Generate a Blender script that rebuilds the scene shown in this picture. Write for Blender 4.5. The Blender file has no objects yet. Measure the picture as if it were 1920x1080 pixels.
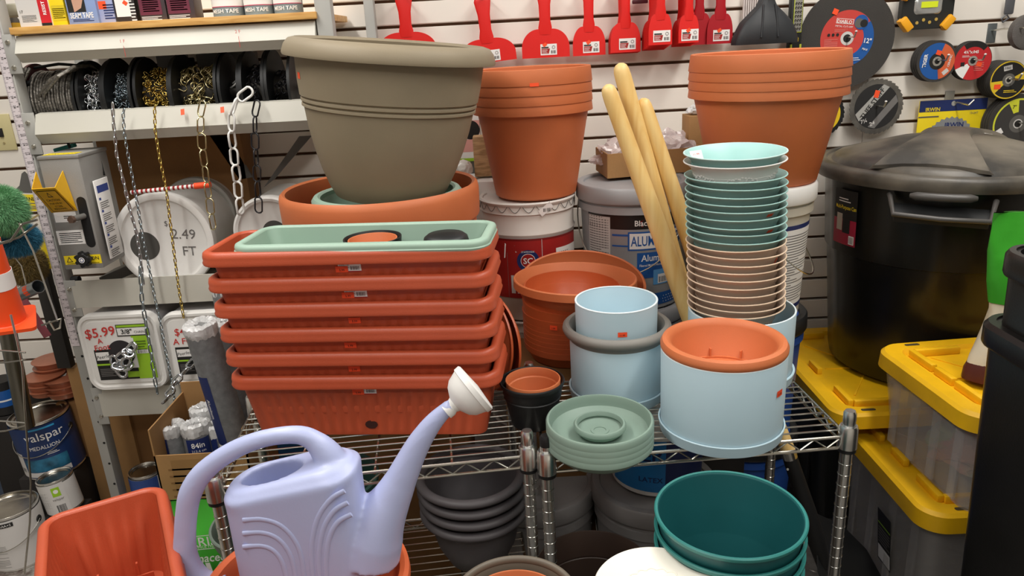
import bpy, bmesh, math, random
from mathutils import Vector, Matrix
random.seed(7)
SC = bpy.context.scene
COL = SC.collection
R = math.radians
PI = math.pi

# ------------------------------------------------------------ camera
FPX, PITCH, ROLL, EYE = 1400.0, R(18.4), R(3.04), 1.5
cd = bpy.data.cameras.new('camera'); cam = bpy.data.objects.new('camera', cd); COL.objects.link(cam)
cd.sensor_width = 36; cd.lens = 36*FPX/1920; cd.clip_start = .05; cd.clip_end = 60
cam.matrix_world = Matrix.Translation((0, 0, EYE)) @ Matrix.Rotation(R(90)-PITCH, 4, 'X') @ Matrix.Rotation(-ROLL, 4, 'Z')
SC.camera = cam

# ------------------------------------------------------------ light
w = bpy.data.worlds.new('world'); SC.world = w; w.use_nodes = True
bg = w.node_tree.nodes['Background']; bg.inputs[0].default_value = (1, .95, .88, 1); bg.inputs[1].default_value = .12
def area(name, loc, size, size_y, power, rot=(0, 0, 0), col=(1, .965, .91)):
    l = bpy.data.lights.new(name, 'AREA'); l.shape = 'RECTANGLE'; l.size = size; l.size_y = size_y
    l.energy = power; l.color = col
    o = bpy.data.objects.new(name, l); o.location = loc; o.rotation_euler = rot; COL.objects.link(o)
area('ceiling_tube_light', (-1.1, .9, 2.75), .25, 2.4, 42)
area('ceiling_tube_light', (1.1, .9, 2.75), .25, 2.4, 42)
area('ceiling_tube_light', (0, -.9, 2.85), 3.2, .3, 26, (R(15), 0, 0))
area('ceiling_tube_light', (0, 1.5, 2.85), 3.6, .25, 18)
SC.view_settings.view_transform = 'Standard'; SC.view_settings.look = 'None'
SC.view_settings.exposure = -0.08; SC.view_settings.gamma = 1.0; SC.view_settings.use_curve_mapping = False

# ------------------------------------------------------------ pixel rays of the 1920x1080 frame
cp_, sp_, cr_, sr_ = math.cos(PITCH), math.sin(PITCH), math.cos(ROLL), math.sin(ROLL)
def ray(px, py):
    dx, dy = px-960, py-540
    u = cr_*dx-sr_*dy; v = sr_*dx+cr_*dy
    return (u, FPX*cp_-v*sp_, -FPX*sp_-v*cp_)
def at(px, py, Y):
    r = ray(px, py); k = Y/r[1]; return Vector((r[0]*k, Y, EYE+r[2]*k))
def atz(px, py, z):
    r = ray(px, py); k = (z-EYE)/r[2]; return Vector((r[0]*k, r[1]*k, z))

# ------------------------------------------------------------ materials
def lin(h):
    h = h.lstrip('#'); o = []
    for i in (0, 2, 4):
        c = int(h[i:i+2], 16)/255
        o.append(c/12.92 if c <= .04045 else ((c+.055)/1.055)**2.4)
    return (*o, 1)
MATS = {}
def P(name, hexc, rough=.45, metal=0.0, bump=0.0, bscale=300, var=.06, vscale=6, spec=.5, alpha=1.0, trans=0.0, coat=0.0, aniso=None, hex2=None, v2=None):
    if name in MATS: return MATS[name]
    m = bpy.data.materials.new(name); m.use_nodes = True; nt = m.node_tree; b = nt.nodes['Principled BSDF']
    c = lin(hexc); b.inputs['Roughness'].default_value = rough; b.inputs['Metallic'].default_value = metal
    b.inputs['Specular IOR Level'].default_value = spec
    if trans: b.inputs['Transmission Weight'].default_value = trans
    if alpha < 1: b.inputs['Alpha'].default_value = alpha
    if coat: b.inputs['Coat Weight'].default_value = coat; b.inputs['Coat Roughness'].default_value = .1
    tc = nt.nodes.new('ShaderNodeTexCoord')
    nz = nt.nodes.new('ShaderNodeTexNoise'); nz.inputs['Scale'].default_value = vscale; nz.inputs['Detail'].default_value = 6
    nt.links.new(tc.outputs['Object'], nz.inputs['Vector'])
    rp = nt.nodes.new('ShaderNodeValToRGB')
    d = lin(hex2) if hex2 else tuple(x*(1-var*2) for x in c[:3])+(1,)
    e = c if hex2 else tuple(min(1, x*(1+var)) for x in c[:3])+(1,)
    rp.color_ramp.elements[0].color = d; rp.color_ramp.elements[1].color = e
    p0, p1 = v2 or (.3, .7)
    rp.color_ramp.elements[0].position = p0; rp.color_ramp.elements[1].position = p1
    nt.links.new(nz.outputs['Fac'], rp.inputs['Fac']); nt.links.new(rp.outputs['Color'], b.inputs['Base Color'])
    if bump:
        n2 = nt.nodes.new('ShaderNodeTexNoise'); n2.inputs['Scale'].default_value = bscale; n2.inputs['Detail'].default_value = 3
        nt.links.new(tc.outputs['Object'], n2.inputs['Vector'])
        bp = nt.nodes.new('ShaderNodeBump'); bp.inputs['Strength'].default_value = bump; bp.inputs['Distance'].default_value = .002
        nt.links.new(n2.outputs['Fac'], bp.inputs['Height']); nt.links.new(bp.outputs['Normal'], b.inputs['Normal'])
    MATS[name] = m; return m
def wood(name, h1, h2, scale=(14, 14, 1.5), rough=.5, rings=6):
    if name in MATS: return MATS[name]
    m = bpy.data.materials.new(name); m.use_nodes = True; nt = m.node_tree; b = nt.nodes['Principled BSDF']
    b.inputs['Roughness'].default_value = rough
    tc = nt.nodes.new('ShaderNodeTexCoord'); mp = nt.nodes.new('ShaderNodeMapping'); mp.inputs['Scale'].default_value = scale
    nz = nt.nodes.new('ShaderNodeTexNoise'); nz.inputs['Scale'].default_value = rings; nz.inputs['Detail'].default_value = 5; nz.inputs['Distortion'].default_value = 1.2
    rp = nt.nodes.new('ShaderNodeValToRGB'); rp.color_ramp.elements[0].color = lin(h2); rp.color_ramp.elements[1].color = lin(h1)
    rp.color_ramp.elements[0].position = .35; rp.color_ramp.elements[1].position = .62
    L = nt.links.new
    L(tc.outputs['Object'], mp.inputs['Vector']); L(mp.outputs['Vector'], nz.inputs['Vector']); L(nz.outputs['Fac'], rp.inputs['Fac']); L(rp.outputs['Color'], b.inputs['Base Color'])
    MATS[name] = m; return m

terra_box = P('orange_red_plastic', '#BC5232', .42, bump=.15, bscale=500, var=.05)
terra = P('terracotta_plastic', '#CC7244', .55, bump=.12, bscale=600, var=.05)
terra_deep = P('terracotta_bowl_plastic', '#BE5A30', .38, bump=.1, var=.05)
taupe = P('taupe_plastic', '#8D8069', .6, bump=.12, bscale=500, var=.05)
sage = P('sage_plastic', '#9DB8A6', .5, var=.04)
sage_dk = P('sage_saucer_plastic', '#81978A', .5, var=.04)
ltblue = P('pale_blue_plastic', '#BFD9E4', .5, var=.02)
ltblue_w = P('pale_blue_edge', '#E3F1F5', .5, var=.02)
greyrim = P('warm_grey_plastic', '#85827C', .55, var=.04)
blackpl = P('black_plastic', '#141516', .5, var=.1)
charcoal = P('charcoal_pot_plastic', '#5E5A5C', .5, var=.05)
teal = P('teal_plastic', '#185659', .42, var=.05)
aqua = P('aqua_bowl_plastic', '#A5CFCB', .45, var=.03)
tealbowl = P('dusty_teal_plastic', '#9CBBB6', .5, bump=.1, var=.05)
taupebowl = P('beige_bowl_plastic', '#D8C5B4', .5, bump=.1, var=.05)
tealedge = P('dusty_teal_edge', '#A4CCC5', .5); taupeedge = P('beige_bowl_edge', '#E6CDB2', .5)
whitepl = P('white_plastic', '#ECEAE6', .45, var=.03)
cream = P('cream_plastic', '#F4EFE2', .5, var=.02)
lav = P('lavender_plastic', '#B6BEE4', .38, bump=.06, bscale=250, var=.03)
brownpot = P('brown_plastic', '#4A3A32', .45, var=.05)
chrome = P('chrome_steel', '#EDEDEA', .27, 1.0, var=.03)
wire_m = P('shelf_wire_chrome', '#CFCCC2', .25, 1.0, var=.04)
black = P('flat_black', '#0B0B0C', .6)
ink = P('black_ink', '#1A1918', .6)
grey_ink = P('grey_ink', '#6E6B69', .6)
red_ink = P('red_marker', '#D0342F', .6)
sticker = P('orange_sticker', '#FF5426', .6)
paper = P('white_label', '#EFEDEA', .55, var=.02)
offpaper = P('grey_label', '#CFCCC8', .55, var=.05)
yellow = P('yellow_plastic', '#F3BC13', .45, bump=.1, bscale=80, var=.08, vscale=9)
yel = P('bright_yellow', '#F6DA1E', .5, var=.02)
orange = P('safety_orange', '#F0501C', .5, var=.05)
redm = P('red_plastic', '#E1201B', .42, var=.04)
dkred = P('dark_red_plastic', '#B01523', .42, var=.04)
blue = P('label_blue', '#1D57A0', .45, var=.03)
navy = P('label_navy', '#1F2F66', .45, var=.03)
redlab = P('label_red', '#A3201F', .45, var=.04)
lime = P('label_lime', '#9CCB2B', .5, var=.05)
greenb = P('bag_green', '#3FA52E', .35, bump=.6, bscale=25, var=.1)
greyst = P('grey_painted_steel', '#A9A8A3', .45, var=.04)
greylip = P('light_grey_painted_steel', '#C4C1B6', .5, var=.05, vscale=3)
greydark = P('dark_grey_steel', '#62605C', .5, var=.05)
machine_m = P('machine_grey_paint', '#8C8A86', .5, bump=.2, bscale=300)
pailgrey = P('grey_pail_plastic', '#A1A2A4', .45, var=.04)
pailwhite = P('white_metal_pail', '#DBD6CF', .4, var=.03)
pailbeige = P('beige_pail_plastic', '#C9C3B4', .5, var=.03)
card = P('cardboard', '#A98050', .8, bump=.2, bscale=120, var=.08)
card_dk = P('brown_cardboard', '#8A6238', .85, bump=.2, bscale=120, var=.1)
handle_w = wood('ash_wood', '#E9C987', '#DDB46C', (9, 9, .7), .45, 3)
shelf_w = wood('oak_laminate', '#E0B169', '#C08B45', (1.2, 12, 12), .5, 5)
zinc = P('zinc_chain', '#CFD2D6', .18, 1.0)
brass = P('brass_chain', '#D3C79C', .2, 1.0)
gold = P('gold_chain', '#DBC06C', .22, 1.0)
cable_m = P('steel_cable', '#8F8A82', .4, .7, bump=1.0, bscale=220, var=.35, vscale=160)
mesh_m = P('screen_mesh', '#8E9092', .45, .3, bump=.8, bscale=900, var=.12, vscale=60)
film = P('clear_film', '#F1F1F0', .12, bump=1.0, bscale=60, var=.15, vscale=40, alpha=.75)
film2 = P('clear_pink_film', '#E9DAD8', .1, bump=1.0, bscale=30, alpha=.55)
clearpl = P('clear_tote_plastic', '#C9C6C4', .2, alpha=.27, bump=.1, bscale=40)
black_disc = P('abrasive_black', '#3A3734', .8, bump=.6, bscale=400)
steel_blade = P('blade_steel', '#9A9894', .3, .9, var=.15, vscale=30)

# ------------------------------------------------------------ mesh builder
class M:
    def __init__(s): s.bm = bmesh.new(); s.mats = []
    def mi(s, m):
        if m not in s.mats: s.mats.append(m)
        return s.mats.index(m)
    def add(s, verts, faces, m):
        i = s.mi(m); vs = [s.bm.verts.new(v) for v in verts]
        for f in faces:
            try:
                fc = s.bm.faces.new([vs[k] for k in f]); fc.material_index = i; fc.smooth = True
            except ValueError: pass
        return vs
    def box(s, c, size, m, rot=None, bev=0.0):
        a, b, d = [x/2 for x in size]
        if bev:
            t = M(); t.box((0, 0, 0), size, m)
            bmesh.ops.bevel(t.bm, geom=t.bm.edges[:], offset=bev, segments=2, affect='EDGES', profile=.5)
            t.bm.verts.ensure_lookup_table(); vs = [v.co.copy() for v in t.bm.verts]; t.bm.verts.index_update()
            fs = [[v.index for v in f.verts] for f in t.bm.faces]; t.bm.free()
        else:
            vs = [Vector((x, y, z)) for x in (-a, a) for y in (-b, b) for z in (-d, d)]
            fs = [(0, 1, 3, 2), (4, 6, 7, 5), (0, 4, 5, 1), (2, 3, 7, 6), (0, 2, 6, 4), (1, 5, 7, 3)]
        c = Vector(c)
        if rot is not None: vs = [rot @ v for v in vs]
        s.add([v+c for v in vs], fs, m)
    def loft(s, rings, m, cap0=True, cap1=True, closed=False):
        n = len(rings[0]); vs = []; fs = []
        for r in rings: vs += list(r)
        k = len(rings)
        for i in range(k if closed else k-1):
            for j in range(n):
                a, b = i*n+j, i*n+(j+1) % n; c, d = ((i+1) % k)*n+(j+1) % n, ((i+1) % k)*n+j
                fs.append((a, b, c, d))
        if not closed:
            if cap0: fs.append(tuple(range(n))[::-1])
            if cap1: fs.append(tuple(range((k-1)*n, k*n)))
        s.add(vs, fs, m)
    def lathe(s, prof, m, n=64, mat=None, closed=False):
        rings = []; vs = []; idx = []
        for r, z in prof:
            if r < 1e-6: idx.append([len(vs)]); vs.append(Vector((0, 0, z)))
            else:
                idx.append(list(range(len(vs), len(vs)+n)))
                vs += [Vector((r*math.cos(2*PI*i/n), r*math.sin(2*PI*i/n), z)) for i in range(n)]
        fs = []; K = len(prof)
        for a in range(K if closed else K-1):
            A, B = idx[a], idx[(a+1) % K]
            for i in range(n):
                j = (i+1) % n
                if len(A) == 1 and len(B) == 1: continue
                if len(A) == 1: fs.append((A[0], B[j], B[i]))
                elif len(B) == 1: fs.append((A[i], A[j], B[0]))
                else: fs.append((A[i], A[j], B[j], B[i]))
        if mat is not None: vs = [mat @ v for v in vs]
        s.add(vs, fs, m)
    def cyl(s, p0, p1, r0, m, r1=None, n=16, cap=True):
        p0, p1 = Vector(p0), Vector(p1); r1 = r0 if r1 is None else r1
        q = (p1-p0).to_track_quat('Z', 'Y').to_matrix().to_4x4(); L = (p1-p0).length
        pr = [(r0, 0), (r1, L)]
        if cap: pr = [(0, 0)]+pr+[(0, L)]
        s.lathe(pr, m, n, Matrix.Translation(p0) @ q)
    def tube(s, pts, r, m, n=8, closed=False, flat=None, up=None):
        pts = [Vector(p) for p in pts]; k = len(pts); rings = []; prev = None
        for i, p in enumerate(pts):
            a = pts[(i-1) % k] if (closed or i) else p; b = pts[(i+1) % k] if (closed or i < k-1) else p
            t = (b-a).normalized()
            if up is not None: x = t.cross(Vector(up)).normalized()
            else:
                if prev is None:
                    x = t.orthogonal().normalized()
                else: x = (prev-t*prev.dot(t)).normalized()
            prev = x; y = t.cross(x)
            rr = r[i] if isinstance(r, (list, tuple)) else r
            fl = flat if flat else 1.0
            rings.append([p+x*math.cos(2*PI*j/n)*rr+y*math.sin(2*PI*j/n)*rr*fl for j in range(n)])
        s.loft(rings, m, closed=closed)
    def prism(s, pts, f, depth, m, n=None):
        """pts 2D polygon, f(u,v,w)->xyz, extruded w 0..depth"""
        k = len(pts); vs = [f(u, v, 0) for u, v in pts]+[f(u, v, depth) for u, v in pts]
        fs = [tuple(range(k))[::-1], tuple(range(k, 2*k))]+[(i, (i+1) % k, (i+1) % k+k, i+k) for i in range(k)]
        s.add(vs, fs, m)
    def build(s, name, parent=None, sharp=40, loc=None, recalc=True):
        if recalc: bmesh.ops.recalc_face_normals(s.bm, faces=s.bm.faces[:])
        a = R(sharp)
        for e in s.bm.edges:
            if len(e.link_faces) == 2 and e.calc_face_angle(0) > a: e.smooth = False
        me = bpy.data.meshes.new(name); s.bm.to_mesh(me); s.bm.free()
        for m in s.mats: me.materials.append(m)
        o = bpy.data.objects.new(name, me); COL.objects.link(o)
        if parent is not None: o.parent = parent
        if loc is not None: o.location = loc
        return o

def thing(name, label, cat, loc=(0, 0, 0), rot=(0, 0, 0), group=None):
    o = bpy.data.objects.new(name, None); COL.objects.link(o); o.location = loc; o.rotation_euler = rot
    o.empty_display_size = .05
    o['label'] = label; o['category'] = cat
    if group: o['group'] = group
    return o
def tag(o, label, cat, group=None):
    o['label'] = label; o['category'] = cat
    if group: o['group'] = group
    return o
def struct(o): o['kind'] = 'structure'; return o
def kids(o): return [c for c in bpy.data.objects if c.parent == o]
def dup(root, loc=None, label=None, rot=None, group=None, skip=()):
    r = root.copy(); COL.objects.link(r)
    for ch in kids(root):
        if ch.name.split('.')[0] in skip: continue
        c = ch.copy(); COL.objects.link(c); c.parent = r
        for g in kids(ch):
            d = g.copy(); COL.objects.link(d); d.parent = c
    if loc is not None: r.location = loc
    if rot is not None: r.rotation_euler = rot
    if label: r['label'] = label
    if group: r['group'] = group
    return r

# ------------------------------------------------------------ lettering and decals
TX = {}
def glyphs(body, bold):
    k = (body, bold)
    if k not in TX:
        cu = bpy.data.curves.new('t', 'FONT'); cu.body = body; cu.size = 1; cu.offset = bold; cu.resolution_u = 2; cu.align_x = 'CENTER'
        o = bpy.data.objects.new('t', cu); me = bpy.data.meshes.new_from_object(o)
        vs = [(v.co.x, v.co.y) for v in me.vertices]; fs = [tuple(p.vertices) for p in me.polygons]
        bpy.data.objects.remove(o); bpy.data.meshes.remove(me); bpy.data.curves.remove(cu)
        xs = [v[0] for v in vs] or [0]
        TX[k] = (vs, fs, min(xs), max(xs))
    return TX[k]
class Decal:
    """flat artwork on a surface; f(u, v, h) -> xyz"""
    def __init__(s, f): s.f = f; s.m = M(); s.k = 0
    def h(s): s.k += 1; return .0004+.00012*s.k
    def rect(s, u0, v0, u1, v1, m, n=None, rot=0):
        h = s.h(); n = n or max(1, int(abs(u1-u0)/.008)); uc, vc = (u0+u1)/2, (v0+v1)/2; c, d = math.cos(rot), math.sin(rot)
        vs = []
        for i in range(n+1):
            u = u0+(u1-u0)*i/n
            for v in (v0, v1): vs.append(s.f(uc+(u-uc)*c-(v-vc)*d, vc+(u-uc)*d+(v-vc)*c, h))
        s.m.add(vs, [(2*i, 2*i+2, 2*i+3, 2*i+1) for i in range(n)], m); return s
    def poly(s, pts, m):
        h = s.h(); s.m.add([s.f(u, v, h) for u, v in pts], [tuple(range(len(pts)))], m); return s
    def disc(s, u, v, r, m, r0=0, a0=0, a1=360, n=40, sy=1):
        h = s.h(); vs = []; N = n
        for i in range(N+1):
            a = R(a0+(a1-a0)*i/N)
            vs += [s.f(u+r0*math.cos(a), v+r0*math.sin(a)*sy, h), s.f(u+r*math.cos(a), v+r*math.sin(a)*sy, h)]
        s.m.add(vs, [(2*i, 2*i+1, 2*i+3, 2*i+2) for i in range(N)], m); return s
    def text(s, body, u, v, size, m, bold=0.0, rot=0, width=None, it=0.0):
        h = s.h()+.0002; vs, fs, a, b = glyphs(body, bold)
        kx = size if not width else width/max(1e-6, b-a); c, d = math.cos(rot), math.sin(rot); o = []
        for x, y in vs:
            X = (x-(a+b)/2+it*y)*kx; Y = (y-.35)*size
            o.append(s.f(u+X*c-Y*d, v+X*d+Y*c, h))
        s.m.add(o, fs, m); return s
    def lines(s, u0, v0, u1, v1, n, m, frac=.45, seed=1):
        rr = random.Random(seed); dv = (v1-v0)/n
        for i in range(n): s.k -= 1; s.rect(u0, v0+dv*i, u0+(u1-u0)*(1 if rr.random() < .7 else rr.uniform(.5, .9)), v0+dv*(i+frac), m)
        s.k += 1; return s
    def bars(s, u0, v0, u1, v1, m=None, n=14, seed=2):
        rr = random.Random(seed); x = u0; d = (u1-u0)/n
        for i in range(n): s.k -= 1; s.rect(u0+d*i, v0, u0+d*(i+rr.uniform(.3, .7)), v1, m or ink, n=1)
        s.k += 1; return s
    def build(s, name, parent=None, **k): return s.m.build(name, parent, recalc=False, **k)
def plane_map(o, ux, uy):
    o, ux, uy = Vector(o), Vector(ux), Vector(uy); n = ux.cross(uy).normalized()
    return lambda u, v, h: o+ux*u+uy*v+n*h
def cyl_map(rf, z0, th=-90.0, slant=True):
    def f(u, v, h):
        r = rf(z0+v) if callable(rf) else rf
        a = R(th)+u/r; return Vector(((r+h)*math.cos(a), (r+h)*math.sin(a), z0+v))
    return f
def prof_r(pts):
    """outer profile -> r(z)"""
    def f(z):
        for (r0, z0), (r1, z1) in zip(pts, pts[1:]):
            if z1 > z0 and z0 <= z <= z1: return r0+(r1-r0)*(z-z0)/(z1-z0)
        return pts[-1][0] if z > pts[-1][1] else pts[0][0]
    return f
def price(parent, f, txt='11.99', w=.02, h=.012, rot=0, white=False, name='price_sticker'):
    d = Decal(f); d.rect(-w/2, -h/2, w/2, h/2, sticker, rot=rot)
    if txt: d.text(txt, 0, -h*.12, h*.5, ink, rot=rot)
    return d.build(name, parent)
def barcode_label(parent, f, w=.05, h=.028, name='barcode_label'):
    d = Decal(f); d.rect(-w/2, -h/2, w/2, h/2, paper); d.lines(-w*.45, -h*.05, -w*.02, h*.42, 5, grey_ink); d.bars(w*.03, -h*.3, w*.42, h*.1); d.rect(-w/2, -h/2, w/2, -h*.4, redlab)
    return d.build(name, parent)

# ------------------------------------------------------------ vessels
def open_prof(outer, t, base=True):
    """closed profile of an open vessel from its outer line, bottom to top"""
    inner = [(r-t, z) for r, z in outer if z > t*1.5][::-1]
    tr, tz = outer[-1]
    lip = [(tr-t*.25, tz+t*.35), (tr-t*.75, tz+t*.35)]
    return [(0, 0)]+outer+lip+inner+[(max(.001, outer[0][0]-t), t), (0, t)]
def roll(R0, z, a, b, n=14):
    return [(R0+a*math.cos(2*PI*i/n), z+b*math.sin(2*PI*i/n)) for i in range(n)]
def pot_body(outer, t, m, name='body', parent=None, n=72, sharp=35):
    b = M(); b.lathe(open_prof(outer, t), m, n); return b.build(name, parent, sharp)
def rring(cx, cy, z, hw, hd, r, ncorner=8, nx=12, ny=6, off=None, slope=0):
    """rounded rectangle ring, optional off(u, side) outward displacement"""
    r = min(r, hw*.99, hd*.99); pts = []
    def seg(p0, p1, nrm, n, side):
        for i in range(n):
            t = i/n; p = Vector(p0).lerp(Vector(p1), t); o = off(p, side) if off else 0
            pts.append(p+Vector(nrm)*o)
    def arc(c, a0):
        for i in range(ncorner):
            a = R(a0+90*i/ncorner); pts.append(Vector((c[0]+r*math.cos(a), c[1]+r*math.sin(a))))
    seg((-hw+r, -hd), (hw-r, -hd), (0, -1), nx, 0); arc((hw-r, -hd+r), -90)
    seg((hw, -hd+r), (hw, hd-r), (1, 0), ny, 1); arc((hw-r, hd-r), 0)
    seg((hw-r, hd), (-hw+r, hd), (0, 1), nx, 0); arc((-hw+r, hd-r), 90)
    seg((-hw, hd-r), (-hw, -hd+r), (-1, 0), ny, 1); arc((-hw+r, -hd+r), 180)
    return [Vector((cx+p.x, cy+p.y, z+slope*p.x)) for p in pts]

# ============================================================ SETTING
WY = 2.55
slat_m = P('slatwall_cream', '#F2EBE1', .45, var=.03, vscale=2)
groove_m = P('slatwall_groove_mdf', '#6B4A33', .8)
bluewall = P('blue_wall_paint', '#2E6CA8', .6, var=.05)
b = M(); b.box((0, WY+.07, .9), (7.2, .1, 1.8), bluewall); b.box((0, WY+.07, 2.3), (7.2, .1, 1.0), bluewall)
zs = [1.557+.0775*k for k in range(-15, 9)]
for xa, xb in ((-3.6, 1.215), (1.217, 3.6)):
    for z0, z1 in zip(zs, zs[1:]):
        h = z1-z0-.011; zc = (z0+z1)/2; y0, y1 = WY, WY+.019
        p = [(y1, zc-h/2+.004), (y0+.006, zc-h/2+.004), (y0+.006, zc-h/2-.002), (y0+.001, zc-h/2), (y0, zc-h/2+.001), (y0, zc+h/2-.001), (y0+.001, zc+h/2), (y0+.006, zc+h/2), (y1, zc+h/2)]
        b.prism(p, lambda u, v, w, xa=xa, xb=xb: Vector((xa+(xb-xa)*w, u, v)), 1, slat_m)
b.box((0, WY+.0195, (zs[0]+zs[-1])/2), (7.2, .001, zs[-1]-zs[0]), groove_m)
struct(b.build('wall_back', sharp=30))
shopw = P('shop_wall_paint', '#E4DED4', .7, var=.03)  # unseen room walls behind and beside the camera, added for fill and chrome reflections
b = M(); b.box((0, -2.6, 1.5), (7.4, .1, 3.0), shopw); struct(b.build('wall_front'))
b = M(); b.box((-3.65, 0, 1.5), (.1, 5.3, 3.0), shopw); struct(b.build('wall_left'))
b = M(); b.box((3.65, 0, 1.5), (.1, 5.3, 3.0), shopw); struct(b.build('wall_right'))
floor_m = P('diamond_plate_steel', '#8F8A84', .35, .75, bump=.5, bscale=40, var=.3, vscale=14)
floor_p = P('paint_spattered_floor', '#A8A29A', .6, .2, bump=.3, bscale=60, hex2='#6A5C55', vscale=28, v2=(.42, .55))
b = M(); b.add([(-4, -2.5, 0), (4, -2.5, 0), (4, WY+.1, 0), (-4, WY+.1, 0)], [(0, 1, 2, 3)], floor_m)
b.add([(-2.2, .9, .001), (-1.0, .9, .001), (-1.0, 2.3, .001), (-2.2, 2.3, .001)], [(0, 1, 2, 3)], floor_p)
for i in range(34):
    for j in range(40):
        x, y = .45+i*.034, 1.2+j*.034; a = R(45 if (i+j) % 2 else -45); c, d = math.cos(a), math.sin(a)
        q = [(-.015, 0, 0), (0, -.0045, 0), (.015, 0, 0), (0, .0045, 0)]
        vs = [Vector((x+u*c-v*d, y+u*d+v*c, 0)) for u, v, _ in q]+[Vector((x-.006*c, y-.006*d, .0022)), Vector((x+.006*c, y+.006*d, .0022))]
        b.add(vs, [(0, 1, 5, 4), (1, 2, 5), (2, 3, 4, 5), (3, 0, 4)], floor_m)
struct(b.build('floor', recalc=False))

# ============================================================ WIRE SHELF RACKS
SZ = .70
def rack(label, loc, yaw, W=.617, D=.355, lower=None):
    t = thing('wire_shelving_rack', label, 'shelving rack', loc, (0, 0, yaw), None)
    top = SZ+.055
    for k, (x, y) in enumerate(((0, 0), (W, 0), (0, D), (W, D))):
        p = M(); p.cyl((x, y, .02), (x, y, top-.02), .0125, chrome, n=20)
        for q in range(2, 28):
            z = .0254*q
            if abs(z-SZ) > .03: p.lathe([(.0127, z-.0012), (.0134, z-.0006), (.0134, z+.0006), (.0127, z+.0012)], wire_m, 20, Matrix.Translation((x, y, 0)), closed=True)
        post = p.build('post', t)
        c = M(); c.lathe([(0, top-.022), (.0128, top-.022), (.0128, top-.006), (.010, top), (.0, top)], chrome if k != 0 or lower is not None else blackpl, 20, Matrix.Translation((x, y, 0))); c.build('post_cap', post)
        for z in [SZ]+([lower] if lower else []):
            s = M(); s.lathe([(.013, z-.03), (.0195, z-.028), (.0185, z+.018), (.0165, z+.022), (.013, z+.022)], chrome, 24, Matrix.Translation((x, y, 0)))
            s.lathe([(.0128, z-.036), (.0185, z-.036), (.0185, z-.028), (.0128, z-.028)], blackpl, 24, Matrix.Translation((x, y, 0)), closed=True)
            s.build('corner_sleeve', t)
        if k < 2:
            f = M(); f.lathe([(0, 0), (.02, 0), (.02, .01), (.008, .02), (0, .02)], blackpl, 16, Matrix.Translation((x, y, 0))); f.build('foot', post)
    for z in [SZ]+([lower] if lower else []):
        m = M(); r = .0028
        for y in (0, D):
            for dz in (-.001, -.026): m.cyl((0, y, z+dz-.003), (W, y, z+dz-.003), .0034, wire_m, n=8)
            n = 22
            m.tube([(W*(i+.5)/n, y, z-.003+(-.003 if i % 2 else -.024)) for i in range(n)], .002, wire_m, 6)
        for x in (0, W):
            for dz in (-.001, -.026): m.cyl((x, 0, z+dz-.003), (x, D, z+dz-.003), .0034, wire_m, n=8)
            n = 12
            m.tube([(x, D*(i+.5)/n, z-.003+(-.003 if i % 2 else -.024)) for i in range(n)], .002, wire_m, 6)
        n = 14
        for i in range(1, n): m.cyl((0, D*i/n, z-.0022), (W, D*i/n, z-.0022), .0019, wire_m, n=6)
        for f in (.25, .5, .75): m.cyl((W*f, 0, z-.007), (W*f, D, z-.007), .0032, wire_m, n=6)
        m.build('wire_shelf', t)
    return t
A = atz(403, 912, SZ); Bp = atz(990, 852, SZ)
rack('left chrome wire rack carrying the stacked orange-red window boxes', (A.x, A.y, 0), math.atan2(Bp.y-A.y, Bp.x-A.x), (Bp-A).length, .355, .33)
A2 = atz(1025, 862, SZ); B2 = atz(1590, 815, SZ)
rack('right chrome wire rack carrying the pale blue cylinder pots', (A2.x, A2.y, 0), math.atan2(B2.y-A2.y, B2.x-A2.x), (B2-A2).length, .355, None)

# low wooden display table in front of the racks, below the picture
t = thing('display_table', 'low grey display table in front of the wire racks under the watering can pot', 'table', (0, 0, 0))
b = M(); b.box((.05, .93, .365), (1.10, .58, .03), greydark, bev=.004); b.build('tabletop', t)
for x in (-.46, .56):
    for y in (.68, 1.18): b = M(); b.box((x, y, .175), (.05, .05, .35), greydark); b.build('leg', t)
TZ = .38

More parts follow.
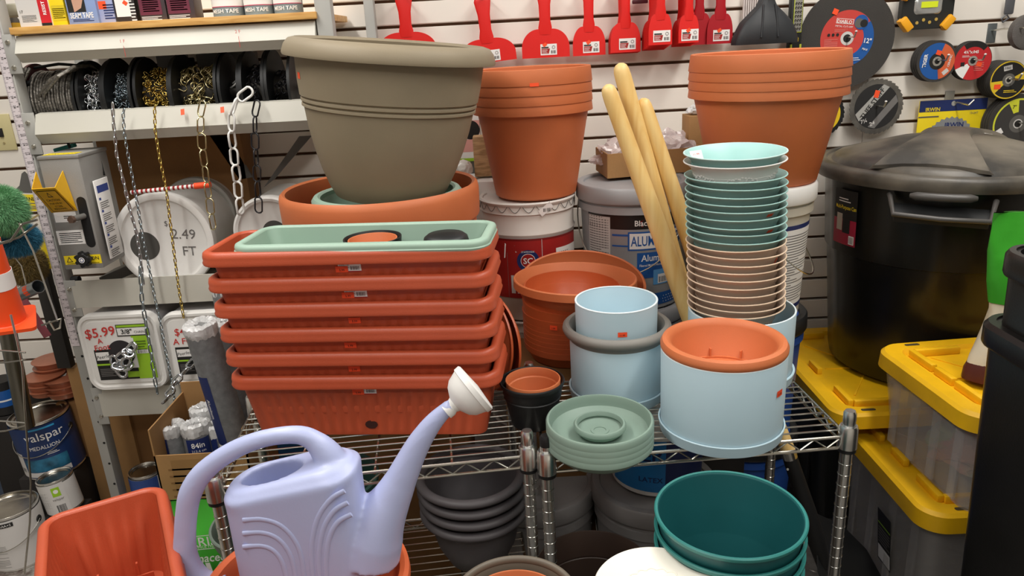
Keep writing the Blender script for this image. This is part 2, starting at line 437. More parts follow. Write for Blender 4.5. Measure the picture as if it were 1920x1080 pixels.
# ============================================================ WINDOW BOXES
def window_box(name, mat, W, D, H, rimh, taper=.10, ribs=True, feet=True, t=.003):
    hw, hd = W/2-.017, D/2-.017; rings = []
    def off(p, side):
        return -.0028*(math.cos(p.x*2*PI/.024) > .3) if side == 0 else -.0028*(math.cos(p.y*2*PI/.024) > .3)
    def ring(a, b_, z, o=None, r=.022): return rring(0, 0, z, a, b_, r, 7, 96, 30, o)
    k = lambda z: (1-z/H)
    lv = []
    wx, wy = taper*W/2*.85, taper*W/2*.55
    def side(z): return hw-wx*k(z), hd-wy*k(z)
    m = M()
    zb = .012; pts = []
    pts.append(ring(*[v-.02 for v in side(0)], 0.0)); pts.append(ring(*[v-.012 for v in side(0)], 0)); pts.append(ring(*side(.004), .004)); pts.append(ring(*side(.018), .018))
    if ribs: pts += [ring(*side(.022), .022, off), ring(*side(H-rimh-.032), H-rimh-.032, off)]
    pts.append(ring(*side(H-rimh-.028), H-rimh-.028)); pts.append(ring(*side(H-rimh), H-rimh))
    # rolled rim
    a, b_ = side(H)
    pts += [ring(a+.001, b_+.001, H-rimh*.5, r=.024)]
    m.loft(pts[:-1], mat, True, False)
    inner = [ring(side(z)[0]-t, side(z)[1]-t, z, off if (ribs and .02 < z < H-rimh-.03) else None) for z in (H-.004, H-rimh-.028, H-rimh-.034, .024, .006)]
    m.loft(inner, mat, False, True)
    root_parts = [('body', m)]
    r = M(); L = []
    prof = [(0, -rimh), (.0155, -rimh-.001), (.017, -rimh+.003), (.0150, -rimh*.72), (.0155, -rimh*.45), (.0135, -rimh*.15), (.009, -.001), (.003, 0), (-.002, -.002), (-.0035, -.006)]
    for o_, dz in prof: L.append(ring(a+o_, b_+o_, H+dz, r=.026+o_))
    r.loft(L, mat, False, False)
    root_parts.append(('rim', r))
    return root_parts
def make_box(label, loc, yaw, mat, W, D, H, rimh, group=None, **k):
    th = thing('window_box_planter', label, 'planter', loc, (0, 0, yaw), group)
    for n_, m_ in window_box('w', mat, W, D, H, rimh, **k): m_.build(n_, th, sharp=50)
    return th
BW, BD, BH = .586, .205, .155
box0 = make_box('orange-red rectangular window box at the bottom of the six-high stack', (-.315, 1.510, SZ), -.10, terra_box, BW, BD, BH, .027)
b = M(); b.add([Vector((.005+.014*math.cos(a)*1.0, 0, .03+.010*math.sin(a))) for a in [2*PI*i/12 for i in range(12)]], [tuple(range(12))], P('drain_hole_dark', '#3A1710', .7))
def front_map(x0, z0, W=BW, D=BD, H=BH, taper=.10):
    hd = D/2-.017; s = taper*W/2*.55/H
    return lambda u, v, h: Vector((x0+u, -(hd-s*(H-z0-v))-h, z0+v))
o = b.build('drain_hole', box0, recalc=False); o.location = (0, -(BD/2-.017-.10*BW/2*.55*(1-.03/BH))-.0008, 0)
names = ['second from the bottom', 'third from the bottom', 'fourth from the bottom', 'second from the top', 'topmost']
lab = {}
boxes = [box0]
for i in range(1, 6):
    bx = dup(box0, (-.315-.0008*i, 1.510-.0045*i, SZ+.0555*i), 'orange-red rectangular window box, %s of the six-high stack' % names[i-1] if i < 5 else 'topmost orange-red window box holding the sage green box', skip=('drain_hole',))
    boxes.append(bx)
for i, bx in enumerate(boxes):
    z0 = BH-.027-.010
    x0 = [-.012, -.012, -.012, .005, 0, -.004][i]
    if i in (0, 4, 5): barcode_label(bx, front_map(x0+.016, z0-.002), .046, .02)
    price(bx, lambda u, v, h, f=front_map(x0, z0-.006): f(u, v, h+.0012), '5.99', .025, .013)
# sage green box inside
sg = thing('window_box_planter', 'sage green rectangular window box nested in the topmost orange-red box', 'planter', (-.287, 1.479, .996), (0, 0, -.118))
for n_, m_ in window_box('w', sage, .518, .186, .148, .018, taper=.17, ribs=False): m_.build(n_, sg, sharp=50)

def simple_pot(name, label, cat, loc, r_top, r_bot, h, mat, t=.003, band=None, rot=(0, 0, 0), group=None, rimmat=None, ridges=(), n=72):
    th = thing(name, label, cat, loc, rot, group)
    outer = [(r_bot-.003, 0), (r_bot, .003)]
    rz = lambda z: r_bot+(r_top-r_bot)*z/h
    for z in ridges: outer += [(rz(z-.003), z-.003), (rz(z)+.0015, z-.0015), (rz(z)+.0015, z+.0015), (rz(z+.003), z+.003)]
    if band:
        bh, bo = band
        outer += [(rz(h-bh), h-bh)]; 
        pot_body(outer+[(rz(h-bh)+.0005, h-bh+.002)], t, mat, 'body', th, n)
        b = M(); R0 = rz(h-bh)
        b.lathe([(R0-t, h-bh-.002), (R0+bo, h-bh), (r_top+bo, h-.002), (r_top+bo-.002, h), (r_top-t+.001, h), (r_top-t, h-.002), (R0-t, h-bh)], rimmat or mat, n, closed=True); b.build('rim', th)
    else:
        outer += [(r_top, h)]
        pot_body(outer, t, mat, 'body', th, n)
        if rimmat:
            b = M(); b.lathe(roll(r_top-t/2, h+.0005, t*.75, .0018, 8), rimmat, n, closed=True); b.build('rim', th)
    th['_r'] = 0
    del th['_r']
    return th
# two small dark pots in the sage box
c = at(699, 452, 1.472)
sp = simple_pot('flower_pot', 'small black pot with a terracotta pot nested in it, in the sage window box', 'flower pot', (c.x, c.y, 1.0062), .059, .042, 1.134-1.0062, blackpl)
c2 = (c.x, c.y, 1.013)
simple_pot('flower_pot', 'small terracotta pot nested in the black pot in the sage green window box', 'flower pot', c2, .050, .036, .118, terra)
c = at(837, 458, 1.462)
th = thing('flower_pot', 'upturned small black pot lying at the right end of the sage green window box', 'flower pot', (c.x, c.y, 1.0062))
b = M(); b.lathe([(0, .132), (.036, .130), (.044, .124), (.050, .10), (.056, .03), (.058, 0), (.054, 0), (.054, .05), (.03, .12), (0, .124)], blackpl, 48); b.build('body', th)

# ============================================================ BIG ROUND POTS BEHIND THE BOXES
pc = at(712, 346, 1.90)
bigr = .252; bz = .80
th = thing('round_planter', 'very large round terracotta planter standing behind the window boxes', 'planter', (pc.x, 1.90, bz))
H = pc.z-bz
b = M(); b.lathe(open_prof([(bigr*.75, 0), (bigr*.78, .01), (bigr*.955, H-.12), (bigr*.96, H-.09), (bigr*.965, H-.02)], .004), terra, 96); b.build('body', th)
b = M(); b.lathe([(bigr*.955, H-.086), (bigr*.99, H-.084), (bigr*.995, H-.08), (bigr*1.0, H-.035), (bigr*1.0, H-.018), (bigr*.99, H-.006), (bigr*.965, H), (bigr*.935, H-.004), (bigr*.925, H-.018), (bigr*.93, H-.07)], terra, 96, closed=True); b.build('rim', th)
q = at(601, 410, 1.66)
price(th, cyl_map(bigr*1.0, H-.058, -90-26), '12.99', .026, .016)
# low crate carrying it
t2 = thing('cardboard_box', 'tall brown cardboard box hidden under the very large terracotta planter', 'box', (pc.x, 1.93, 0))
b = M(); b.box((0, 0, bz/2), (.36, .36, bz), card_dk, bev=.003); b.build('body', t2)
# sage saucer bowl
sc = at(727, 366, 1.86)
srz = sc.z-.010
th = thing('plant_saucer', 'sage green round bowl resting inside the very large terracotta planter', 'saucer', (sc.x, sc.y, srz-.075))
R1 = .187
b = M(); b.lathe(open_prof([(.13, 0), (.135, .004), (R1-.022, .07), (R1-.018, .088)], .003), sage, 96); b.build('body', th)
b = M(); b.lathe([(R1-.022, .080), (R1-.006, .074), (R1, .080), (R1, .088), (R1-.006, .096), (R1-.016, .098), (R1-.022, .094)], sage, 96, closed=True); b.build('rim', th)
# taupe planter, tilted
tb = at(729, 352, 1.86)
th = thing('round_planter', 'huge taupe bell-shaped planter with a wide rolled rim, leaning to the right', 'planter', (tb.x, 1.86, srz+.010), (R(1.0), R(6.4), 0))
k = .001255*1.0; Ht = .372
S = 1.12
out = [(.118, 0), (.128, .003), (.142, .03), (.160, .08), (.176, .14), (.187, .20), (.193, .255), (.196, .275), (.201, .277), (.201, .282), (.197, .285), (.2035, .289), (.2035, .294), (.199, .297), (.203, .300), (.2075, .34), (.211, .375), (.213, .385)]
out = [(.118, 0), (.131, .003), (.146, .028), (.164, .070), (.180, .118), (.193, .168), (.2015, .214), (.2065, .216), (.2065, .221), (.2025, .224), (.2085, .228), (.2085, .233), (.2055, .236), (.211, .240), (.216, .275), (.220, .320), (.2215, .340)]
b = M(); b.lathe(open_prof(out, .004), taupe, 112); b.build('body', th)
rt, zt = out[-1]
b = M(); b.lathe([(rt-.002, zt-.006), (rt+.012, zt-.012), (rt+.026, zt-.012), (rt+.0275, zt-.006), (rt+.022, zt+.012), (rt+.012, zt+.024), (rt-.002, zt+.028), (rt-.014, zt+.022), (rt-.010, zt-.002)], taupe, 112, closed=True); b.build('rim', th)
price(th, cyl_map(prof_r(out), .285, -90-62), '', .02, .014)

# ============================================================ TERRACOTTA STACKS
def terra_stack(c_top, c_base, rtop, rbase, step, n, labels, stk=None, hpot=None, base_z=None):
    z0 = c_base.z if base_z is None else base_z
    h = c_top.z-z0-step*(n-1)
    first = None
    for i in range(n):
        loc = (c_base.x+(c_top.x-c_base.x)*.0, c_base.y, z0+step*i)
        if first is None:
            first = thing('flower_pot', labels[i], 'flower pot', loc); ob = first
            bh = .042; rz = lambda z: rbase+(rtop*.92-rbase)*z/(h-bh)
            b = M(); b.lathe(open_prof([(rbase-.006, 0), (rbase, .005), (rz(h-bh-.03), h-bh-.03), (rz(h-bh-.03)+.0008, h-bh-.028), (rtop*.925, h-bh+.001)], .004), terra, 96); b.build('body', ob)
            b = M(); b.lathe([(rtop*.905, h-bh+.002), (rtop*.998, h-bh), (rtop, h-bh+.001), (rtop*.980, h-.005), (rtop*.975, h-.001), (rtop*.960, h), (rtop*.935, h-.003), (rtop*.93, h-bh+.006)], terra, 96, closed=True); b.build('rim', ob)
        else: ob = dup(first, loc, labels[i])
    return first
ords = ['lowest', 'second from the bottom', 'second from the top', 'topmost']
ct, cb = at(1001, 126, 2.2), at(1005, 357, 2.2)
terra_stack(ct, cb, .172, .119, .0262, 4, ['tall terracotta pot, %s of the stack on the white metal pail' % s for s in ords], base_z=1.062)
ob = [o for o in bpy.data.objects if o.type == 'EMPTY' and o.get('label', '').startswith('tall terracotta pot, second from the top')][0]
ct2, cb2 = at(1437, 96, 2.0), at(1428, 345, 2.0)
terra_stack(ct2, cb2, .201, .138, .0222, 4, ['wide terracotta pot, %s of the stack on the white plastic pail' % s for s in ords], base_z=1.107)
price(ob, cyl_map(.172, (ct.z-1.062-.0262*3)-.012, -90), '', .024, .009)

# ============================================================ PAILS
def pail(label, loc, h, rt, rb, mat, lid=None, lidlabel=None, bail=True, rings=True, group=None, metal=False, bail_side=0, grip=True):
    th = thing('pail', label, 'pail', loc, (0, 0, 0), group)
    rz = lambda z: rb+(rt-rb)*z/h
    out = [(rb-.004, 0), (rb, .004)]
    if metal:
        for z in (h*.35, h*.74): out += [(rz(z-.006), z-.006), (rz(z)+.004, z-.001), (rz(z)+.004, z+.001), (rz(z+.006), z+.006)]
        out += [(rt, h-.004)]
    else:
        out += [(rz(h*.80), h*.80), (rz(h*.80)+.007, h*.80+.001), (rz(h*.86)+.006, h*.86), (rz(h*.86)+.001, h*.86+.001), (rz(h*.91), h*.91), (rz(h*.91)+.004, h*.91+.002), (rt, h-.004)]
    b = M(); b.lathe([(0, 0)]+out+[(0, h-.004)], mat, 80); b.build('body', th)
    lm = lid or mat; b = M()
    if metal: b.lathe([(0, h-.012), (rt-.02, h-.012), (rt-.012, h-.010), (rt-.006, h), (rt+.002, h+.002), (rt+.006, h-.002), (rt+.005, h-.006), (rt+.001, h-.012), (rt+.003, h-.026), (rt+.005, h-.032), (rt, h-.034), (rt-.002, h-.02)], lm, 96)
    else: b.lathe([(0, h-.008), (rt-.022, h-.008), (rt-.014, h-.006), (rt-.012, h+.002), (rt-.008, h+.004), (rt+.006, h+.003), (rt+.010, h-.002), (rt+.011, h-.038), (rt+.009, h-.042), (rt+.002, h-.042), (rt, h-.02)], lm, 96)
    b.build('lid', th)
    if bail:
        b = M(); rr = rz(h*.84)+.006
        th0 = R(bail_side); n = 28
        ax = Vector((math.cos(th0), math.sin(th0), 0)); dn = Vector((-math.sin(th0), math.cos(th0), 0))*-1
        pts = [ax*rr*math.cos(PI*i/n)*1.02+dn*(rr+.012)*math.sin(PI*i/n)+Vector((0, 0, h*.84-.185*math.sin(PI*i/n))) for i in range(n+1)]
        b.tube(pts, .0022, wire_m, 6)
        bo = b.build('bail_handle', th)
        if not grip: return th, rz
        mid = pts[n//2]; g = M(); g.cyl(mid-ax*.05, mid+ax*.05, .009, whitepl, n=14); g.build('handle_grip', bo)
    return th, rz
gc = at(1185, 337, 2.2)
PH = gc.z/3
th, rz = pail('grey plastic pail of aluminum roof coating standing at the top of its stack', (gc.x, 2.2, PH*2), PH, .156, .141, pailgrey, bail_side=-18)
f0_ = cyl_map(rz, PH*.485, -90-4)
f = lambda u, v, h: f0_(u*1.2, v*1.16, h)
d = Decal(f)
dkn = P('label_black', '#201C1C', .4)
d.rect(-.135, -.15, .15, .098, P('label_silver', '#A7A9AC', .35, .3)); d.rect(-.135, .062, .15, .098, dkn)
d.rect(-.133, -.12, -.065, .092, offpaper); d.lines(-.13, -.1, -.07, .095, 30, grey_ink, .4)
d.rect(-.06, .045, .15, .050, blue); d.rect(-.06, .018, .15, .022, blue)
d.rect(-.022, .008, .125, .056, blue); d.rect(-.018, .012, .121, .052, paper)
d.text('ALUMA-KOTE', .051, .0325, .036, blue, .012, width=.132)
d.poly([(.010, .068), (.007, .082), (.025, .090), (.04, .095), (.06, .090), (.075, .082), (.072, .068)], redlab)
d.text('Black Jack', .030, .078, .020, paper, .012, width=.072)
d.rect(.0, -.065, .11, .002, blue); d.text('Aluminum', .052, -.012, .024, paper, .012, width=.085)
d.text('Fibered Mobile Home Roof Coating', .052, -.031, .009, paper, .005, width=.092)
d.rect(.04, -.085, .1, -.045, P('label_skyblue', '#5FA0D8', .4)); d.rect(.052, -.082, .085, -.058, paper); d.bars(.055, -.08, .082, -.065)
d.rect(-.03, -.14, .15, -.108, blue); d.lines(.06, -.135, .12, -.112, 3, paper, .3)
d.text('4.75 gal', .09, -.152, .013, ink)
d.build('front_label', th)
p2, _ = pail('grey pail, middle of the stack under the aluminum coating pail', (gc.x, 2.2, PH), PH-.004, .156, .141, pailgrey, bail=False)
dup(p2, (gc.x, 2.2, 0), 'grey pail at the floor under the aluminum coating pail')
# white metal pail
wc = at(988, 378, 2.2); WH = 1.062/3
th, rz = pail('white metal pail with crimped lid and red eagle band label under tall terracotta pots', (wc.x, 2.2, WH*2), WH-.002, .138, .136, pailwhite, metal=True, bail=False)
d = Decal(cyl_map(lambda z: .1415, WH*.46, -90))
d.rect(-.17, -.09, .17, .085, redlab); d.rect(-.17, .082, .17, .088, P('label_darkred', '#7A1515', .45))
d.poly([(-.07, -.09), (-.07, .045), (-.045, .07), (.01, .05), (.0, -.01), (.03, -.06), (.035, -.09)], P('label_dim_grey', '#77706C', .5))
d.poly([(-.08, .03), (-.075, .075), (.02, .02), (.0, .02), (-.04, .05)], offpaper)
d.rect(.033, -.09, .0345, .085, offpaper); d.rect(.078, -.09, .17, .052, paper); d.lines(.081, -.08, .13, .045, 14, grey_ink, .35)
d.disc(-.008, .024, .032, navy); d.disc(-.008, .024, .021, paper); d.disc(-.008, .024, .0195, redlab)
d.text('SC', -.008, .024, .024, paper, .02); d.text('STATEWIDE', -.008, .0505, .007, paper); d.text('COATINGS', -.008, -.0015, .007, paper)
for i in range(5): d.rect(-.06+i*.018, -.075, -.048+i*.018, -.02, offpaper)
d.build('front_label', th)
d = Decal(cyl_map(.143, WH-.022, -90+20)); d.rect(-.022, -.008, .022, .012, paper, rot=.6); d.bars(-.008, -.006, .016, .004, n=8); d.build('lid_sticker', th)
b = M()
for i in range(-5, 7):
    a0 = -90+i*16; pts = [Vector((.1425*math.cos(R(a0+x)), .1425*math.sin(R(a0+x)), WH-.010-.017*math.sin(PI*(x+7)/14))) for x in [-7+14*j/10 for j in range(11)]]
    b.tube(pts, .0009, greydark, 5)
b.build('crimp_marks', th)
p2, _ = pail('white metal pail, middle of the stack under tall terracotta pots', (wc.x, 2.2, WH), WH-.004, .138, .136, pailwhite, metal=True, bail=False)
dup(p2, (wc.x, 2.2, 0), 'white metal pail at the floor under tall terracotta pots')
# white lidded beige pail on the right
RH = 1.107/3
rc = at(1419, 372, 2.0)
th, rz = pail('beige plastic pail with white lid and blue banded label under wide terracotta pots', (rc.x, 2.0, RH*2), RH-.004, .142, .126, pailbeige, lid=whitepl, bail_side=60, grip=False)
d = Decal(cyl_map(rz, RH*.42, -90+38)); d.rect(-.12, -.12, .12, .11, paper); d.rect(-.12, .1, .12, .112, navy); d.rect(-.12, -.125, .12, -.113, navy); d.lines(-.11, -.1, .06, .09, 26, grey_ink, .35); d.build('side_label', th)
p2, _ = pail('blue pail with a black lid, middle of the stack under the beige pail', (rc.x, 2.0, RH), RH-.004, .142, .126, P('blue_pail_plastic', '#2450A0', .4), lid=blackpl, bail=False)
dup(p2, (rc.x, 2.0, 0), 'blue pail with a black lid at the floor under the beige pail')
# pails beneath the right rack
pr_ = at(1225, 897, 1.66); 
hdk = P('dim_grey_pail', '#8E8A88', .5)
pr1, _ = pail('grey pail on the floor under the right wire rack, topped by a white latex bucket', (pr_.x, 1.66, 0), pr_.z, .150, .135, hdk, bail=False)
pl_ = at(1003, 900, 1.72)
pail('grey pail with a wire bail on the floor between the two wire racks', (pl_.x+.01, 1.72, 0), pl_.z, .142, .130, hdk, bail=True, bail_side=30)
lc = (pr_.x+.01, 1.68, pr_.z+.004)
th, rz = pail('white bucket with a blue latex label standing on a grey pail under the right rack', lc, .245, .125, .112, whitepl, bail=False)
d = Decal(cyl_map(rz, .10, -90)); d.rect(-.15, -.085, .0, .06, P('label_cyan', '#2A86CF', .4)); d.rect(.0, -.085, .15, .06, navy); d.text('LATEX', -.035, -.05, .02, navy, .01); d.text('ER', -.03, .02, .05, navy, .02); d.build('front_label', th)

# ============================================================ CARDBOARD BOX WITH BAGS ON THE GREY PAIL
bz_ = gc.z+.006
k0 = atz(1139, 335, bz_); k1 = atz(1096, 303, bz_)
dirL = (k1-k0).normalized(); dirR = Vector((-dirL.y, dirL.x, 0))*-1
if dirR.x < 0: dirR = -dirR
L1 = (k1-k0).length; L2 = .30; hb = .072
dirR = Vector((.985, .17, 0)).normalized()
th = thing('cardboard_tray', 'open tan cardboard tray of plastic bags resting on the grey aluminum pail', 'box', k0)
b = M(); O = Vector((0, 0, 0)); L1 = .16; dl = dirL*L1; dr = dirR*L2; tk = .004
def wallp(b, a, c_, h, m, th_=.004):
    a, c_ = Vector(a), Vector(c_); d_ = (c_-a).normalized(); nn = Vector((-d_.y, d_.x, 0))*th_
    vs = [a, c_, c_+nn, a+nn]; vs = vs+[v+Vector((0, 0, h)) for v in vs]
    b.add(vs, [(0, 1, 2, 3), (4, 5, 6, 7), (0, 1, 5, 4), (1, 2, 6, 5), (2, 3, 7, 6), (3, 0, 4, 7)], m)
wallp(b, O, dr, hb, card); wallp(b, dr, dr+dl, hb, card); wallp(b, dr+dl, dl, hb, card); wallp(b, dl, O, hb, card)
b.add([O+Vector((0, 0, .001)), dr+Vector((0, 0, .001)), dr+dl+Vector((0, 0, .001)), dl+Vector((0, 0, .001))], [(0, 1, 2, 3)], card)
b.build('body', th, sharp=30)
def crumple(name, label, cat, c, sx, sy, sz, mat, seed, seg=26, amp=.3, group=None, parent=None):
    rr = random.Random(seed); b = M(); from mathutils import noise
    bm = bmesh.new(); bmesh.ops.create_icosphere(bm, subdivisions=4, radius=1)
    for v in bm.verts:
        p = v.co.copy(); n_ = noise.noise(p*2.2+Vector((seed*3.1, 0, 0)))+.5*noise.noise(p*5+Vector((0, seed, 0)))
        q = p*(1+amp*n_); q.z = max(q.z, -.35)
        v.co = Vector((q.x*sx, q.y*sy, q.z*sz))
    bm.verts.index_update()
    b.add([v.co.copy() for v in bm.verts], [[v.index for v in f.verts] for f in bm.faces], mat); bm.free()
    o = b.build(name, parent, sharp=25); o.location = c
    if parent is None: tag(o, label, cat, group)
    return o
cen = k0+dl*.5
crumple('plastic_bag', 'clear pinkish plastic bag at the left end of the cardboard tray', 'bag', cen+dr*.22+Vector((0, 0, .048)), .075, .055, .05, film2, 3, amp=.55)
crumple('plastic_bag', 'clear plastic bag with a red tag at the right end of the cardboard tray', 'bag', cen+dr*.74+Vector((0, 0, .052)), .075, .06, .06, film2, 5, amp=.4)
o = crumple('plastic_bag', 'small bundle of dark fittings inside the clear bag in the cardboard tray', 'fittings', cen+dr*.72+Vector((0, 0, .03)), .045, .035, .03, P('dark_fittings', '#77737A', .5, var=.4, vscale=80), 9, amp=.5)
o.name = 'metal_fittings'
# small box behind
q = at(1302, 258, 2.36)
th = thing('cardboard_box', 'small open cardboard box behind the wide terracotta pots', 'box', (q.x+.03, 2.38, 1.118))
b = M(); b.box((0, 0, .065), (.11, .09, .13), card, bev=.002); b.build('body', th)
crumple('plastic_bag', 'clear bag poking out of the small box behind the wide terracotta pots', 'bag', (q.x+.03, 2.38, 1.26), .05, .04, .022, film, 4)
st = thing('pail', 'white pail against the back wall carrying the small open cardboard box', 'pail', (q.x+.03, 2.40, 0))
b = M(); b.lathe([(0, 0), (.10, 0), (.105, 1.08), (0, 1.08)], pailwhite, 48); b.build('body', st); b = M(); b.lathe([(0, 1.116), (.105, 1.116), (.11, 1.11), (.11, 1.08), (0, 1.08)], whitepl, 48); b.build('lid', st)

# white bucket, wooden block behind the tall terracotta stack
q = at(915, 328, 2.38)
th = thing('pail', 'white lidded pail partly hidden behind the left side of tall terracotta pots', 'pail', (q.x+.01, 2.39, 0))
b = M(); b.lathe([(0, 0), (.12, 0), (.128, q.z-.03), (0, q.z-.03)], pailwhite, 48); b.build('body', th)
b = M(); z = q.z; b.lathe([(0, z-.004), (.115, z-.004), (.12, z+.002), (.134, z), (.136, z-.045), (.13, z-.045), (0, z-.045)], whitepl, 64); b.build('lid', th)
b = M(); pts = [(q.x+.01+.139*math.cos(R(a)), 2.39+.139*math.sin(R(a)), z-.07-.09*math.sin(R(a+180))) for a in range(200, 341, 10)]
x0 = at(905, 310, 2.37)
blk = thing('wooden_block', 'rough tan wooden block standing on the white pail behind terracotta pots', 'block', (x0.x+.012, 2.37, q.z+.002))
b = M(); b.box((0, 0, .062), (.075, .06, .124), wood('raw_wood', '#C9A478', '#9A7850', (3, 3, 20), .7, 5), bev=.003); b.build('body', blk)
o = crumple('ornament', 'white frosted glass ball behind the taupe planter', 'ornament', (q.x-.075, 2.33, q.z+.03), .03, .03, .03, P('frosted_glass', '#DDDAD2', .15, bump=1, bscale=60), 8, amp=.12)
stand = thing('product_box', 'printed box with black, pink and green stripes behind the taupe planter', 'box', (at(884, 262, 2.47).x-.02, 2.47, 1.04))
b = M(); b.box((0, 0, .16), (.10, .05, .32), P('box_grey', '#5E5B57', .5), bev=.002); b.build('body', stand)
d = Decal(plane_map((-.05, -.0255, 0), (1, 0, 0), (0, 0, 1))); d.rect(.0, .1, .1, .32, paper); d.rect(.02, .18, .1, .22, P('label_pink', '#E9A9A0', .5)); d.rect(.01, .20, .07, .25, ink); d.rect(0, .12, .1, .16, P('label_pink', '#E9A9A0', .5)); d.rect(0, .09, .1, .1, lime); d.disc(.07, .19, .03, ink); d.build('front_print', stand)

# ============================================================ POTS ON THE RIGHT RACK
# pale blue cylinder with terracotta liner in front
c = atz(1350, 803, SZ)
def blue_cyl(label, c, r, h, rl, lip=.026, edge=True):
    th = thing('cylinder_pot', label, 'flower pot', c)
    b = M(); b.lathe([(0, .004), (r-.002, .004), (r-.001, .01), (r+.0005, h-.0015), (r, h), (r-.0035, h), (r-.004, h-.0015), (r-.0045, .012), (0, .010)], ltblue, 96); b.build('body', th)
    b = M(); b.lathe([(0, 0), (rl-.010, 0), (rl-.004, .003), (rl, lip), (rl-.0015, lip+.0015), (r+.0008, lip+.001), (r+.0005, .006), (0, .003)], ltblue, 96); b.build('saucer', th)
    if edge: b = M(); b.lathe(roll(r-.0018, h, .0022, .0015, 8), ltblue_w, 96, closed=True); b.build('rim', th)
    return th
ztop = at(1352, 652, c.y).z
hF = ztop-SZ
th = blue_cyl('large pale blue cylinder pot at the front right holding a terracotta liner', c, .1245, hF, .1285)
price(th, cyl_map(.1255, hF-.062, -90+43), '11.99', .020, .013)
li = thing('flower_pot', 'terracotta liner pot with a thick rolled rim inside the front pale blue cylinder', 'flower pot', (c.x, c.y, SZ+.03))
h = hF-.03
b = M(); b.lathe([(0, 0), (.085, 0), (.09, .004), (.104, h+.004), (.114, h+.006), (.1225, h), (.1258, h+.004), (.1262, h+.011), (.122, h+.019), (.114, h+.022), (.108, h+.019), (.102, h+.008), (.094, h-.060), (.092, h-.062), (0, h-.062)], terra, 96)
b.build('body', li)
b = M()
for k in range(9):
    a = R(40*k+10); ca, sa = math.cos(a), math.sin(a)
    b.box((.0935*ca, .0935*sa, h-.052), (.008, .003, .022), terra, rot=Matrix.Rotation(a, 3, 'Z'))
b.lathe([(.088, h-.062), (.0945, h-.062), (.0945, h-.0585), (.088, h-.0585)], terra, 72, closed=True)
b.build('inner_ribs', li)

# grey-rimmed blue pot with tall blue cylinder
c = atz(1157, 737, SZ)
th = blue_cyl('pale blue cylinder pot wrapped at the top by a thick warm grey rim', c, .107, .150, .112, edge=False)
zr = at(1160, 612, c.y).z-SZ
b = M(); b.lathe([(.104, zr-.03), (.112, zr-.012), (.120, zr-.008), (.1235, zr), (.122, zr+.007), (.116, zr+.012), (.108, zr+.011), (.102, zr+.004), (.098, zr-.02), (.094, .05), (.098, .05)], greyrim, 96, closed=True); b.build('rim', th)
ct = at(1155, 561, c.y)
hh = ct.z-SZ-.02
th = thing('cylinder_pot', 'tall narrow pale blue cylinder standing inside the grey-rimmed pot', 'flower pot', (ct.x, ct.y, SZ+.02))
r = .0925
b = M(); b.lathe([(0, 0), (r-.006, 0), (r-.003, .004), (r, hh-.001), (r-.001, hh), (r-.003, hh), (r-.004, hh-.002), (r-.007, .008), (0, .006)], ltblue, 96); b.build('body', th)
b = M(); b.lathe(roll(r-.0018, hh, .0024, .0016, 8), ltblue_w, 96, closed=True); b.build('rim', th)
price(th, cyl_map(r, hh-.049, -90), '11.99', .020, .011)

# rear pale blue cylinder with the bowl stack
c = atz(1384, 703, SZ); c.y = 1.648; c.x = at(1384, 703, 1.648).x
cr2 = at(1381, 577, c.y); hR = cr2.z-SZ
th = blue_cyl('pale blue cylinder pot at the rear right with the tall bowl stack rising from it', c, .122, hR, .128)
bm_ = P('dusty_teal_emboss', '#6C9A95', .5)
bm2 = P('beige_emboss', '#BBA592', .5); bm3 = P('white_emboss', '#E4E2DE', .5); bm4 = P('aqua_emboss', '#7BAAA5', .5)
def bowl(label, loc, body, edge, em, inner, seed, rot):
    th = thing('flower_bowl', label, 'bowl', loc, rot)
    R0, hB = .1095, .078
    out = [(.066, 0), (.069, .002), (.078, .022), (.087, .045), (.095, .064), (.1045, .074), (R0, hB)]
    b = M(); b.lathe([(0, 0)]+out+[(R0-.001, hB+.001)], body, 72); b.lathe([(R0-.001, hB+.001), (.103, .0745), (.093, .063), (.085, .045), (.076, .022), (.066, .004), (0, .004)], inner, 72); b.build('body', th)
    b = M(); b.lathe(roll(R0, hB, .0018, .0016, 8), edge, 72, closed=True); b.build('rim', th)
    # embossed flower garland
    rf = prof_r(out); f = cyl_map(rf, 0, 0); rr = random.Random(seed); b = M()
    for g in range(6):
        a0 = 2*PI*g/6
        for k in range(5):
            u = (a0+(k-2)*.15)*.088; v = .050-abs(k-2)*.0025-rr.uniform(0, .003); s = .0105-.0018*abs(k-2)
            for q in range(7 if abs(k-2) < 2 else 4):
                al = 2*PI*q/7
                pu, pv = u+s*math.cos(al)*.7, v+s*math.sin(al)*.7
                th_a = pu/.088; rr_ = rf(pv)
                cc = Vector((rr_*math.cos(th_a), rr_*math.sin(th_a), pv)); nn = Vector((math.cos(th_a), math.sin(th_a), -.4)).normalized()
                tt = Vector((-math.sin(th_a), math.cos(th_a), 0)); bb = Vector((0, 0, 1)); e = s*.34
                b.add([cc+tt*e, cc+bb*e, cc-tt*e, cc-bb*e, cc+nn*.0026], [(0, 1, 4), (1, 2, 4), (2, 3, 4), (3, 0, 4)], em)
    b.tube([Vector((rf(.050)*math.cos(2*PI*i/72), rf(.050)*math.sin(2*PI*i/72), .050)) for i in range(72)], .0006, em, 5, closed=True)
    b.build('embossed_flowers', th, sharp=80)
    return th
rows = [299, 315]+[344+14.6*i for i in range(9)]+[474.5+14.3*i for i in range(9)]+[600]
ordn = ['first', 'second', 'third', 'fourth', 'fifth', 'sixth', 'seventh', 'eighth', 'ninth', 'tenth', 'eleventh', 'twelfth']
proto = {}
yb = c.y; cx0 = None
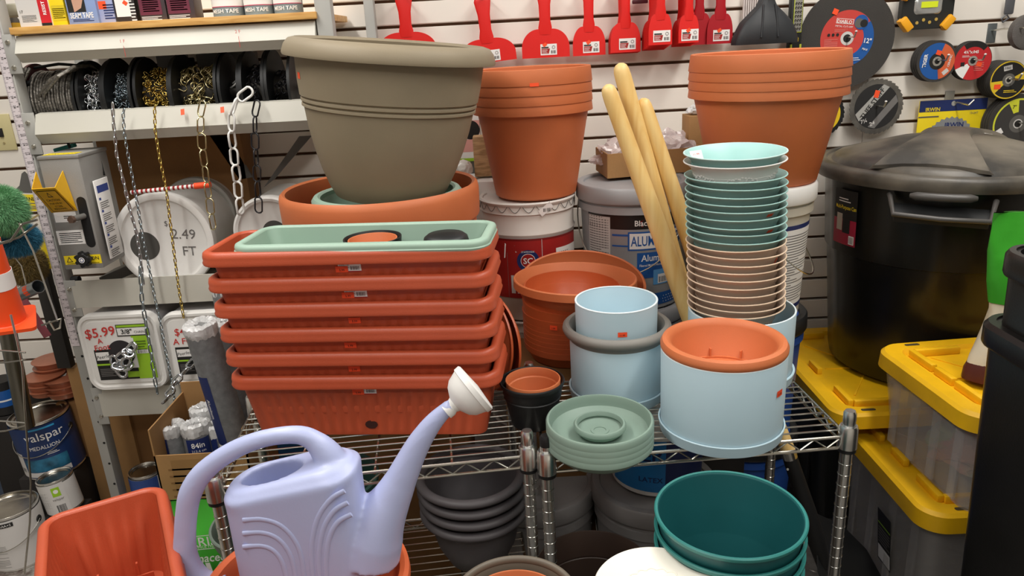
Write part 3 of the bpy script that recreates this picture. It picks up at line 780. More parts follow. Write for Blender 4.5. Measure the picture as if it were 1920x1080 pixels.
for i, py in enumerate(rows):
    e = at(1377, py, yb-.110); z = e.z-.078
    x = at(1378+ (0 if i < 2 else 0), py, yb).x
    rot = (R(random.uniform(-.6, .6)), R(-1.6 if i < 2 else -.4+random.uniform(-.3, .3)), random.uniform(0, 6))
    if i == 0: kind = ('aqua', aqua, P('aqua_edge', '#C2E0DB', .5), bm4, aqua)
    elif i == 1: kind = ('white', whitepl, whitepl, bm3, whitepl)
    elif i < 11: kind = ('teal', tealbowl, tealedge, bm_, tealbowl)
    else: kind = ('beige', taupebowl, taupeedge, bm2, taupebowl)
    if i == 0: lb = 'light aqua bowl with a white tag inside, topmost of the tall bowl stack'
    elif i == 1: lb = 'white flower-embossed bowl just under the aqua bowl of the tall stack'
    elif i < 11: lb = 'dusty teal flower-embossed bowl, %s teal one down in the tall stack' % ordn[i-2]
    else: lb = 'beige flower-embossed bowl, %s beige one down in the tall stack' % ordn[i-11]
    loc = (x, yb, z)
    if kind[0] in proto: ob = dup(proto[kind[0]], loc, lb, rot, skip=('price_sticker',))
    else: ob = proto[kind[0]] = bowl(lb, loc, kind[1], kind[2], kind[3], kind[4], i, rot)
    if i == 0:
        f0 = plane_map((0, 0, 0), (1, 0, 0), (0, 0, 1)); iv = Matrix.Rotation(rot[2], 3, 'Z').inverted()
        d = Decal(plane_map(iv @ Vector((-.072, .050, .066)), iv @ Vector((.92, .3, 0)), iv @ Vector((-.12, .35, .7)))); d.rect(-.016, -.014, .016, .014, paper, n=1); d.text('11.99', 0, .003, .008, red_ink); d.build('tag', ob)
    if i in (6, 8):
        a = -90+31-math.degrees(rot[2]); price(ob, cyl_map(prof_r([(.086, .04), (.096, .066), (.1045, .075)]), .0665, a), '', .018, .009)
    if i == 12:
        a = -90+50-math.degrees(rot[2]); price(ob, cyl_map(prof_r([(.086, .04), (.096, .066)]), .058, a), '', .008, .014)

# green saucers
c = atz(1125, 848, SZ); zt = .0
def saucer(label, loc, r, rb, h, mat, step=True, group=None):
    th = thing('plant_saucer', label, 'saucer', loc, (0, 0, 0), group)
    b = M(); pr = [(0, 0), (rb-.006, 0), (rb, .003), (rb+(r-rb)*.75, h*.45), (r-.001, h*.60), (r, h*.62), (r, h-.003), (r-.0025, h), (r-.006, h), (r-.008, h-.004), (r-.009, h*.66), (rb+(r-rb)*.5, h*.45), (rb-.001, .010), (rb-.010, .006)]
    if step: pr += [(rb*.45, .006), (rb*.44, .0075), (rb*.30, .0075), (rb*.29, .006)]
    pr += [(0, .006)]
    b.lathe(pr, mat, 96); b.build('body', th); return th
s0 = saucer('sage saucer at the bottom of the saucer stack on the right rack', c, .107, .084, .040, sage_dk)
for i, nm in enumerate(['second from the bottom', 'third from the bottom', 'topmost']):
    dup(s0, (c.x, c.y, SZ+.0125*(i+1)), 'wide sage saucer, %s of the saucer stack on the right rack' % nm)
saucer('small sage saucer lying inside the topmost wide sage saucer', (c.x, c.y-.004, SZ+.0125*3+.0085), .052, .041, .024, sage_dk)

# black pot with terracotta pot
c = atz(1001, 792, SZ); zt = at(1003, 712, c.y).z-SZ
r0 = .0705
out = [(.044, 0), (.048, .004), (.060, zt*.62), (.0625, zt*.66), (.061, zt*.68), (.0635, zt*.74), (.0645, zt-.012), (.068, zt-.010), (.0705, zt-.002), (.0700, zt)]
th = thing('flower_pot', 'black round pot with a small terracotta pot inside, beside the window boxes', 'flower pot', c)
b = M(); b.lathe(open_prof(out, .004), blackpl, 80); b.build('body', th)
th = thing('flower_pot', 'small terracotta pot nested in the black round pot beside the window boxes', 'flower pot', (c.x+.002, c.y, SZ+.012))
b = M(); b.lathe(open_prof([(.040, 0), (.043, .003), (.0555, zt-.03), (.0585, zt-.028), (.0595, zt-.010)], .0035), terra, 80); b.build('body', th)

# ============================================================ TERRACOTTA BOWLS AND SAUCERS BEHIND
c = at(1076, 522, 1.83); bzt = c.z
base = .70
sup = thing('cardboard_box', 'brown cardboard box hidden beneath the terracotta saucers behind the racks', 'box', (c.x-.02, 1.845, 0))
b = M(); b.box((0, 0, base/2), (.26, .22, base), card_dk, bev=.003); b.build('body', sup)
zc = base+.002; r = .125; n1 = 0
cx = at(1069, 640, 1.83).x
s0 = thing('plant_saucer', 'brown terracotta saucer at the bottom of the stack behind the grey-rimmed pot', 'saucer', (cx, 1.83, zc))
b = M(); b.lathe([(0, 0), (.10, 0), (.105, .003), (.117, .028), (.121, .03), (.122, .046), (.119, .047), (.114, .03), (.10, .008), (0, .006)], terra_deep, 80); b.build('body', s0)
for i in range(1, 6): dup(s0, (cx, 1.83, zc+.0125*i+ .002), 'terracotta saucer, %s from the bottom of the stack behind the grey-rimmed pot' % ordn[i])
zz = zc+.0125*6+.036
s1 = thing('flower_pot', 'deep terracotta bowl with a wide band above the saucer stack behind', 'bowl', (cx+.002, 1.83, zz-.055), (0, 0, 0))
b = M(); b.lathe([(0, 0), (.09, 0), (.095, .003), (.113, .045), (.1225, .047), (.125, .075), (.121, .076), (.117, .05), (.09, .008), (0, .006)], terra_deep, 80); b.build('body', s1)
price(s1, cyl_map(.1255, .062, -90-24), '1.99', .019, .012)
for i in range(3): dup(s1, (cx+.003*i, 1.83, zz-.055+.017*(i+1)+.006), 'deep terracotta bowl, %s one up in the bowl stack behind the grey-rimmed pot' % ordn[i+1], rot=(R(1), R(2.5), 0), skip=('price_sticker',))
ztop = c.z
th = thing('flower_bowl', 'wide terracotta bowl with a banded rim, topmost and foremost in the back bowl stack', 'bowl', (c.x, 1.83, ztop-.086), (R(-2), R(2), 0))
r = .159
b = M(); b.lathe([(0, 0), (.10, 0), (.108, .005), (.135, .045), (.148, .066), (r, .068), (r, .087), (r-.002, .089), (r-.005, .089), (r-.008, .085), (.143, .062), (.105, .01), (0, .008)], terra, 96); b.build('body', th)
c3 = at(1090, 530, 1.865)
th = thing('flower_bowl', 'widest terracotta bowl tilted forward behind the banded terracotta bowl', 'bowl', (c3.x, 1.865+.04, c3.z-.100), (R(15), R(2), 0))
r = .168
b = M(); b.lathe([(0, 0), (.12, 0), (.128, .005), (.152, .05), (.166, .088), (r, .090), (r, .1), (r-.003, .102), (r-.007, .1), (.158, .07), (.12, .01), (0, .008)], terra, 96); b.build('body', th)
# saucers standing on edge beside
for i, (px, py, rr_, tl) in enumerate(((927, 593, .116, 8), (940, 590, .120, 4))):
    c = at(px, py, 1.60 if i == 0 else 1.61)
    zcn = SZ+rr_+.002
    nm = 'red-brown terracotta saucer standing on edge, %s of the pair beside the window boxes' % ('left one' if i == 0 else 'right one')
    th = thing('plant_saucer', nm, 'saucer', (c.x, 1.66, zcn), (0, R(-90+tl), R(34)))
    b = M(); r = rr_
    b.lathe([(0, 0), (r*.62, 0), (r*.66, .003), (r*.70, .012), (r*.93, .026), (r*.98, .030), (r, .033), (r*.99, .037), (r*.95, .034), (r*.9, .030), (r*.66, .016), (r*.60, .005), (0, .004)], terra_deep, 96); b.build('body', th)

# ============================================================ WOODEN HANDLES
crt = bpy.data.objects
b = M(); b.box((0, 0, .30), (.20, .12, .60), P('dark_crate', '#231F1D', .7), bev=.004); o = b.build('crate', None); o.location = (at(1325, 700, 1.78).x, 1.80, 0); tag(o, 'dark crate under the ends of the ash wood handles', 'crate')
def handle(label, p_top, p_low, r0, r1, zfloor=.601):
    a, c_ = Vector(p_top), Vector(p_low); d_ = c_-a
    k = (zfloor-a.z)/d_.z; e = a+d_*k
    th = tag(None or bpy.data.objects.new('wooden_pole', bpy.data.meshes.new('x')), label, 'tool handle')
    b = M(); L = (e-a).length; pts = []; rs = []
    for s, q in ((0, .05), (.003, .5), (.009, .8), (.02, .95), (.035, 1)):
        pts.append(a+(e-a).normalized()*s); rs.append(r0*q)
    for i in range(1, 12):
        t_ = i/11; pts.append(a+(e-a).normalized()*(.035+(L-.035)*t_)); rs.append(r0+(r1-r0)*min(1, t_*1.6))
    b.tube([(p-e) for p in pts], rs, handle_w, 24)
    o = b.build('wooden_pole', None, sharp=50); o.location = e; tag(o, label, 'tool handle'); bpy.data.objects.remove(th)
    return o
handle('ash wood tool handle, leftmost of three leaning on the grey pail', at(1137, 158, 1.84), at(1283, 560, 1.79), .0195, .025)
handle('ash wood tool handle reaching highest of three leaning on the grey pail', at(1161, 118, 1.90), at(1262, 480, 1.855), .0205, .023)
handle('ash wood tool handle, rightmost of three, running behind the bowl stack', at(1203, 184, 1.90), at(1276, 400, 1.875), .0195, .023)

# ============================================================ BELOW THE RACKS
# grey pots on the left rack's lower shelf
c = at(897, 1036, 1.50); gz = .33+.003
th = thing('flower_pot', 'charcoal bell pot with rolled rim at the bottom of the stack on the lower shelf', 'flower pot', (c.x, 1.50, gz))
ht = at(890, 945, 1.50).z-gz
out = [(.062, 0), (.07, .004), (.092, ht*.35), (.102, ht*.65), (.107, ht*.82), (.1085, ht*.84), (.108, ht*.86), (.110, ht-.012)]
b = M(); b.lathe(open_prof(out, .003), charcoal, 96); b.build('body', th)
b = M(); b.lathe(roll(.117, ht-.006, .0115, .0095), charcoal, 96, closed=True); b.build('rim', th)
price(th, cyl_map(prof_r(out), ht*.86, -90-27), '', .018, .011)
top_z = at(890, 905, 1.5).z
for i in range(3): dup(th, (c.x-.002*i, 1.50, gz+.0285*(i+1)), 'charcoal bell pot with rolled rim, %s of the lower shelf stack' % ['second from the bottom', 'third from the bottom', 'topmost'][i], skip=('price_sticker',))
# dark green pots left lower shelf
dkgreen = P('dark_green_plastic', '#2F4F49', .5, var=.05)
c = at(610, 915, 1.46)
simple_pot('flower_pot', 'dark green pot standing on the lower shelf under the orange-red boxes', 'flower pot', (c.x, 1.475, gz), .115, .085, .25, dkgreen, band=(.022, .004))
c = at(486, 975, 1.46)
th = simple_pot('flower_pot', 'grey-green pot at the left end of the lower shelf behind the chrome post', 'flower pot', (c.x, 1.46, gz), .105, .07, c.z-gz, P('grey_green_plastic', '#6E7B70', .5), ridges=(.1,), band=(.03, .004))
# teal pots
c = at(1368, 961, 1.10)
H_ = .20
def tealpot(label, loc):
    th = thing('round_pot', label, 'flower pot', loc)
    r = c_r; out = [(r*.70, 0), (r*.73, .004), (r*.83, H_*.40), (r*.842, H_*.42), (r*.855, H_*.53), (r*.867, H_*.55), (r*.88, H_*.64), (r*.892, H_*.66), (r*.96, H_-.002), (r*.965, H_)]
    b = M(); b.lathe(open_prof(out, .003), teal, 96); b.build('body', th)
    b = M(); b.lathe([(r*.945, H_-.004), (r*.985, H_-.005), (r, H_-.002), (r, H_+.002), (r*.985, H_+.004), (r*.955, H_+.003)], P('teal_rim_plastic', '#2F7D78', .42), 96, closed=True); b.build('rim', th)
    return th
dz_ = c.y*cp_-(c.z-EYE)*sp_
c_r = 139*dz_/FPX
tz = c.z-H_
first = tealpot('deep teal round pot, topmost of the stack in front of the right rack', (c.x, 1.10, tz))
price(first, cyl_map(c_r*.955, H_-.02, -90+62), '', .010, .012)
cur = tz; i = 1
while cur-.032 > TZ+.0: 
    cur -= .032; dup(first, (c.x, 1.10, cur), 'deep teal round pot, %s from the top of the front right stack' % ordn[i], skip=('price_sticker',)); i += 1
blk = thing('wooden_block', 'flat wooden board under the deep teal pot stack', 'board', (c.x, 1.10, TZ+.0005))
b = M(); b.box((0, 0, (cur-TZ)/2), (.16, .16, max(.004, cur-TZ-.001)), shelf_w); b.build('body', blk)
# brown pot with terracotta liner, front centre
c = at(965, 1120, 1.0)
rr_ = 122*(c.y*cp_-(c.z-EYE)*sp_)/FPX
th = thing('round_pot', 'taupe brown round pot holding a terracotta liner at the bottom centre', 'flower pot', (c.x, 1.0, TZ))
h = c.z-TZ; out = [(rr_*.7, 0), (rr_*.72, .004), (rr_*.9, h-.03), (rr_*.93, h-.01)]
b = M(); b.lathe(open_prof(out, .003), P('taupe_brown', '#6E6558', .5), 96); b.build('body', th)
b = M(); b.lathe(roll(rr_*.95, h-.006, rr_*.055, .008), P('taupe_brown', '#6E6558', .5), 96, closed=True); b.build('rim', th)
simple_pot('flower_pot', 'terracotta liner inside the taupe brown pot at the bottom centre', 'flower pot', (c.x, 1.0, TZ+.03), rr_*.80, rr_*.6, h-.045, terra, t=.004)
# white scalloped dish
c = at(1233, 1104, .97)
rr_ = 120*(c.y*cp_-(c.z-EYE)*sp_)/FPX
h = c.z-TZ
th = thing('round_pot', 'cream white round dish with a scalloped ring at the bottom edge', 'flower pot', (c.x, .97, TZ))
b = M(); b.lathe([(0, 0), (rr_*.6, 0), (rr_*.62, .004), (rr_*.9, h-.012), (rr_, h-.004), (rr_, h), (rr_*.985, h+.002), (rr_*.93, h+.001), (rr_*.60, h-.006), (0, h-.006)], cream, 96); b.build('body', th)
b = M(); n = 120; pts = [Vector(((rr_*.50+.0025*abs(math.sin(i*PI*18/n))*2)*math.cos(2*PI*i/n), (rr_*.50+.0025*abs(math.sin(i*PI*18/n))*2)*math.sin(2*PI*i/n), h-.0055)) for i in range(n)]
b.tube(pts, .0016, cream, 6, closed=True); b.build('scalloped_ring', th)
# dark pot on floor
c = at(1112, 1062, 1.39)
rr_ = 108*(c.y*cp_-(c.z-EYE)*sp_)/FPX
th = simple_pot('round_pot', 'very dark brown round pot on the floor under the right rack', 'flower pot', (c.x, 1.39, 0), rr_, rr_*.75, c.z, brownpot, ridges=(c.z-.07,))
# orange pot with watering can
c = at(575, 1083, .98); RO_ = 193*(c.y*cp_-(c.z-EYE)*sp_)/FPX
th = thing('round_planter', 'large orange terracotta planter carrying the lavender watering can', 'planter', (c.x, .98, TZ))
h = c.z-TZ; terra_or = P('orange_terracotta_plastic', '#D9683B', .5, var=.04)
out = [(RO_*.68, 0), (RO_*.7, .004), (RO_*.86, h-.05), (RO_*.9, h-.02)]
b = M(); b.lathe(open_prof(out, .004), terra_or, 96); b.build('body', th)
b = M(); b.lathe([(RO_*.87, h-.045), (RO_*.96, h-.03), (RO_, h-.012), (RO_*.99, h-.001), (RO_*.95, h+.003), (RO_*.9, h), (RO_*.87, h-.012), (RO_*.86, h-.04)], terra_or, 96, closed=True); b.build('rim', th)
POTC = (c.x, .98, c.z)

# ============================================================ WATERING CAN
CY = 1.0
def cw(px, py, y=CY): return at(px, py, y)
wc_th = thing('watering_can', 'lavender plastic watering can with white rose standing in the orange planter', 'watering can', (cw(560, 1070).x, CY, POTC[2]-.05))
OC = Vector(wc_th.location)
def L(px, py, y=0.0): return at(px, py, CY+y)-OC
def raw_mesh(build):
    b = M(); build(b); o = b.build('tmp', None); return o
def can_body(b):
    zt = L(425, 951, -.053); zr = L(655, 903, -.053)
    slope = (zr.z-zt.z)/(zr.x-zt.x)
    xl = L(413, 1000, -.05).x; xr = L(676, 1000, -.05).x; xr2 = L(722, 1075, -.05).x
    xm = (xl+xr)/2; hw = (xr-xl)/2; z0 = -.03
    zmid = zt.z+slope*(xm-zt.x)
    hd = .053; N = dict(ncorner=8, nx=24, ny=8)
    rings = []
    for z, e in ((z0, .0), (zmid-.10, 0), (zmid-.06, 0), (zmid-.02, 0)):
        k = max(0, min(1, (z-(zmid-.11))/.08)) if z > zmid-.11 else 0
        rings.append(rring(xm, 0, z, hw, hd, .047, slope=slope*k, **N))
    rings.append(rring(xm, 0, zmid-.003, hw, hd, .043, slope=slope, **N))
    rings.append(rring(xm, 0, zmid+.003, hw-.002, hd-.003, .047, slope=slope, **N))
    rings.append(rring(xm, 0, zmid+.004, hw-.005, hd-.006, .047, slope=slope, **N))
    rings.append(rring(xm-.002, 0, zmid+.009, hw-.008, hd-.009, .047, slope=slope*1.05, **N))
    rings.append(rring(xm-.004, 0, zmid+.013, hw-.018, hd-.014, .043, slope=slope*1.15, **N))
    rings.append(rring(xm-.006, 0, zmid+.014, hw-.030, hd-.018, .047, slope=slope*1.2, **N))
    # opening
    oc = L(510, 894, -.004); ox = oc.x; oz = zmid+.014+slope*1.2*(ox-xm+.006)
    base = rings[-1]
    def ell(a, c, z, sl):
        out = []
        for p in base:
            an = math.atan2((p.y)/.034, (p.x-ox)/.07); out.append(Vector((ox+a*math.cos(an), c*math.sin(an), z+sl*a*math.cos(an))))
        return out
    rings.append(ell(.053, .031, oz+.001, slope*1.2)); rings.append(ell(.048, .028, oz-.001, slope*1.2)); rings.append(ell(.048, .028, oz-.02, slope)); rings.append(ell(.055, .032, oz-.09, 0))
    b.loft(rings, lav, True, True)
def can_handle(b):
    px = [(640, 925, 32), (632, 885, 33), (612, 850, 27), (588, 826, 19.5), (558, 815, 17), (510, 819, 16), (470, 830, 16.5), (435, 846, 17.5), (400, 869, 18.5), (374, 894, 20), (357, 925, 21), (350, 960, 20), (347, 1000, 20), (348, 1040, 22), (360, 1075, 26), (385, 1098, 28), (420, 1105, 30)]
    pts = [L(x, y, .0) for x, y, r in px]; rs = [r*.84/1000 for *_, r in px]
    # smooth
    P2 = []; R2 = []
    for i in range(len(pts)-1):
        p0 = pts[max(0, i-1)]; p1 = pts[i]; p2 = pts[i+1]; p3 = pts[min(len(pts)-1, i+2)]
        for s in range(4):
            t = s/4; P2.append(.5*((2*p1)+(p2-p0)*t+(2*p0-5*p1+4*p2-p3)*t*t+(3*p1-p0-3*p2+p3)*t**3)); R2.append(rs[i]+(rs[i+1]-rs[i])*t)
    P2.append(pts[-1]); R2.append(rs[-1]); b.tube(P2, R2, lav, 20, flat=.95, up=(0, 1, 0))
def can_spout(b):
    px = [(690, 1040, 62), (700, 1000, 58), (716, 965, 47), (736, 930, 36), (753, 896, 29), (769, 862, 25), (787, 828, 21.5), (810, 795, 17.5), (832, 772, 14), (848, 759, 12)]
    pts = [L(x, y, .0) for x, y, r in px]; rs = [r*.84/1000 for *_, r in px]
    P2 = []; R2 = []
    for i in range(len(pts)-1):
        p0 = pts[max(0, i-1)]; p1 = pts[i]; p2 = pts[i+1]; p3 = pts[min(len(pts)-1, i+2)]
        for s in range(5):
            t = s/5; P2.append(.5*((2*p1)+(p2-p0)*t+(2*p0-5*p1+4*p2-p3)*t*t+(3*p1-p0-3*p2+p3)*t**3)); R2.append(rs[i]+(rs[i+1]-rs[i])*t)
    P2.append(pts[-1]); R2.append(rs[-1]); b.tube(P2, R2, lav, 24, up=(0, 1, 0)); return P2
def both(b): can_body(b); can_handle(b); can_spout(b)
tmp = raw_mesh(both)
md = tmp.modifiers.new('r', 'REMESH'); md.mode = 'VOXEL'; md.voxel_size = .0032; md.use_smooth_shade = True
md = tmp.modifiers.new('s', 'SMOOTH'); md.factor = .5; md.iterations = 9
dg = bpy.context.evaluated_depsgraph_get(); me = bpy.data.meshes.new_from_object(tmp.evaluated_get(dg))
hs = [L(x, y) for x, y in ((628, 868), (607, 842), (585, 822), (510, 817), (435, 845), (372, 896), (350, 960), (347, 1000), (348, 1060))]
VS = [v.co.copy() for v in me.vertices]
xs_line = L(676, 915).x; hx = L(404, 1060).x; hb = L(655, 885)
groups = {'body': [], 'handle': [], 'spout': []}
slope_h = L(640, 862); hline = L(600, 880)
for p in me.polygons:
    c = p.center; 
    if c.x > xs_line and c.z > L(700, 1075).z-(.0) and c.x > xs_line+(0): g = 'spout'
    elif c.x < hx: g = 'handle'
    else:
        # above the shoulder plane -> handle
        a_, b__ = L(430, 880), L(668, 868)
        g = 'handle' if (c.z-a_.z) > (b__.z-a_.z)*(c.x-a_.x)/(b__.x-a_.x)+.004 else 'body'
    groups[g].append(tuple(p.vertices))
for g, fs in groups.items():
    used = sorted({i for f in fs for i in f}); mp_ = {v: k for k, v in enumerate(used)}
    mm = bpy.data.meshes.new(g); mm.from_pydata([VS[i] for i in used], [], [[mp_[i] for i in f] for f in fs]); mm.materials.append(lav)
    for p in mm.polygons: p.use_smooth = True
    # keep the shared normals so the join stays smooth
    nn = [me.vertices[i].normal.copy() for i in used]
    mm.normals_split_custom_set_from_vertices(nn)
    o = bpy.data.objects.new(g, mm); COL.objects.link(o); o.parent = wc_th
bpy.data.objects.remove(tmp)
# rose
a = L(838, 770); c2_ = L(888, 729, .014); ax = (c2_-a).normalized(); q = ax.to_track_quat('Z', 'Y').to_matrix().to_4x4()
Ln = (c2_-a).length; b = M(); Rr = .0405
b.lathe([(0, -.002), (.0125, -.002), (.0125, .006), (.0105, .010), (.0125, .015), (.026, .022), (.033, .030), (.0365, .040), (.0385, Ln-.006), (Rr, Ln-.005), (Rr+.0005, Ln+.003), (Rr-.002, Ln+.005), (0, Ln+.008)], whitepl, 64, Matrix.Translation(a) @ q)
b.build('rose', wc_th)
# raised arcs on the front
b = M()
def arc_pts(P_, n=30):
    out = []; Q = [L(x, y, -.053) for x, y in P_]
    for i in range(len(Q)-1):
        p0 = Q[max(0, i-1)]; p1 = Q[i]; p2 = Q[i+1]; p3 = Q[min(len(Q)-1, i+2)]
        for s in range(8):
            t = s/8; out.append(.5*((2*p1)+(p2-p0)*t+(2*p0-5*p1+4*p2-p3)*t*t+(3*p1-p0-3*p2+p3)*t**3))
    out.append(Q[-1])
    for p in out: p.y = -.0525
    return out
for k in range(3):
    y0 = 975+k*25; dx = -k*15
    b.tube(arc_pts([(455, y0+1), (490, y0-1), (525+dx*.4, y0+10-k), (552+dx*.8, y0+38-k*5), (566+dx, y0+75-k*10), (574+dx, 1120)]), .0042, lav, 10, flat=.5, up=(0, 1, 0))
    X0 = (646, 652, 659)[k]; y0 = (921, 943, 965)[k]
    b.tube(arc_pts([(X0, y0), (622+k*6, y0+14), (600+k*9, y0+42), (588+k*12, y0+78), (584+k*14, y0+120), (590+k*14, 1120)]), .0042, lav, 10, flat=.5, up=(0, 1, 0))
b.build('relief_arcs', wc_th)

# ============================================================ ORANGE-RED BOXES, FRONT LEFT
zr2 = .77
Pl, Pr = atz(84, 978, zr2), atz(290, 908, zr2)
ex = Vector((.88, .475, 0)).normalized(); ey = Vector((ex.y, -ex.x, 0)); 
ctr = (Pl+Pr)/2+ey*(BW/2)+Vector((-.006, .016, 0)); yw = math.atan2(ey.y, ey.x)
fb = dup(box0, (ctr.x, ctr.y, zr2-BH), 'orange-red window box lying open at the bottom left, short end towards the shelves', (0, 0, yw), skip=('price_sticker', 'barcode_label', 'drain_hole'))
b = M()
for y in (-.03, .03): b.box((-BW/2+.078, y, .040), (.006, .003, .03), terra_box); b.box((-BW/2+.082, y, .0255), (.003, .045, .010), terra_box)
for y in (-.035, .03): b.lathe(roll(.008, 0, .0015, .0015, 6), terra_box, 20, Matrix.Translation((-BW/2+.115, y, .0072)), closed=True)
b.build('inner_ribs', fb)
dup(fb, (ctr.x+ex.x*.005, ctr.y+ex.y*.005, zr2-BH-.056), 'orange-red window box nested under the open one at the bottom left', (0, 0, yw), skip=('inner_ribs',))
sp_b = thing('cardboard_box', 'brown cardboard box carrying the two orange-red boxes at the bottom left', 'box', (ctr.x, ctr.y-.03, 0), (0, 0, yw))
b = M(); hz_ = zr2-BH-.058; b.box((0, 0, hz_/2), (.46, .15, hz_-.001), card, bev=.003); b.build('body', sp_b)

# ============================================================ GREEN BAG, LEFT
q = at(365, 1000, 1.60)
zt = at(365, 936, 1.60).z
th = thing('soil_bag', 'green potting bag with white HARRIS lettering behind the watering can handle', 'bag', (q.x, 1.60, 0))
b = M(); rings = []
for z, hw, hd in ((.20, .09, .05), (.22, .105, .06), (.35, .115, .06), (zt-.10, .115, .05), (zt-.05, .112, .02), (zt-.02, .112, .004), (zt, .11, .002)):
    rings.append([Vector((hw*math.cos(a)*(1), hd*math.sin(a)+.004*math.sin(5*a+z*40), z+(.012*math.cos(a) if z > .5 else 0))) for a in [2*PI*i/40 for i in range(40)]])
b.loft(rings, greenb); b.build('body', th, sharp=60)
d = Decal(plane_map((0, -.066, 0), (.998, 0, .06), (0, 0, 1)))
zc = at(393, 1010, 1.55).z
u0 = at(393, 1010, 1.55).x-q.x
d.rect(u0-.08, zc+.017, u0+.05, zc+.019, paper); d.rect(u0-.08, zc-.021, u0+.05, zc-.019, paper)
d.text('HARRIS', u0-.034, zc+.002, .036, paper, .01, width=.115); d.text('SINCE 1922', u0-.005, zc-.013, .010, paper)
d.text('Diatomaceous', u0-.02, zc-.045, .034, paper, .015, it=.2, width=.17); d.text('Vi', u0, zc-.085, .07, paper, .03, it=.3)
d.build('front_print', th)
su = thing('cardboard_box', 'low brown box under the green potting bag on the left', 'box', (q.x, 1.60, 0)); b = M(); b.box((0, 0, .10), (.2, .14, .199), card_dk); b.build('body', su)

# ============================================================ LEFT GONDOLA SHELVING
LY = 2.12
XL, XR = -1.286, -.487
gon = thing('steel_gondola_shelving', 'grey steel shelving unit on the left holding chain spools and chain pails', 'shelving', (0, 0, 0))
def shelfpart(zt, zb, front=LY, tray=True, xl=XL, xr=XR, lipdrop=None):
    b = M(); h = zt-zb; yb = WY-.03
    pf = [(front+.028, zt), (front+.004, zt-.003), (front-.020, zb+h*.34), (front+.003, zb), (front+.018, zb), (front+.03, zb+.01), (yb, zb+.01), (yb, zb+.014), (front+.035, zb+.016), (front+.034, zt-.004)]
    b.prism(pf, lambda u, v, w: Vector((xl+(xr-xl)*w, u, v)), 1, greylip)
    return b.build('shelf', gon, sharp=20)
z1t, z1b = at(28, 63, LY).z-.004, at(28, 119, LY).z
shelfpart(z1t, z1b)
z2t, z2b = at(65, 213, LY).z, at(68, 271, LY).z
shelfpart(z2t, z2b)
z3t, z3b = at(131, 527, LY).z, at(138, 577, LY).z
def shelfbox(zt, zb, xl=XL-.012, xr=XR):
    b = M(); y0 = LY-.005; yb = WY-.03; k = zb+(zt-zb)*.3
    pf = [(y0, zt), (y0-.004, k), (y0-.002, zb), (y0+.02, zb), (yb, zb+.006), (yb, zb+.010), (y0+.004, zb+.010), (y0+.004, zt)]
    b.prism(pf, lambda u, v, w: Vector((xl+(xr-xl)*w, u, v)), 1, greylip); return b.build('shelf', gon, sharp=20)
shelfbox(z3t, z3b)
z4t, z4b = at(178, 728, LY).z, at(185, 780, LY).z
shelfbox(z4t, z4b)
b = M(); xg = -1.342
b.box((xg+.014, LY+.02, 1.05), (.030, .045, 2.1), greyst, bev=.002)
for k in range(24): b.cyl((xg+.022, LY-.0032, .2+k*.075), (xg+.022, LY-.0022, .2+k*.075), .004, black, n=10)
b.build('upright_post', gon)
for zt, zb in ((z1t, z1b), (z2t, z2b), (z3t, z3b), (z4t, z4b)):
    b = M(); b.box((xg+.040, LY-.004, (zt+zb)/2-.012), (.034, .004, (zt-zb)+.03), greyst, bev=.001)
    for dz in (.03, -.035): b.lathe([(0, .005), (.005, .004), (.007, 0)], wire_m, 12, Matrix.Translation((xg+.036, LY-.006, (zt+zb)/2-.012+dz)) @ Matrix.Rotation(R(90), 4, 'X'))
    b.build('shelf_bracket', gon)
for X, Y, nm in ((-.462, LY+.02, 'upright_post'), (-.40, WY-.04, 'upright_post'), (-1.33, WY-.04, 'upright_post')):
    b = M(); b.box((X, Y, 1.05), (.042 if Y < 2.3 else .03, .04, 2.1), greyst, bev=.002); b.build(nm, gon)
b = M(); b.prism([(at(548, 262, 2.3).x, at(548, 262, 2.3).z), (at(560, 262, 2.3).x+.02, at(548, 262, 2.3).z), (at(500, 345, 2.3).x, at(500, 345, 2.3).z), (at(480, 360, 2.3).x, at(490, 360, 2.3).z)], lambda u, v, w: Vector((u, 2.38+w, v)), .01, greydark); b.build('brace', gon)
b = M(); b.prism([(at(365, 262, 2.3).x, at(365, 262, 2.3).z), (at(400, 262, 2.3).x, at(400, 262, 2.3).z), (at(450, 345, 2.3).x, at(450, 345, 2.3).z), (at(425, 350, 2.3).x, at(425, 350, 2.3).z)], lambda u, v, w: Vector((u, 2.42+w, v)), .01, greydark); b.build('brace', gon)
# spool rod
zr_ = at(300, 178, 2.26).z
b = M(); b.cyl((XL-.02, 2.25, zr_), (XR+.02, 2.25, zr_), .009, greydark, n=16); b.build('spool_rod', gon)
# ruler
fr = plane_map((xg+.012, LY-.0045, 0), (1, 0, 0), (0, 0, 1))
d = Decal(fr); z_lo, z_hi = at(140, 648, LY).z, 2.0
d.rect(-.0125, z_lo, .0125, z_hi, P('ruler_white', '#D9CFD2', .5), n=1)
z = z_lo+.01; i = 0
tick = []
while z < 1.72:
    L_ = .010 if i % 8 == 0 else (.006 if i % 4 == 0 else .004)
    d.k = 2; d.rect(.0125-L_ if False else -.0125, z, -.0125+L_, z+.0007, ink, n=1); d.k = 2; d.rect(.0125-L_*.7, z, .0125, z+.0007, ink, n=1)
    if i % 8 == 4 and z < 1.7:
        d.k = 3; d.text(str(1+(i//8) % 36), -.001, z, .0085, ink, rot=-PI/2, bold=.01); d.k = 3; d.text(str(36-(i//8) % 36), .0065, z, .0085, ink, rot=-PI/2, bold=.01)
    z += .0254/8*1.0; i += 1
rl = d.build('ruler', None); tag(rl, 'white inch ruler tape stuck down the left shelving post', 'ruler')
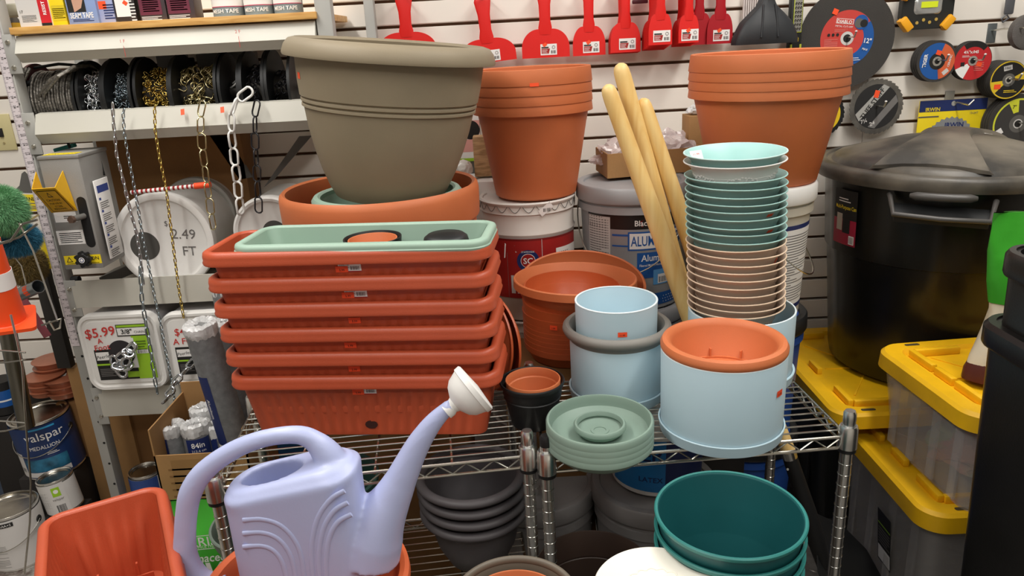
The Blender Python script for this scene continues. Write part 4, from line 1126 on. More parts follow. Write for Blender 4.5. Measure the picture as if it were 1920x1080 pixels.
# red marks on lips
for (px, py, t_) in ((233, 86, '1 F'), (448, 68, '2 F')):
    q = at(px, py, LY-.02); d = Decal(plane_map((q.x, LY-.0235, q.z), (1, 0, 0), (0, 0, 1)))
    d.rect(-.0006, -.028, .0006, 0, red_ink, n=1); d.text(t_, .0, .012, .012, red_ink); d.build('red_marking', gon)
for (px, py) in ((346, 209), (420, 205)):
    q = at(px, py, LY-.01); b = M(); b.box((q.x, q.y-.0135, q.z), (.010, .001, .017), sticker, rot=Matrix.Rotation(R(-6), 3, 'Y') @ Matrix.Rotation(R(-30), 3, 'X')); b.build('price_sticker', gon)
# wooden board on top
b = M(); zb0 = z1t+.001; b.box(((XL+XR)/2+.002, (LY+WY)/2-.012, zb0+.009), (XR-XL+.012, WY-LY-.0, .018), shelf_w, bev=.001)
wd = b.build('wooden_board', None); tag(wd, 'oak-laminate board lying along the top steel shelf', 'board')
TOPZ = zb0+.0182

# ---- goods on the top board
def carton(label, px0, px1, Y, depth, h, mat, cat='box', name='product_box', dec=None, z=None):
    z = TOPZ if z is None else z
    a = at(px0, 60, Y); b2 = at(px1, 60, Y); x0, x1 = a.x, b2.x
    th = thing(name, label, cat, ((x0+x1)/2, Y+depth/2, z))
    b = M(); W_ = x1-x0; b.box((0, 0, h/2), (W_, depth, h), mat, bev=.0015); b.build('body', th)
    if dec:
        d = Decal(plane_map((0, -depth/2, 0), (1, 0, 0), (0, 0, 1))); dec(d, W_/2, h); d.build('front_print', th)
    return th
gy = LY+.012
def d1(d, w_, h): d.rect(-w_, 0, w_*.35, h, offpaper); d.lines(-w_*.8, .012, w_*.1, .03, 6, grey_ink); d.rect(w_*.35, 0, w_, h, redlab if False else P('label_bright_red', '#C7202A', .45)); d.text('RESIST', w_*.68, .045, .012, paper, .02, rot=PI/2); d.rect(w_*.35, 0, w_, .008, ink); d.text('17', -w_*.75, .038, .01, ink)
carton('white and red packaged item lettered RESIST at the left end of the board', 42, 102, gy, .06, .16, paper, dec=d1, name='product_package')
def d2(d, w_, h): d.rect(-w_*.8, .012, w_, .05, P('label_dim_yellow', '#D5BE22', .5)); d.lines(-w_*.7, .018, w_*.9, .045, 6, grey_ink, .4)
carton('yellow box beside the white and red package on the top board', 103, 131, gy+.005, .05, .16, yel, dec=d2)
def d3(d, w_, h): d.rect(-w_*.9, .03, w_*.3, h, ink); d.poly([(-w_*.5, .03), (0, .04), (w_*.2, .06), (-w_*.1, .1), (-w_*.6, .1)], P('label_skin', '#C89C86', .5)); d.text('SEAM TAPE', -w_*.05, .022, .019, paper, .02, width=w_*1.55); d.lines(-w_*.7, .007, w_*.7, .014, 2, navy)
carton('blue packet lettered TAPE in white next to the yellow box', 134, 190, gy, .06, .16, P('pack_blue', '#8FA6D6', .35), dec=d3, name='tape_packet', cat='tape')
def d4(d, w_, h): d.rect(-w_*.7, .035, w_*.2, .055, sticker); d.lines(-w_*.2, .01, w_, .05, 6, navy)
carton('pale violet packet with an orange sticker behind the TAPE packet', 190, 222, gy+.01, .05, .16, P('pack_lilac', '#A9B4DC', .35), dec=d4, name='tape_packet', cat='tape')
def d5(d, w_, h): d.rect(-w_*.9, .013, w_*.5, h, paper); d.rect(-w_*.1, .042, w_*.35, .052, sticker, rot=-.7); d.lines(w_*.5, .002, w_, h, 20, paper, .4)
carton('dark striped packet with a white hang tag on the top board', 224, 262, gy+.006, .05, .16, P('pack_dark', '#3A3637', .4), dec=d5)
def d6(d, w_, h): d.rect(-w_*.95, .014, w_*.7, h, P('label_maroon', '#6B2B3E', .45)); d.lines(-w_*.7, .022, w_*.5, .06, 7, P('label_pinkish', '#C99BA6', .5), .5); d.lines(-w_*.9, .001, w_*.6, .012, 3, paper, .4)
carton('maroon printed packet, left one of two dark packets on the top board', 269, 319, gy+.004, .06, .16, P('pack_brown', '#4A4044', .35), dec=d6)
carton('maroon printed packet, right one of two dark packets on the top board', 321, 372, gy+.002, .06, .16, P('pack_brown', '#4A4044', .35), dec=d6)
def meshtape(label, px0, px1):
    a, b2 = at(px0, 40, gy), at(px1, 40, gy); r = (b2.x-a.x)/2*1.02
    th = thing('tape_roll', label, 'tape', ((a.x+b2.x)/2, gy+r, TOPZ), (0, 0, 0), 'rolls of mesh tape on the top board')
    b = M(); b.lathe([(0, 0), (r, 0), (r, .075), (r*.5, .076), (0, .076)], P('tape_grey', '#7D8A8E', .6, bump=.5, bscale=600), 48); b.build('body', th)
    d = Decal(cyl_map(r, 0, -90)); d.rect(-r*1.4, .026, r*1.4, .075, paper); d.rect(-r*1.4, .024, r*1.4, .026, P('label_pink2', '#C64A6A', .5)); d.text('MESH TAPE', 0, .014, .014, paper, .02, width=r*1.75); d.build('wrap_label', th)
for s_, (a_, b_) in zip(('left', 'middle', 'right'), ((394, 453), (455, 509), (511, 564))): meshtape('cylindrical mesh tape roll with grey label, %s one of three on the board' % s_, a_, b_)
# yellow cards hanging left of board + beige thing
q = at(22, 60, 2.35)
for i in range(5):
    th = thing('trowel_blade', 'yellow-edged tool card, %s of five hanging at the upper left corner' % ['first', 'second', 'third', 'fourth', 'fifth'][i], 'tool card', (at(-2+i*9, 60, 2.30).x, 2.30+.0, at(12, 68, 2.3).z))
    b = M(); b.prism([(-.02, 0), (.02, 0), (.012, .035), (-.012, .035)], lambda u, v, w: Vector((u*.25+w, u*1.2, v)), .002, yellow); b.prism([(-.012, .036), (.012, .036), (0, .065)], lambda u, v, w: Vector((u*.25+w, u*1.2, v)), .002, greydark); b.build('card', th)
th = thing('putty_tub', 'beige rounded plastic bracket at the upper left corner above the tool cards', 'bracket', (at(18, 20, 2.25).x-.01, 2.25, at(18, 20, 2.25).z))
b = M(); b.box((0, 0, 0), (.10, .05, .035), P('beige_plastic', '#BEB8A2', .5), bev=.012); b.build('body', th)

# ---- spools
def chain_links(b, pts, L_, W_, r, m, seg=10, sides=5, twist=0, jitter=0, rr=random, tw0=PI/5):
    """links of length L_, width W_ along polyline pts"""
    P_ = [Vector(p) for p in pts]; seglen = [(P_[i+1]-P_[i]).length for i in range(len(P_)-1)]; tot = sum(seglen)
    pitch = L_-2*r*1.15; n = max(1, int(tot/pitch)); 
    def along(s):
        for i, l in enumerate(seglen):
            if s <= l or i == len(seglen)-1: return P_[i].lerp(P_[i+1], min(1, s/l)), (P_[i+1]-P_[i]).normalized()
            s -= l
    for k in range(n):
        c, t = along((k+.5)*pitch)
        x = t.cross(Vector((0, 1, 0))); x = x.normalized() if x.length > .1 else Vector((1, 0, 0)); y = t.cross(x)
        a = (k % 2)*PI/2+tw0+twist*k+(rr.uniform(-jitter, jitter) if jitter else 0)
        u = x*math.cos(a)+y*math.sin(a); v = t.cross(u)
        hl = L_/2-W_/2; pp = []
        for s in range(seg):
            an = 2*PI*s/seg; q = u*math.cos(an)*(W_/2-r)+t*(math.sin(an)*(W_/2-r)+(hl if math.sin(an) > 0 else -hl))
            pp.append(c+q)
        b.tube(pp, r, m, sides, closed=True)
def hang_chain(label, pix, Y, L_, W_, r, m, group=None, jitter=.15, tw0=PI/5):
    pts = [at(x, y, Y) for x, y in pix]; o0 = pts[0].copy(); b = M()
    chain_links(b, [p-o0 for p in pts], L_, W_, r, m, seg=12, sides=6, jitter=jitter, tw0=tw0)
    o = b.build('hanging_chain', None, sharp=80); o.location = o0
    return tag(o, label, 'chain')
SPY = 2.25
def spool(label, px0, px1, rf, rw, mat, wind, left_shift=0, kind='chain', L_=.02, r=.002, n=160):
    x0 = at(px0, 175, SPY).x; x1 = at(px1, 175, SPY).x; W_ = x1-x0
    th = thing('chain_spool' if kind == 'chain' else 'cable_spool', label, 'spool', (x0, SPY, zr_))
    X = lambda z: Matrix.Rotation(R(90), 4, 'Y')
    for xo in (0, W_):
        if xo and kind == 'cable': mat = blackpl
        b = M(); b.lathe([(.010, -.0035), (rf*.45, -.0035), (rf*.5, -.002), (rf-.004, -.002), (rf, -.004), (rf, .004), (rf-.004, .002), (rf*.5, .002), (.010, .002)], mat, 64, Matrix.Translation((xo, 0, 0)) @ X(0), closed=True); b.build('flange', th)
    b = M(); b.cyl((0, 0, 0), (W_, 0, 0), max(.02, rw*.6), mat, n=32); b.build('core', th)
    b = M(); rr = random.Random(px0)
    if kind == 'cable':
        nt = int(W_/r/2.0)
        for i in range(nt):
            xx = r+(W_-2*r)*i/nt+.001; rad = rw+rr.uniform(-.002, .002)
            pts = [Vector((xx+r*1.5*math.sin(PI*j/28), rad*math.cos(2*PI*j/28), rad*math.sin(2*PI*j/28))) for j in range(28)]
            b.tube(pts, r, wind, 6, closed=True)
        b.lathe([(rw-.004, 0), (rw-.004, W_)], black, 32, X(0))
    elif n:
        for i in range(n):
            a = rr.uniform(0, 2*PI); rad = rw*rr.uniform(.86, 1.05); c = Vector((rr.uniform(.006, W_-.006), rad*math.cos(a), rad*math.sin(a)))
            u = Vector((rr.uniform(-1, 1), rr.uniform(-1, 1), rr.uniform(-1, 1))).normalized(); v = u.orthogonal().normalized(); hl = L_*.25
            pp = [c+v*math.cos(2*PI*s/10)*L_*.3+u*(math.sin(2*PI*s/10)*L_*.3+(hl if s < 5 else -hl)) for s in range(10)]
            b.tube(pp, r, wind, 5, closed=True)
        b.lathe([(0, .002), (rw*.85, .002), (rw*.85, W_-.002), (0, W_-.002)], P('wound_chain_core', '#3A3733', .5, .6), 32, X(0))
    if n: o = b.build('wound_'+kind, th, sharp=80)
    else: b.bm.free()
    return th
whitechain = P('white_chain_plastic', '#E3E2DE', .4); blackchain = P('black_chain_enamel', '#1F1E22', .35); bluezinc = P('blue_zinc_chain', '#A9B6BE', .2, 1.0)
mar = P('maroon_flange', '#5A2A2E', .5)
spool('wide spool of grey twisted steel cable with a maroon flange, leftmost on the rod', 76, 172, .105, .080, mar, cable_m, kind='cable', r=.0042)
spool('black spool of shiny silver twist-link chain, second from the left', 180, 222, .105, .070, blackpl, zinc, L_=.022, r=.0022, n=190)
spool('black spool of fine blue-grey steel chain, third from the left', 229, 276, .110, .060, blackpl, bluezinc, L_=.013, r=.0014, n=330)
spool('black spool of fine gold chain, fourth from the left', 284, 345, .105, .068, blackpl, gold, L_=.014, r=.0014, n=420)
spool('black spool of large brass decorator chain, fifth from the left', 350, 430, .110, .058, blackpl, brass, L_=.032, r=.0021, n=170)
spool('nearly empty black spool with white plastic chain, sixth from the left', 436, 470, .105, .03, blackpl, whitechain, L_=.03, r=.0024, n=8)
spool('black spool of black decorator chain, seventh from the left', 476, 515, .110, .06, blackpl, blackchain, L_=.024, r=.002, n=90)
spool('black spool with hardly any chain left, rightmost beside the taupe planter', 521, 562, .110, .045, blackpl, blackchain, L_=.02, r=.002, n=50)
# loose cable coil at left end
b = M()
for k, (dx, rr_) in enumerate(((0, .0048), (.013, .0048), (.024, .0042))):
    pts = [at(44+k*6, 128, 2.2), at(40+k*7, 150, 2.2), at(42+k*7, 178, 2.2), at(50+k*7, 205, 2.2), at(60+k*8, 222, 2.2)]
    b.tube([p-Vector((0, .03*math.sin(i*.8), 0)) for i, p in enumerate(pts)], rr_, cable_m, 8)
b.tube([at(80, 250, 2.2), at(73, 180, 2.17), at(95, 150, 2.14), at(120, 135, 2.14), at(150, 128, 2.2)], .0055, cable_m, 8)
b.tube([at(84, 215, 2.2), at(83, 175, 2.16), at(110, 142, 2.13), at(140, 125, 2.15), at(170, 124, 2.25), at(190, 140, 2.3)], .0055, cable_m, 8)
b.tube([at(60, 128, 2.25), at(110, 120, 2.2), at(150, 123, 2.2), at(180, 132, 2.25)], .004, black, 8)
b.cyl(at(36, 158, 2.19), at(60, 158, 2.19), .010, black, n=12)
o = b.build('steel_cable_coil', None); tag(o, 'loose bundle of thick grey steel cable looped left of the cable spool', 'cable')

# hanging chains
CYc = LY-.04
hang_chain('shiny silver twist-link chain hanging first from the left over the spool shelf', [(211, 192), (213, 232), (219, 290), (233, 345), (243, 390), (257, 440), (264, 490), (270, 545)], CYc, .024, .011, .0024, zinc)
hang_chain('fine blue-grey steel chain hanging second from the left down to the box of rolls', [(233, 203), (231, 215), (233, 250), (241, 295), (249, 335), (260, 397), (268, 447), (277, 490), (290, 557), (300, 600), (310, 655), (322, 715), (330, 765)], CYc-.008, .017, .010, .0016, bluezinc)
hang_chain('straight-link steel chain hanging from mid shelf past the 3/8 inch pail', [(262, 500), (266, 560), (274, 610), (283, 660), (290, 710), (298, 752)], CYc-.012, .032, .014, .0022, bluezinc)
hang_chain('fine gold chain hanging third from the left', [(291, 196), (290, 205), (291, 245), (300, 300), (311, 350), (322, 440), (335, 540), (345, 600)], CYc, .017, .010, .0017, gold)
hang_chain('large brass oval-link chain hanging in front of the big white reel', [(381, 188), (377, 210), (376, 240), (381, 290), (388, 345), (396, 400), (403, 445)], CYc, .050, .028, .0022, brass, jitter=.3, tw0=.25)
hang_chain('white plastic oval-link chain hanging fifth from the left', [(464, 162), (462, 175), (442, 192), (434, 215), (435, 260), (440, 300), (446, 350), (452, 405)], CYc, .054, .032, .0034, whitechain, jitter=.3, tw0=.3)
hang_chain('black oval-link chain hanging last, just left of the taupe planter', [(483, 188), (478, 215), (478, 260), (481, 310), (484, 370), (487, 425)], CYc, .050, .027, .0024, blackchain, jitter=.3, tw0=.3)

# dark cardboard behind the chains
th = thing('cardboard_box', 'dark brown cardboard box on the shelf behind the hanging chains', 'box', (at(330, 300, 2.45).x, 2.47, z3b+.012))
zt_ = z2b-.02
b = M(); b.box((0, 0, (zt_-z3b)/2), (.46, .10, zt_-z3b-.02), card_dk, bev=.003); b.build('body', th)
th = thing('grey_carton', 'tall grey box behind the brass chain spool', 'box', (at(430, 150, 2.42).x, 2.44, z2b+.016)); b = M(); b.box((0, 0, .10), (.15, .12, .2), P('grey_card', '#7D7A76', .6), bev=.002); b.build('body', th)
th = thing('grey_carton', 'pale grey box behind the fine gold chain spool', 'box', (at(325, 130, 2.44).x, 2.45, z2b+.016)); b = M(); b.box((0, 0, .11), (.06, .1, .22), P('grey_card2', '#A8A5A2', .6), bev=.002); b.build('body', th)
q = at(344, 128, 2.4); b = M(); b.box((0, 0, 0), (.04, .06, .06), black, bev=.003); b.box((-.0, -.031, .012), (.018, .002, .014), sticker); b.box((-.0, -.031, -.014), (.018, .002, .014), sticker)
o = b.build('hanging_package', None); o.location = (q.x, 2.42, z2b+.05+.0); o.location.z = q.z; tag(o, 'small black package with red squares behind the gold chain spool', 'package')

# ---- cutting machine
mz0, mz1 = at(124, 506, 2.02).z, at(69, 300, 2.02).z
mx0, mx1 = at(69, 298, 2.02).x, at(146, 295, 2.02).x
mx0 = (at(69, 298, 2.02).x+at(124, 504, 2.02).x)/2; mx1 = (at(143, 293, 2.02).x+at(198, 505, 2.02).x)/2
W_ = mx1-mx0; H_m = mz1-mz0; D_m = .15
th = thing('chain_cutter', 'grey steel chain cutter machine with yellow guard fixed to the left post', 'machine', (mx0, 2.02, mz0))
b = M()
sl = [(0, 0), (W_, 0), (W_, H_m), (0, H_m)]
b.box((W_/2, D_m/2, H_m/2), (W_, D_m, H_m), machine_m, bev=.003); b.box((W_/2, D_m/2, H_m+.004), (W_+.004, D_m+.004, .01), machine_m, bev=.002); b.build('housing', th)
f = plane_map((0, 0, 0), (1, 0, 0), (0, 0, 1))
def mp_m(px, py): p = at(px, py, 2.02); return p.x-mx0, p.z-mz0
d = Decal(f)
sx0, sz0 = mp_m(172, 455); sx1, sz1 = mp_m(150, 378)
d.disc(sx0-.002, sz0, .013, black, a0=180, a1=360); d.rect(sx0-.015, sz0, sx0+.011, sz1, black, n=1); d.disc(sx0-.002, sz1, .013, black, a0=0, a1=180)
d.build('slot', th)
lx, lz = mp_m(133, 445)
d = Decal(f); d.rect(lx-.037, lz-.02, lx+.037, lz+.02, paper); d.lines(lx-.03, lz-.015, lx+.03, lz+.016, 6, P('ink_blue', '#3B4E9A', .5)); d.build('white_label', th)
lx, lz = mp_m(123, 407); d = Decal(f); d.rect(lx-.03, lz-.014, lx+.03, lz+.014, paper); d.lines(lx-.005, lz-.004, lx+.024, lz+.006, 2, red_ink); d.build('white_label', th)
lx, lz = mp_m(157, 495)
d = Decal(f); d.rect(lx-.05, lz-.0, lx+.052, lz+.026, yel); d.poly([(lx-.045, lz+.007), (lx-.027, lz+.007), (lx-.036, lz+.023)], ink); d.poly([(lx-.0415, lz+.009), (lx-.0305, lz+.009), (lx-.036, lz+.019)], yel); d.text('CAUTION', lx+.015, lz+.016, .014, ink, .01); d.lines(lx-.044, lz+.002, lx+.045, lz+.005, 1, ink); d.build('caution_label', th)
kx, kz = mp_m(163, 483)
b = M(); b.lathe([(0, 0), (.012, 0), (.012, .008)]+[(.018, .010), (.019, .022), (.016, .026), (0, .027)], blackpl, 32, Matrix.Translation((kx, 0, kz)) @ Matrix.Rotation(R(90), 4, 'X'))
for i in range(7):
    a = 2*PI*i/7; b.cyl((kx+.018*math.cos(a), -.010, kz+.018*math.sin(a)), (kx+.018*math.cos(a), -.025, kz+.018*math.sin(a)), .005, blackpl, n=12)
kb = b.build('knob', th); d = Decal(plane_map((kx, -.0272, kz), (1, 0, 0), (0, 0, 1))); d.disc(0, 0, .008, paper); d.disc(0, 0, .006, navy, r0=.004); d.build('knob_cap', kb)
bx_, bz2 = mp_m(158, 405)
b = M(); b.cyl((bx_, .0, bz2), (bx_-.012, -.035, bz2), .008, greydark, n=16); b.cyl((bx_-.012, -.035, bz2), (bx_-.0135, -.045, bz2), .010, P('rusty_bolt', '#7A6255', .5, .7), n=6); b.build('bolt', th)
# guard: a funnel of sheet metal
gx0, gz0 = mp_m(62, 372)
def G(px, py, y): p = at(px, py, 2.02+y); return Vector((p.x-mx0, y, p.z-mz0))
gA, gB, gC, gD = G(60, 355, -.08), G(103, 352, -.08), G(145, 395, -.004), G(98, 399, -.004)
gE, gF = G(68, 322, -.01), G(118, 320, -.005)
b = M()
def sheet(b, pts, m, t=.0015):
    n_ = (pts[1]-pts[0]).cross(pts[2]-pts[0]).normalized()*t; k = len(pts); vs = list(pts)+[p+n_ for p in pts]
    b.add(vs, [tuple(range(k)), tuple(range(k, 2*k))[::-1]]+[(i, (i+1) % k, (i+1) % k+k, i+k) for i in range(k)], m)
sheet(b, [gA, gB, gC, gD], yellow); sheet(b, [gB, gF, gC], yellow); sheet(b, [gA, gE, gD], yellow)
g = b.build('guard', th, sharp=20)
uu = (gB-gA); vv = (gA-gD); fm = lambda u, v, h: gD+uu*u+vv*v+(gC-gD-uu)*(1-v)*u+uu.cross(vv).normalized()*(h+.0012)*(1 if uu.cross(vv).y < 0 else -1)
d = Decal(fm)
d.rect(.1, .06, .92, .92, ink, n=2); d.rect(.12, .08, .9, .9, yellow, n=2); d.poly([(.40, .66), (.62, .66), (.5, .86)], ink); d.poly([(.44, .69), (.58, .69), (.5, .81)], yellow)
d.text('CAUTION!', .5, .54, .13, ink, .0, width=.55); d.text('FOR USE BY', .5, .40, .10, ink, width=.5); d.text('STORE', .5, .28, .10, ink, width=.3); d.text('PERSONNEL', .5, .17, .10, ink, width=.5); d.build('caution_label', g)
# card on the right side
b = M(); b.box((W_+.012, .06, H_m*.42), (.003, .075, H_m*.72), paper, bev=.001); cb = b.build('instruction_card', th)
d = Decal(plane_map((W_+.0137, .06, H_m*.42), (0, 1, 0), (0, 0, 1))); d.rect(-.03, .075, .03, .095, P('ink_blue', '#3B4E9A', .5))
for i in range(5): d.rect(-.03, .055-.034*i, -.02, .062-.034*i, P('ink_blue', '#3B4E9A', .5)); d.lines(-.03, .03-.034*i, .015, .052-.034*i, 4, grey_ink)
d.build('card_print', cb)
d = Decal(plane_map((0, 0, H_m+.0092), (1, 0, 0), (0, 1, 0))); d.rect(.005, .01, W_-.012, .05, yel); d.text('CAUTION', W_/2, .028, .018, ink); d.build('caution_label', th)
# black spiral cord & teal knife behind
b = M(); pts = []
for i in range(160):
    t_ = i/160; p = at(178+12*t_, 285+45*t_, 2.13); pts.append(p+Vector((.009*math.cos(i*.9), .009*math.sin(i*.9), 0)))
b.tube(pts, .0022, black, 5); o = b.build('coiled_cord', None); tag(o, 'black coiled cord behind the top of the chain cutter', 'cord')
q = at(122, 277, 2.2); b = M(); b.box((0, 0, 0), (.062, .02, .012), P('teal_tool', '#2E8F89', .4), bev=.003); b.box((.02, -.011, .004), (.006, .004, .016), ink); o = b.build('utility_knife', None); o.location = q; o.rotation_euler = (0, R(-12), 0); tag(o, 'teal plastic tool tucked above the chain cutter', 'tool')

# ---- reels on the third shelf
def reel(label, px, py, rpx, Y, depth, hole=None, price_=None, mat=whitepl):
    c = at(px, py, Y); r = rpx*(c.y*cp_-(c.z-EYE)*sp_)/FPX
    th = thing('chain_drum', label, 'drum', c)
    X = Matrix.Rotation(R(90), 4, 'X')
    b = M(); b.lathe([(0, -depth), (r*.93, -depth), (r*.95, -.014), (0, -.014)], P('drum_body_white', '#D6D3CE', .5), 80, X); b.build('body', th)
    b = M(); b.lathe([(0, -.004), (r*.80, -.004), (r*.84, -.001), (r*.86, .004), (r*.93, .007), (r*.985, .004), (r, -.004), (r*.99, -.02), (r*.95, -.02)], mat, 96, X); b.build('lid', th)
    d = Decal(plane_map((0, -.0042 if False else .004, 0), (1, 0, 0), (0, 0, 1)))
    if hole: d.disc(hole[0], hole[1], hole[2], P('hole_dark', '#4C4A46', .8))
    if price_: price_(d)
    d.build('lid_marks', th)
    return th
rY = LY+.03
c = at(309, 452, rY); hp = at(271, 462, rY)
def pr1_(d): d.text('$', .012, .052, .022, grey_ink); d.text('2.49', .057, .018, .042, grey_ink, rot=-.08); d.text('FT', .066, -.034, .040, grey_ink, rot=-.05)
reel('big round white drum marked 2.49 FT lying on its side on the third shelf', 309, 452, 93, rY, .24, hole=(hp.x-c.x, hp.z-c.z, .043), price_=pr1_)
c = at(505, 432, rY+.0)
reel('second round white drum half hidden behind the orange-red box stack', 508, 436, 70, rY, .24, hole=(.01, 0, .035))
reel('dim grey round drum lying behind the big white drum on the third shelf', 372, 402, 70, 2.37, .10, mat=P('dim_drum', '#A5A29B', .5))
b = M(); a_, b2_ = at(246, 361, 2.12), at(365, 349, 2.12); b.cyl(a_, b2_, .006, whitepl, n=12); n = 14
for i in range(n):
    p = a_.lerp(b2_, (i+.3)/n); b.cyl(p, a_.lerp(b2_, (i+.75)/n), .0063, redlab, n=12)
b.cyl(b2_-(b2_-a_).normalized()*.0, b2_+(b2_-a_).normalized()*.045, .009, sticker, n=12)
o = b.build('striped_stick', None); tag(o, 'thin red and white striped stick with an orange end above the big white drum', 'stick')
# dark items under cutter
b = M(); p = at(225, 520, 2.2); b.box((0, 0, 0), (.13, .1, .03), greydark, rot=Matrix.Rotation(R(-20), 3, 'Y'), bev=.003); o = b.build('dark_tray', None); o.location = (p.x, 2.25, p.z+.01); tag(o, 'dark grey folded tray on the third shelf below the cutter', 'tray')
b = M(); p = at(128, 515, 2.2); b.box((0, 0, 0), (.03, .03, .035), paper, bev=.003); b.box((.006, -.016, 0), (.014, .002, .03), redm); b.cyl((.03, -.01, -.004), (.06, -.01, -.004), .012, black, n=14); o = b.build('small_package', None); o.location = (p.x, 2.16, p.z); tag(o, 'small white package with red square under the cutter', 'package')

# ---- square chain pails on the fourth shelf
def square_pail(label, px0, py0, px1, py1, Y, txt):
    a = at(px0, py0, Y); c2 = at(px1, py1, Y); x0, x1 = a.x, c2.x; 
    xl_ = (at(px0, (py0+py1)/2, Y).x); xr_ = (at(px1, (py0+py1)/2, Y).x)
    xc = (xl_+xr_)/2; W2 = (xr_-xl_)/2; zc = (at((px0+px1)/2, py0, Y).z+at((px0+px1)/2, py1, Y).z)/2; H2 = (at((px0+px1)/2, py0, Y).z-at((px0+px1)/2, py1, Y).z)/2
    th = thing('chain_pail', label, 'pail', (xc, Y, zc))
    def rr(hw, hd, y, r): return [Vector((p.x, y, p.y)) for p in rring(0, 0, 0, hw, hd, r, 8, 8, 8)]
    b = M(); b.loft([rr(W2*.9, H2*.9, .22, .03), rr(W2*.94, H2*.94, .02, .03)], P('chainpail_body', '#DAD8DA', .5), True, True); b.build('body', th)
    b = M(); b.loft([rr(W2*.97, H2*.97, .028, .04), rr(W2, H2, .024, .042), rr(W2, H2, .004, .042), rr(W2*.975, H2*.975, -.004, .04), rr(W2*.91, H2*.91, -.004, .034), rr(W2*.88, H2*.88, .002, .03), rr(W2*.84, H2*.84, .003, .028), rr(W2*.82, H2*.82, -.001, .026)], whitepl, False, True); b.build('lid', th)
    d = Decal(plane_map((0, -.001, 0), (1, 0, 0), (0, 0, 1)))
    k = W2/.105
    for args in txt: getattr(d, args[0])(*[(v*k if isinstance(v, float) and i not in args[2] else v) for i, v in enumerate(args[1])], **(args[3] if len(args) > 3 else {}))
    d.build('lid_label', th)
    return th, k
def lab(big):
    L_ = []
    def A(fn, *a, no=(), **k): L_.append((fn, a, no, k))
    A('rect', -.075, -.077, -.022, .010, ink); A('rect', -.072, -.02, -.028, .003, paper); A('text', 'Peerless', -.05, -.009, .014, ink, it=.25, rot=.15)
    A('rect', -.075, -.035, -.034, -.030, lime); A('lines', -.07, -.066, -.03, -.042, 5, grey_ink)
    if big:
        A('rect', -.022, -.077, .066, -.05, ink); A('rect', .03, -.077, .078, .072, lime); A('rect', .0, -.072, .076, -.035, lime); A('rect', -.004, .045, .076, .078, ink); A('rect', -.002, .048, .074, .068, paper); A('rect', -.002, .070, .074, .076, lime)
        A('rect', -.022, -.045, .035, .040, paper)
        A('text', '3/8"', .022, .058, .018, ink, .02); A('text', 'CHAIN', .055, .056, .009, ink)
        A('rect', .008, -.055, .032, -.045, ink); A('lines', .04, .005, .066, .035, 4, P('lime_ink', '#5B7A1A', .5)); A('rect', .038, -.005, .068, .005, paper); A('bars', .04, -.004, .066, .004)
        A('disc', -.002, .0, .035, P('hole_black', '#2C282A', .7))
        A('text', '$5.99', -.048, .060, .036, red_ink, .008, rot=.1, it=.1); A('text', 'A', -.052, .036, .020, red_ink, .01, rot=.1); A('text', 'Foot', -.050, .018, .022, red_ink, .008, rot=.1, it=.1)
    else:
        A('text', '$4.99', -.035, .060, .030, red_ink, .008, rot=.1, it=.1); A('text', 'A FOOT', -.03, .030, .026, red_ink, .008, rot=.05, it=.1); A('rect', -.022, -.077, .066, -.035, ink); A('rect', -.022, -.04, .02, .045, paper)
    return L_
pY = LY-.03
square_pail('square white chain pail labelled 3/8 inch and priced 5.99 a foot', 155, 588, 306, 730, pY, lab(True))
square_pail('square white chain pail priced in red, partly behind the longest mesh roll', 309, 585, 446, 722, pY, lab(False))
# scribble on lid edge: marker squiggles
c = at(300, 630, pY)
# thick chain hanging out of hole
def fat_chain(label, links, r, m):
    o0 = links[0][0]; b = M()
    for c, u, v, L_, W_2 in links:
        c = c-o0; u = u.normalized(); v = (v-u*v.dot(u)).normalized(); hl = L_/2-W_2/2; pp = []
        for s in range(18):
            an = 2*PI*s/18; pp.append(c+v*math.cos(an)*(W_2/2-r)+u*(math.sin(an)*(W_2/2-r)+(hl if math.sin(an) > 0.01 else (-hl if math.sin(an) < -.01 else 0))))
        b.tube(pp, r, m, 10, closed=True)
    o = b.build('chain', None, sharp=80); o.location = o0; return tag(o, label, 'chain')
Lk = []
seq = [(247, 652, 40, 15), (240, 662, -30, 60), (228, 668, 35, -20), (214, 676, 70, 10), (222, 687, -20, 60), (236, 678, 60, -30), (228, 697, -60, 20), (240, 688, 20, 70)]
for i, (px, py, an, tw) in enumerate(seq):
    c = at(px, py, pY-.018-.006*(i % 3)); u = Vector((math.cos(R(an)), -.2*(i % 2), math.sin(R(an)))); v = Vector((-math.sin(R(an)), math.sin(R(tw)), math.cos(R(an))*math.cos(R(tw))))
    Lk.append((c, u, v, .044, .031))
fat_chain('thick zinc chain bunched in the hole of the square 5.99 chain pail', Lk, .0048, zinc)
Lk = []
for i, (px, py) in enumerate([(358, 682), (346, 697), (333, 712), (324, 722), (319, 735), (312, 748)]):
    c = at(px, py, pY-.012-.02*i); u = Vector((.75, .2, .7)); v = Vector((-.7, .2, .75)) if i % 2 == 0 else Vector((.1, 1, -.2))
    Lk.append((c, u, v, .040, .024))
fat_chain('zinc chain running from behind the big mesh roll down to the carton edge', Lk, .0038, zinc)

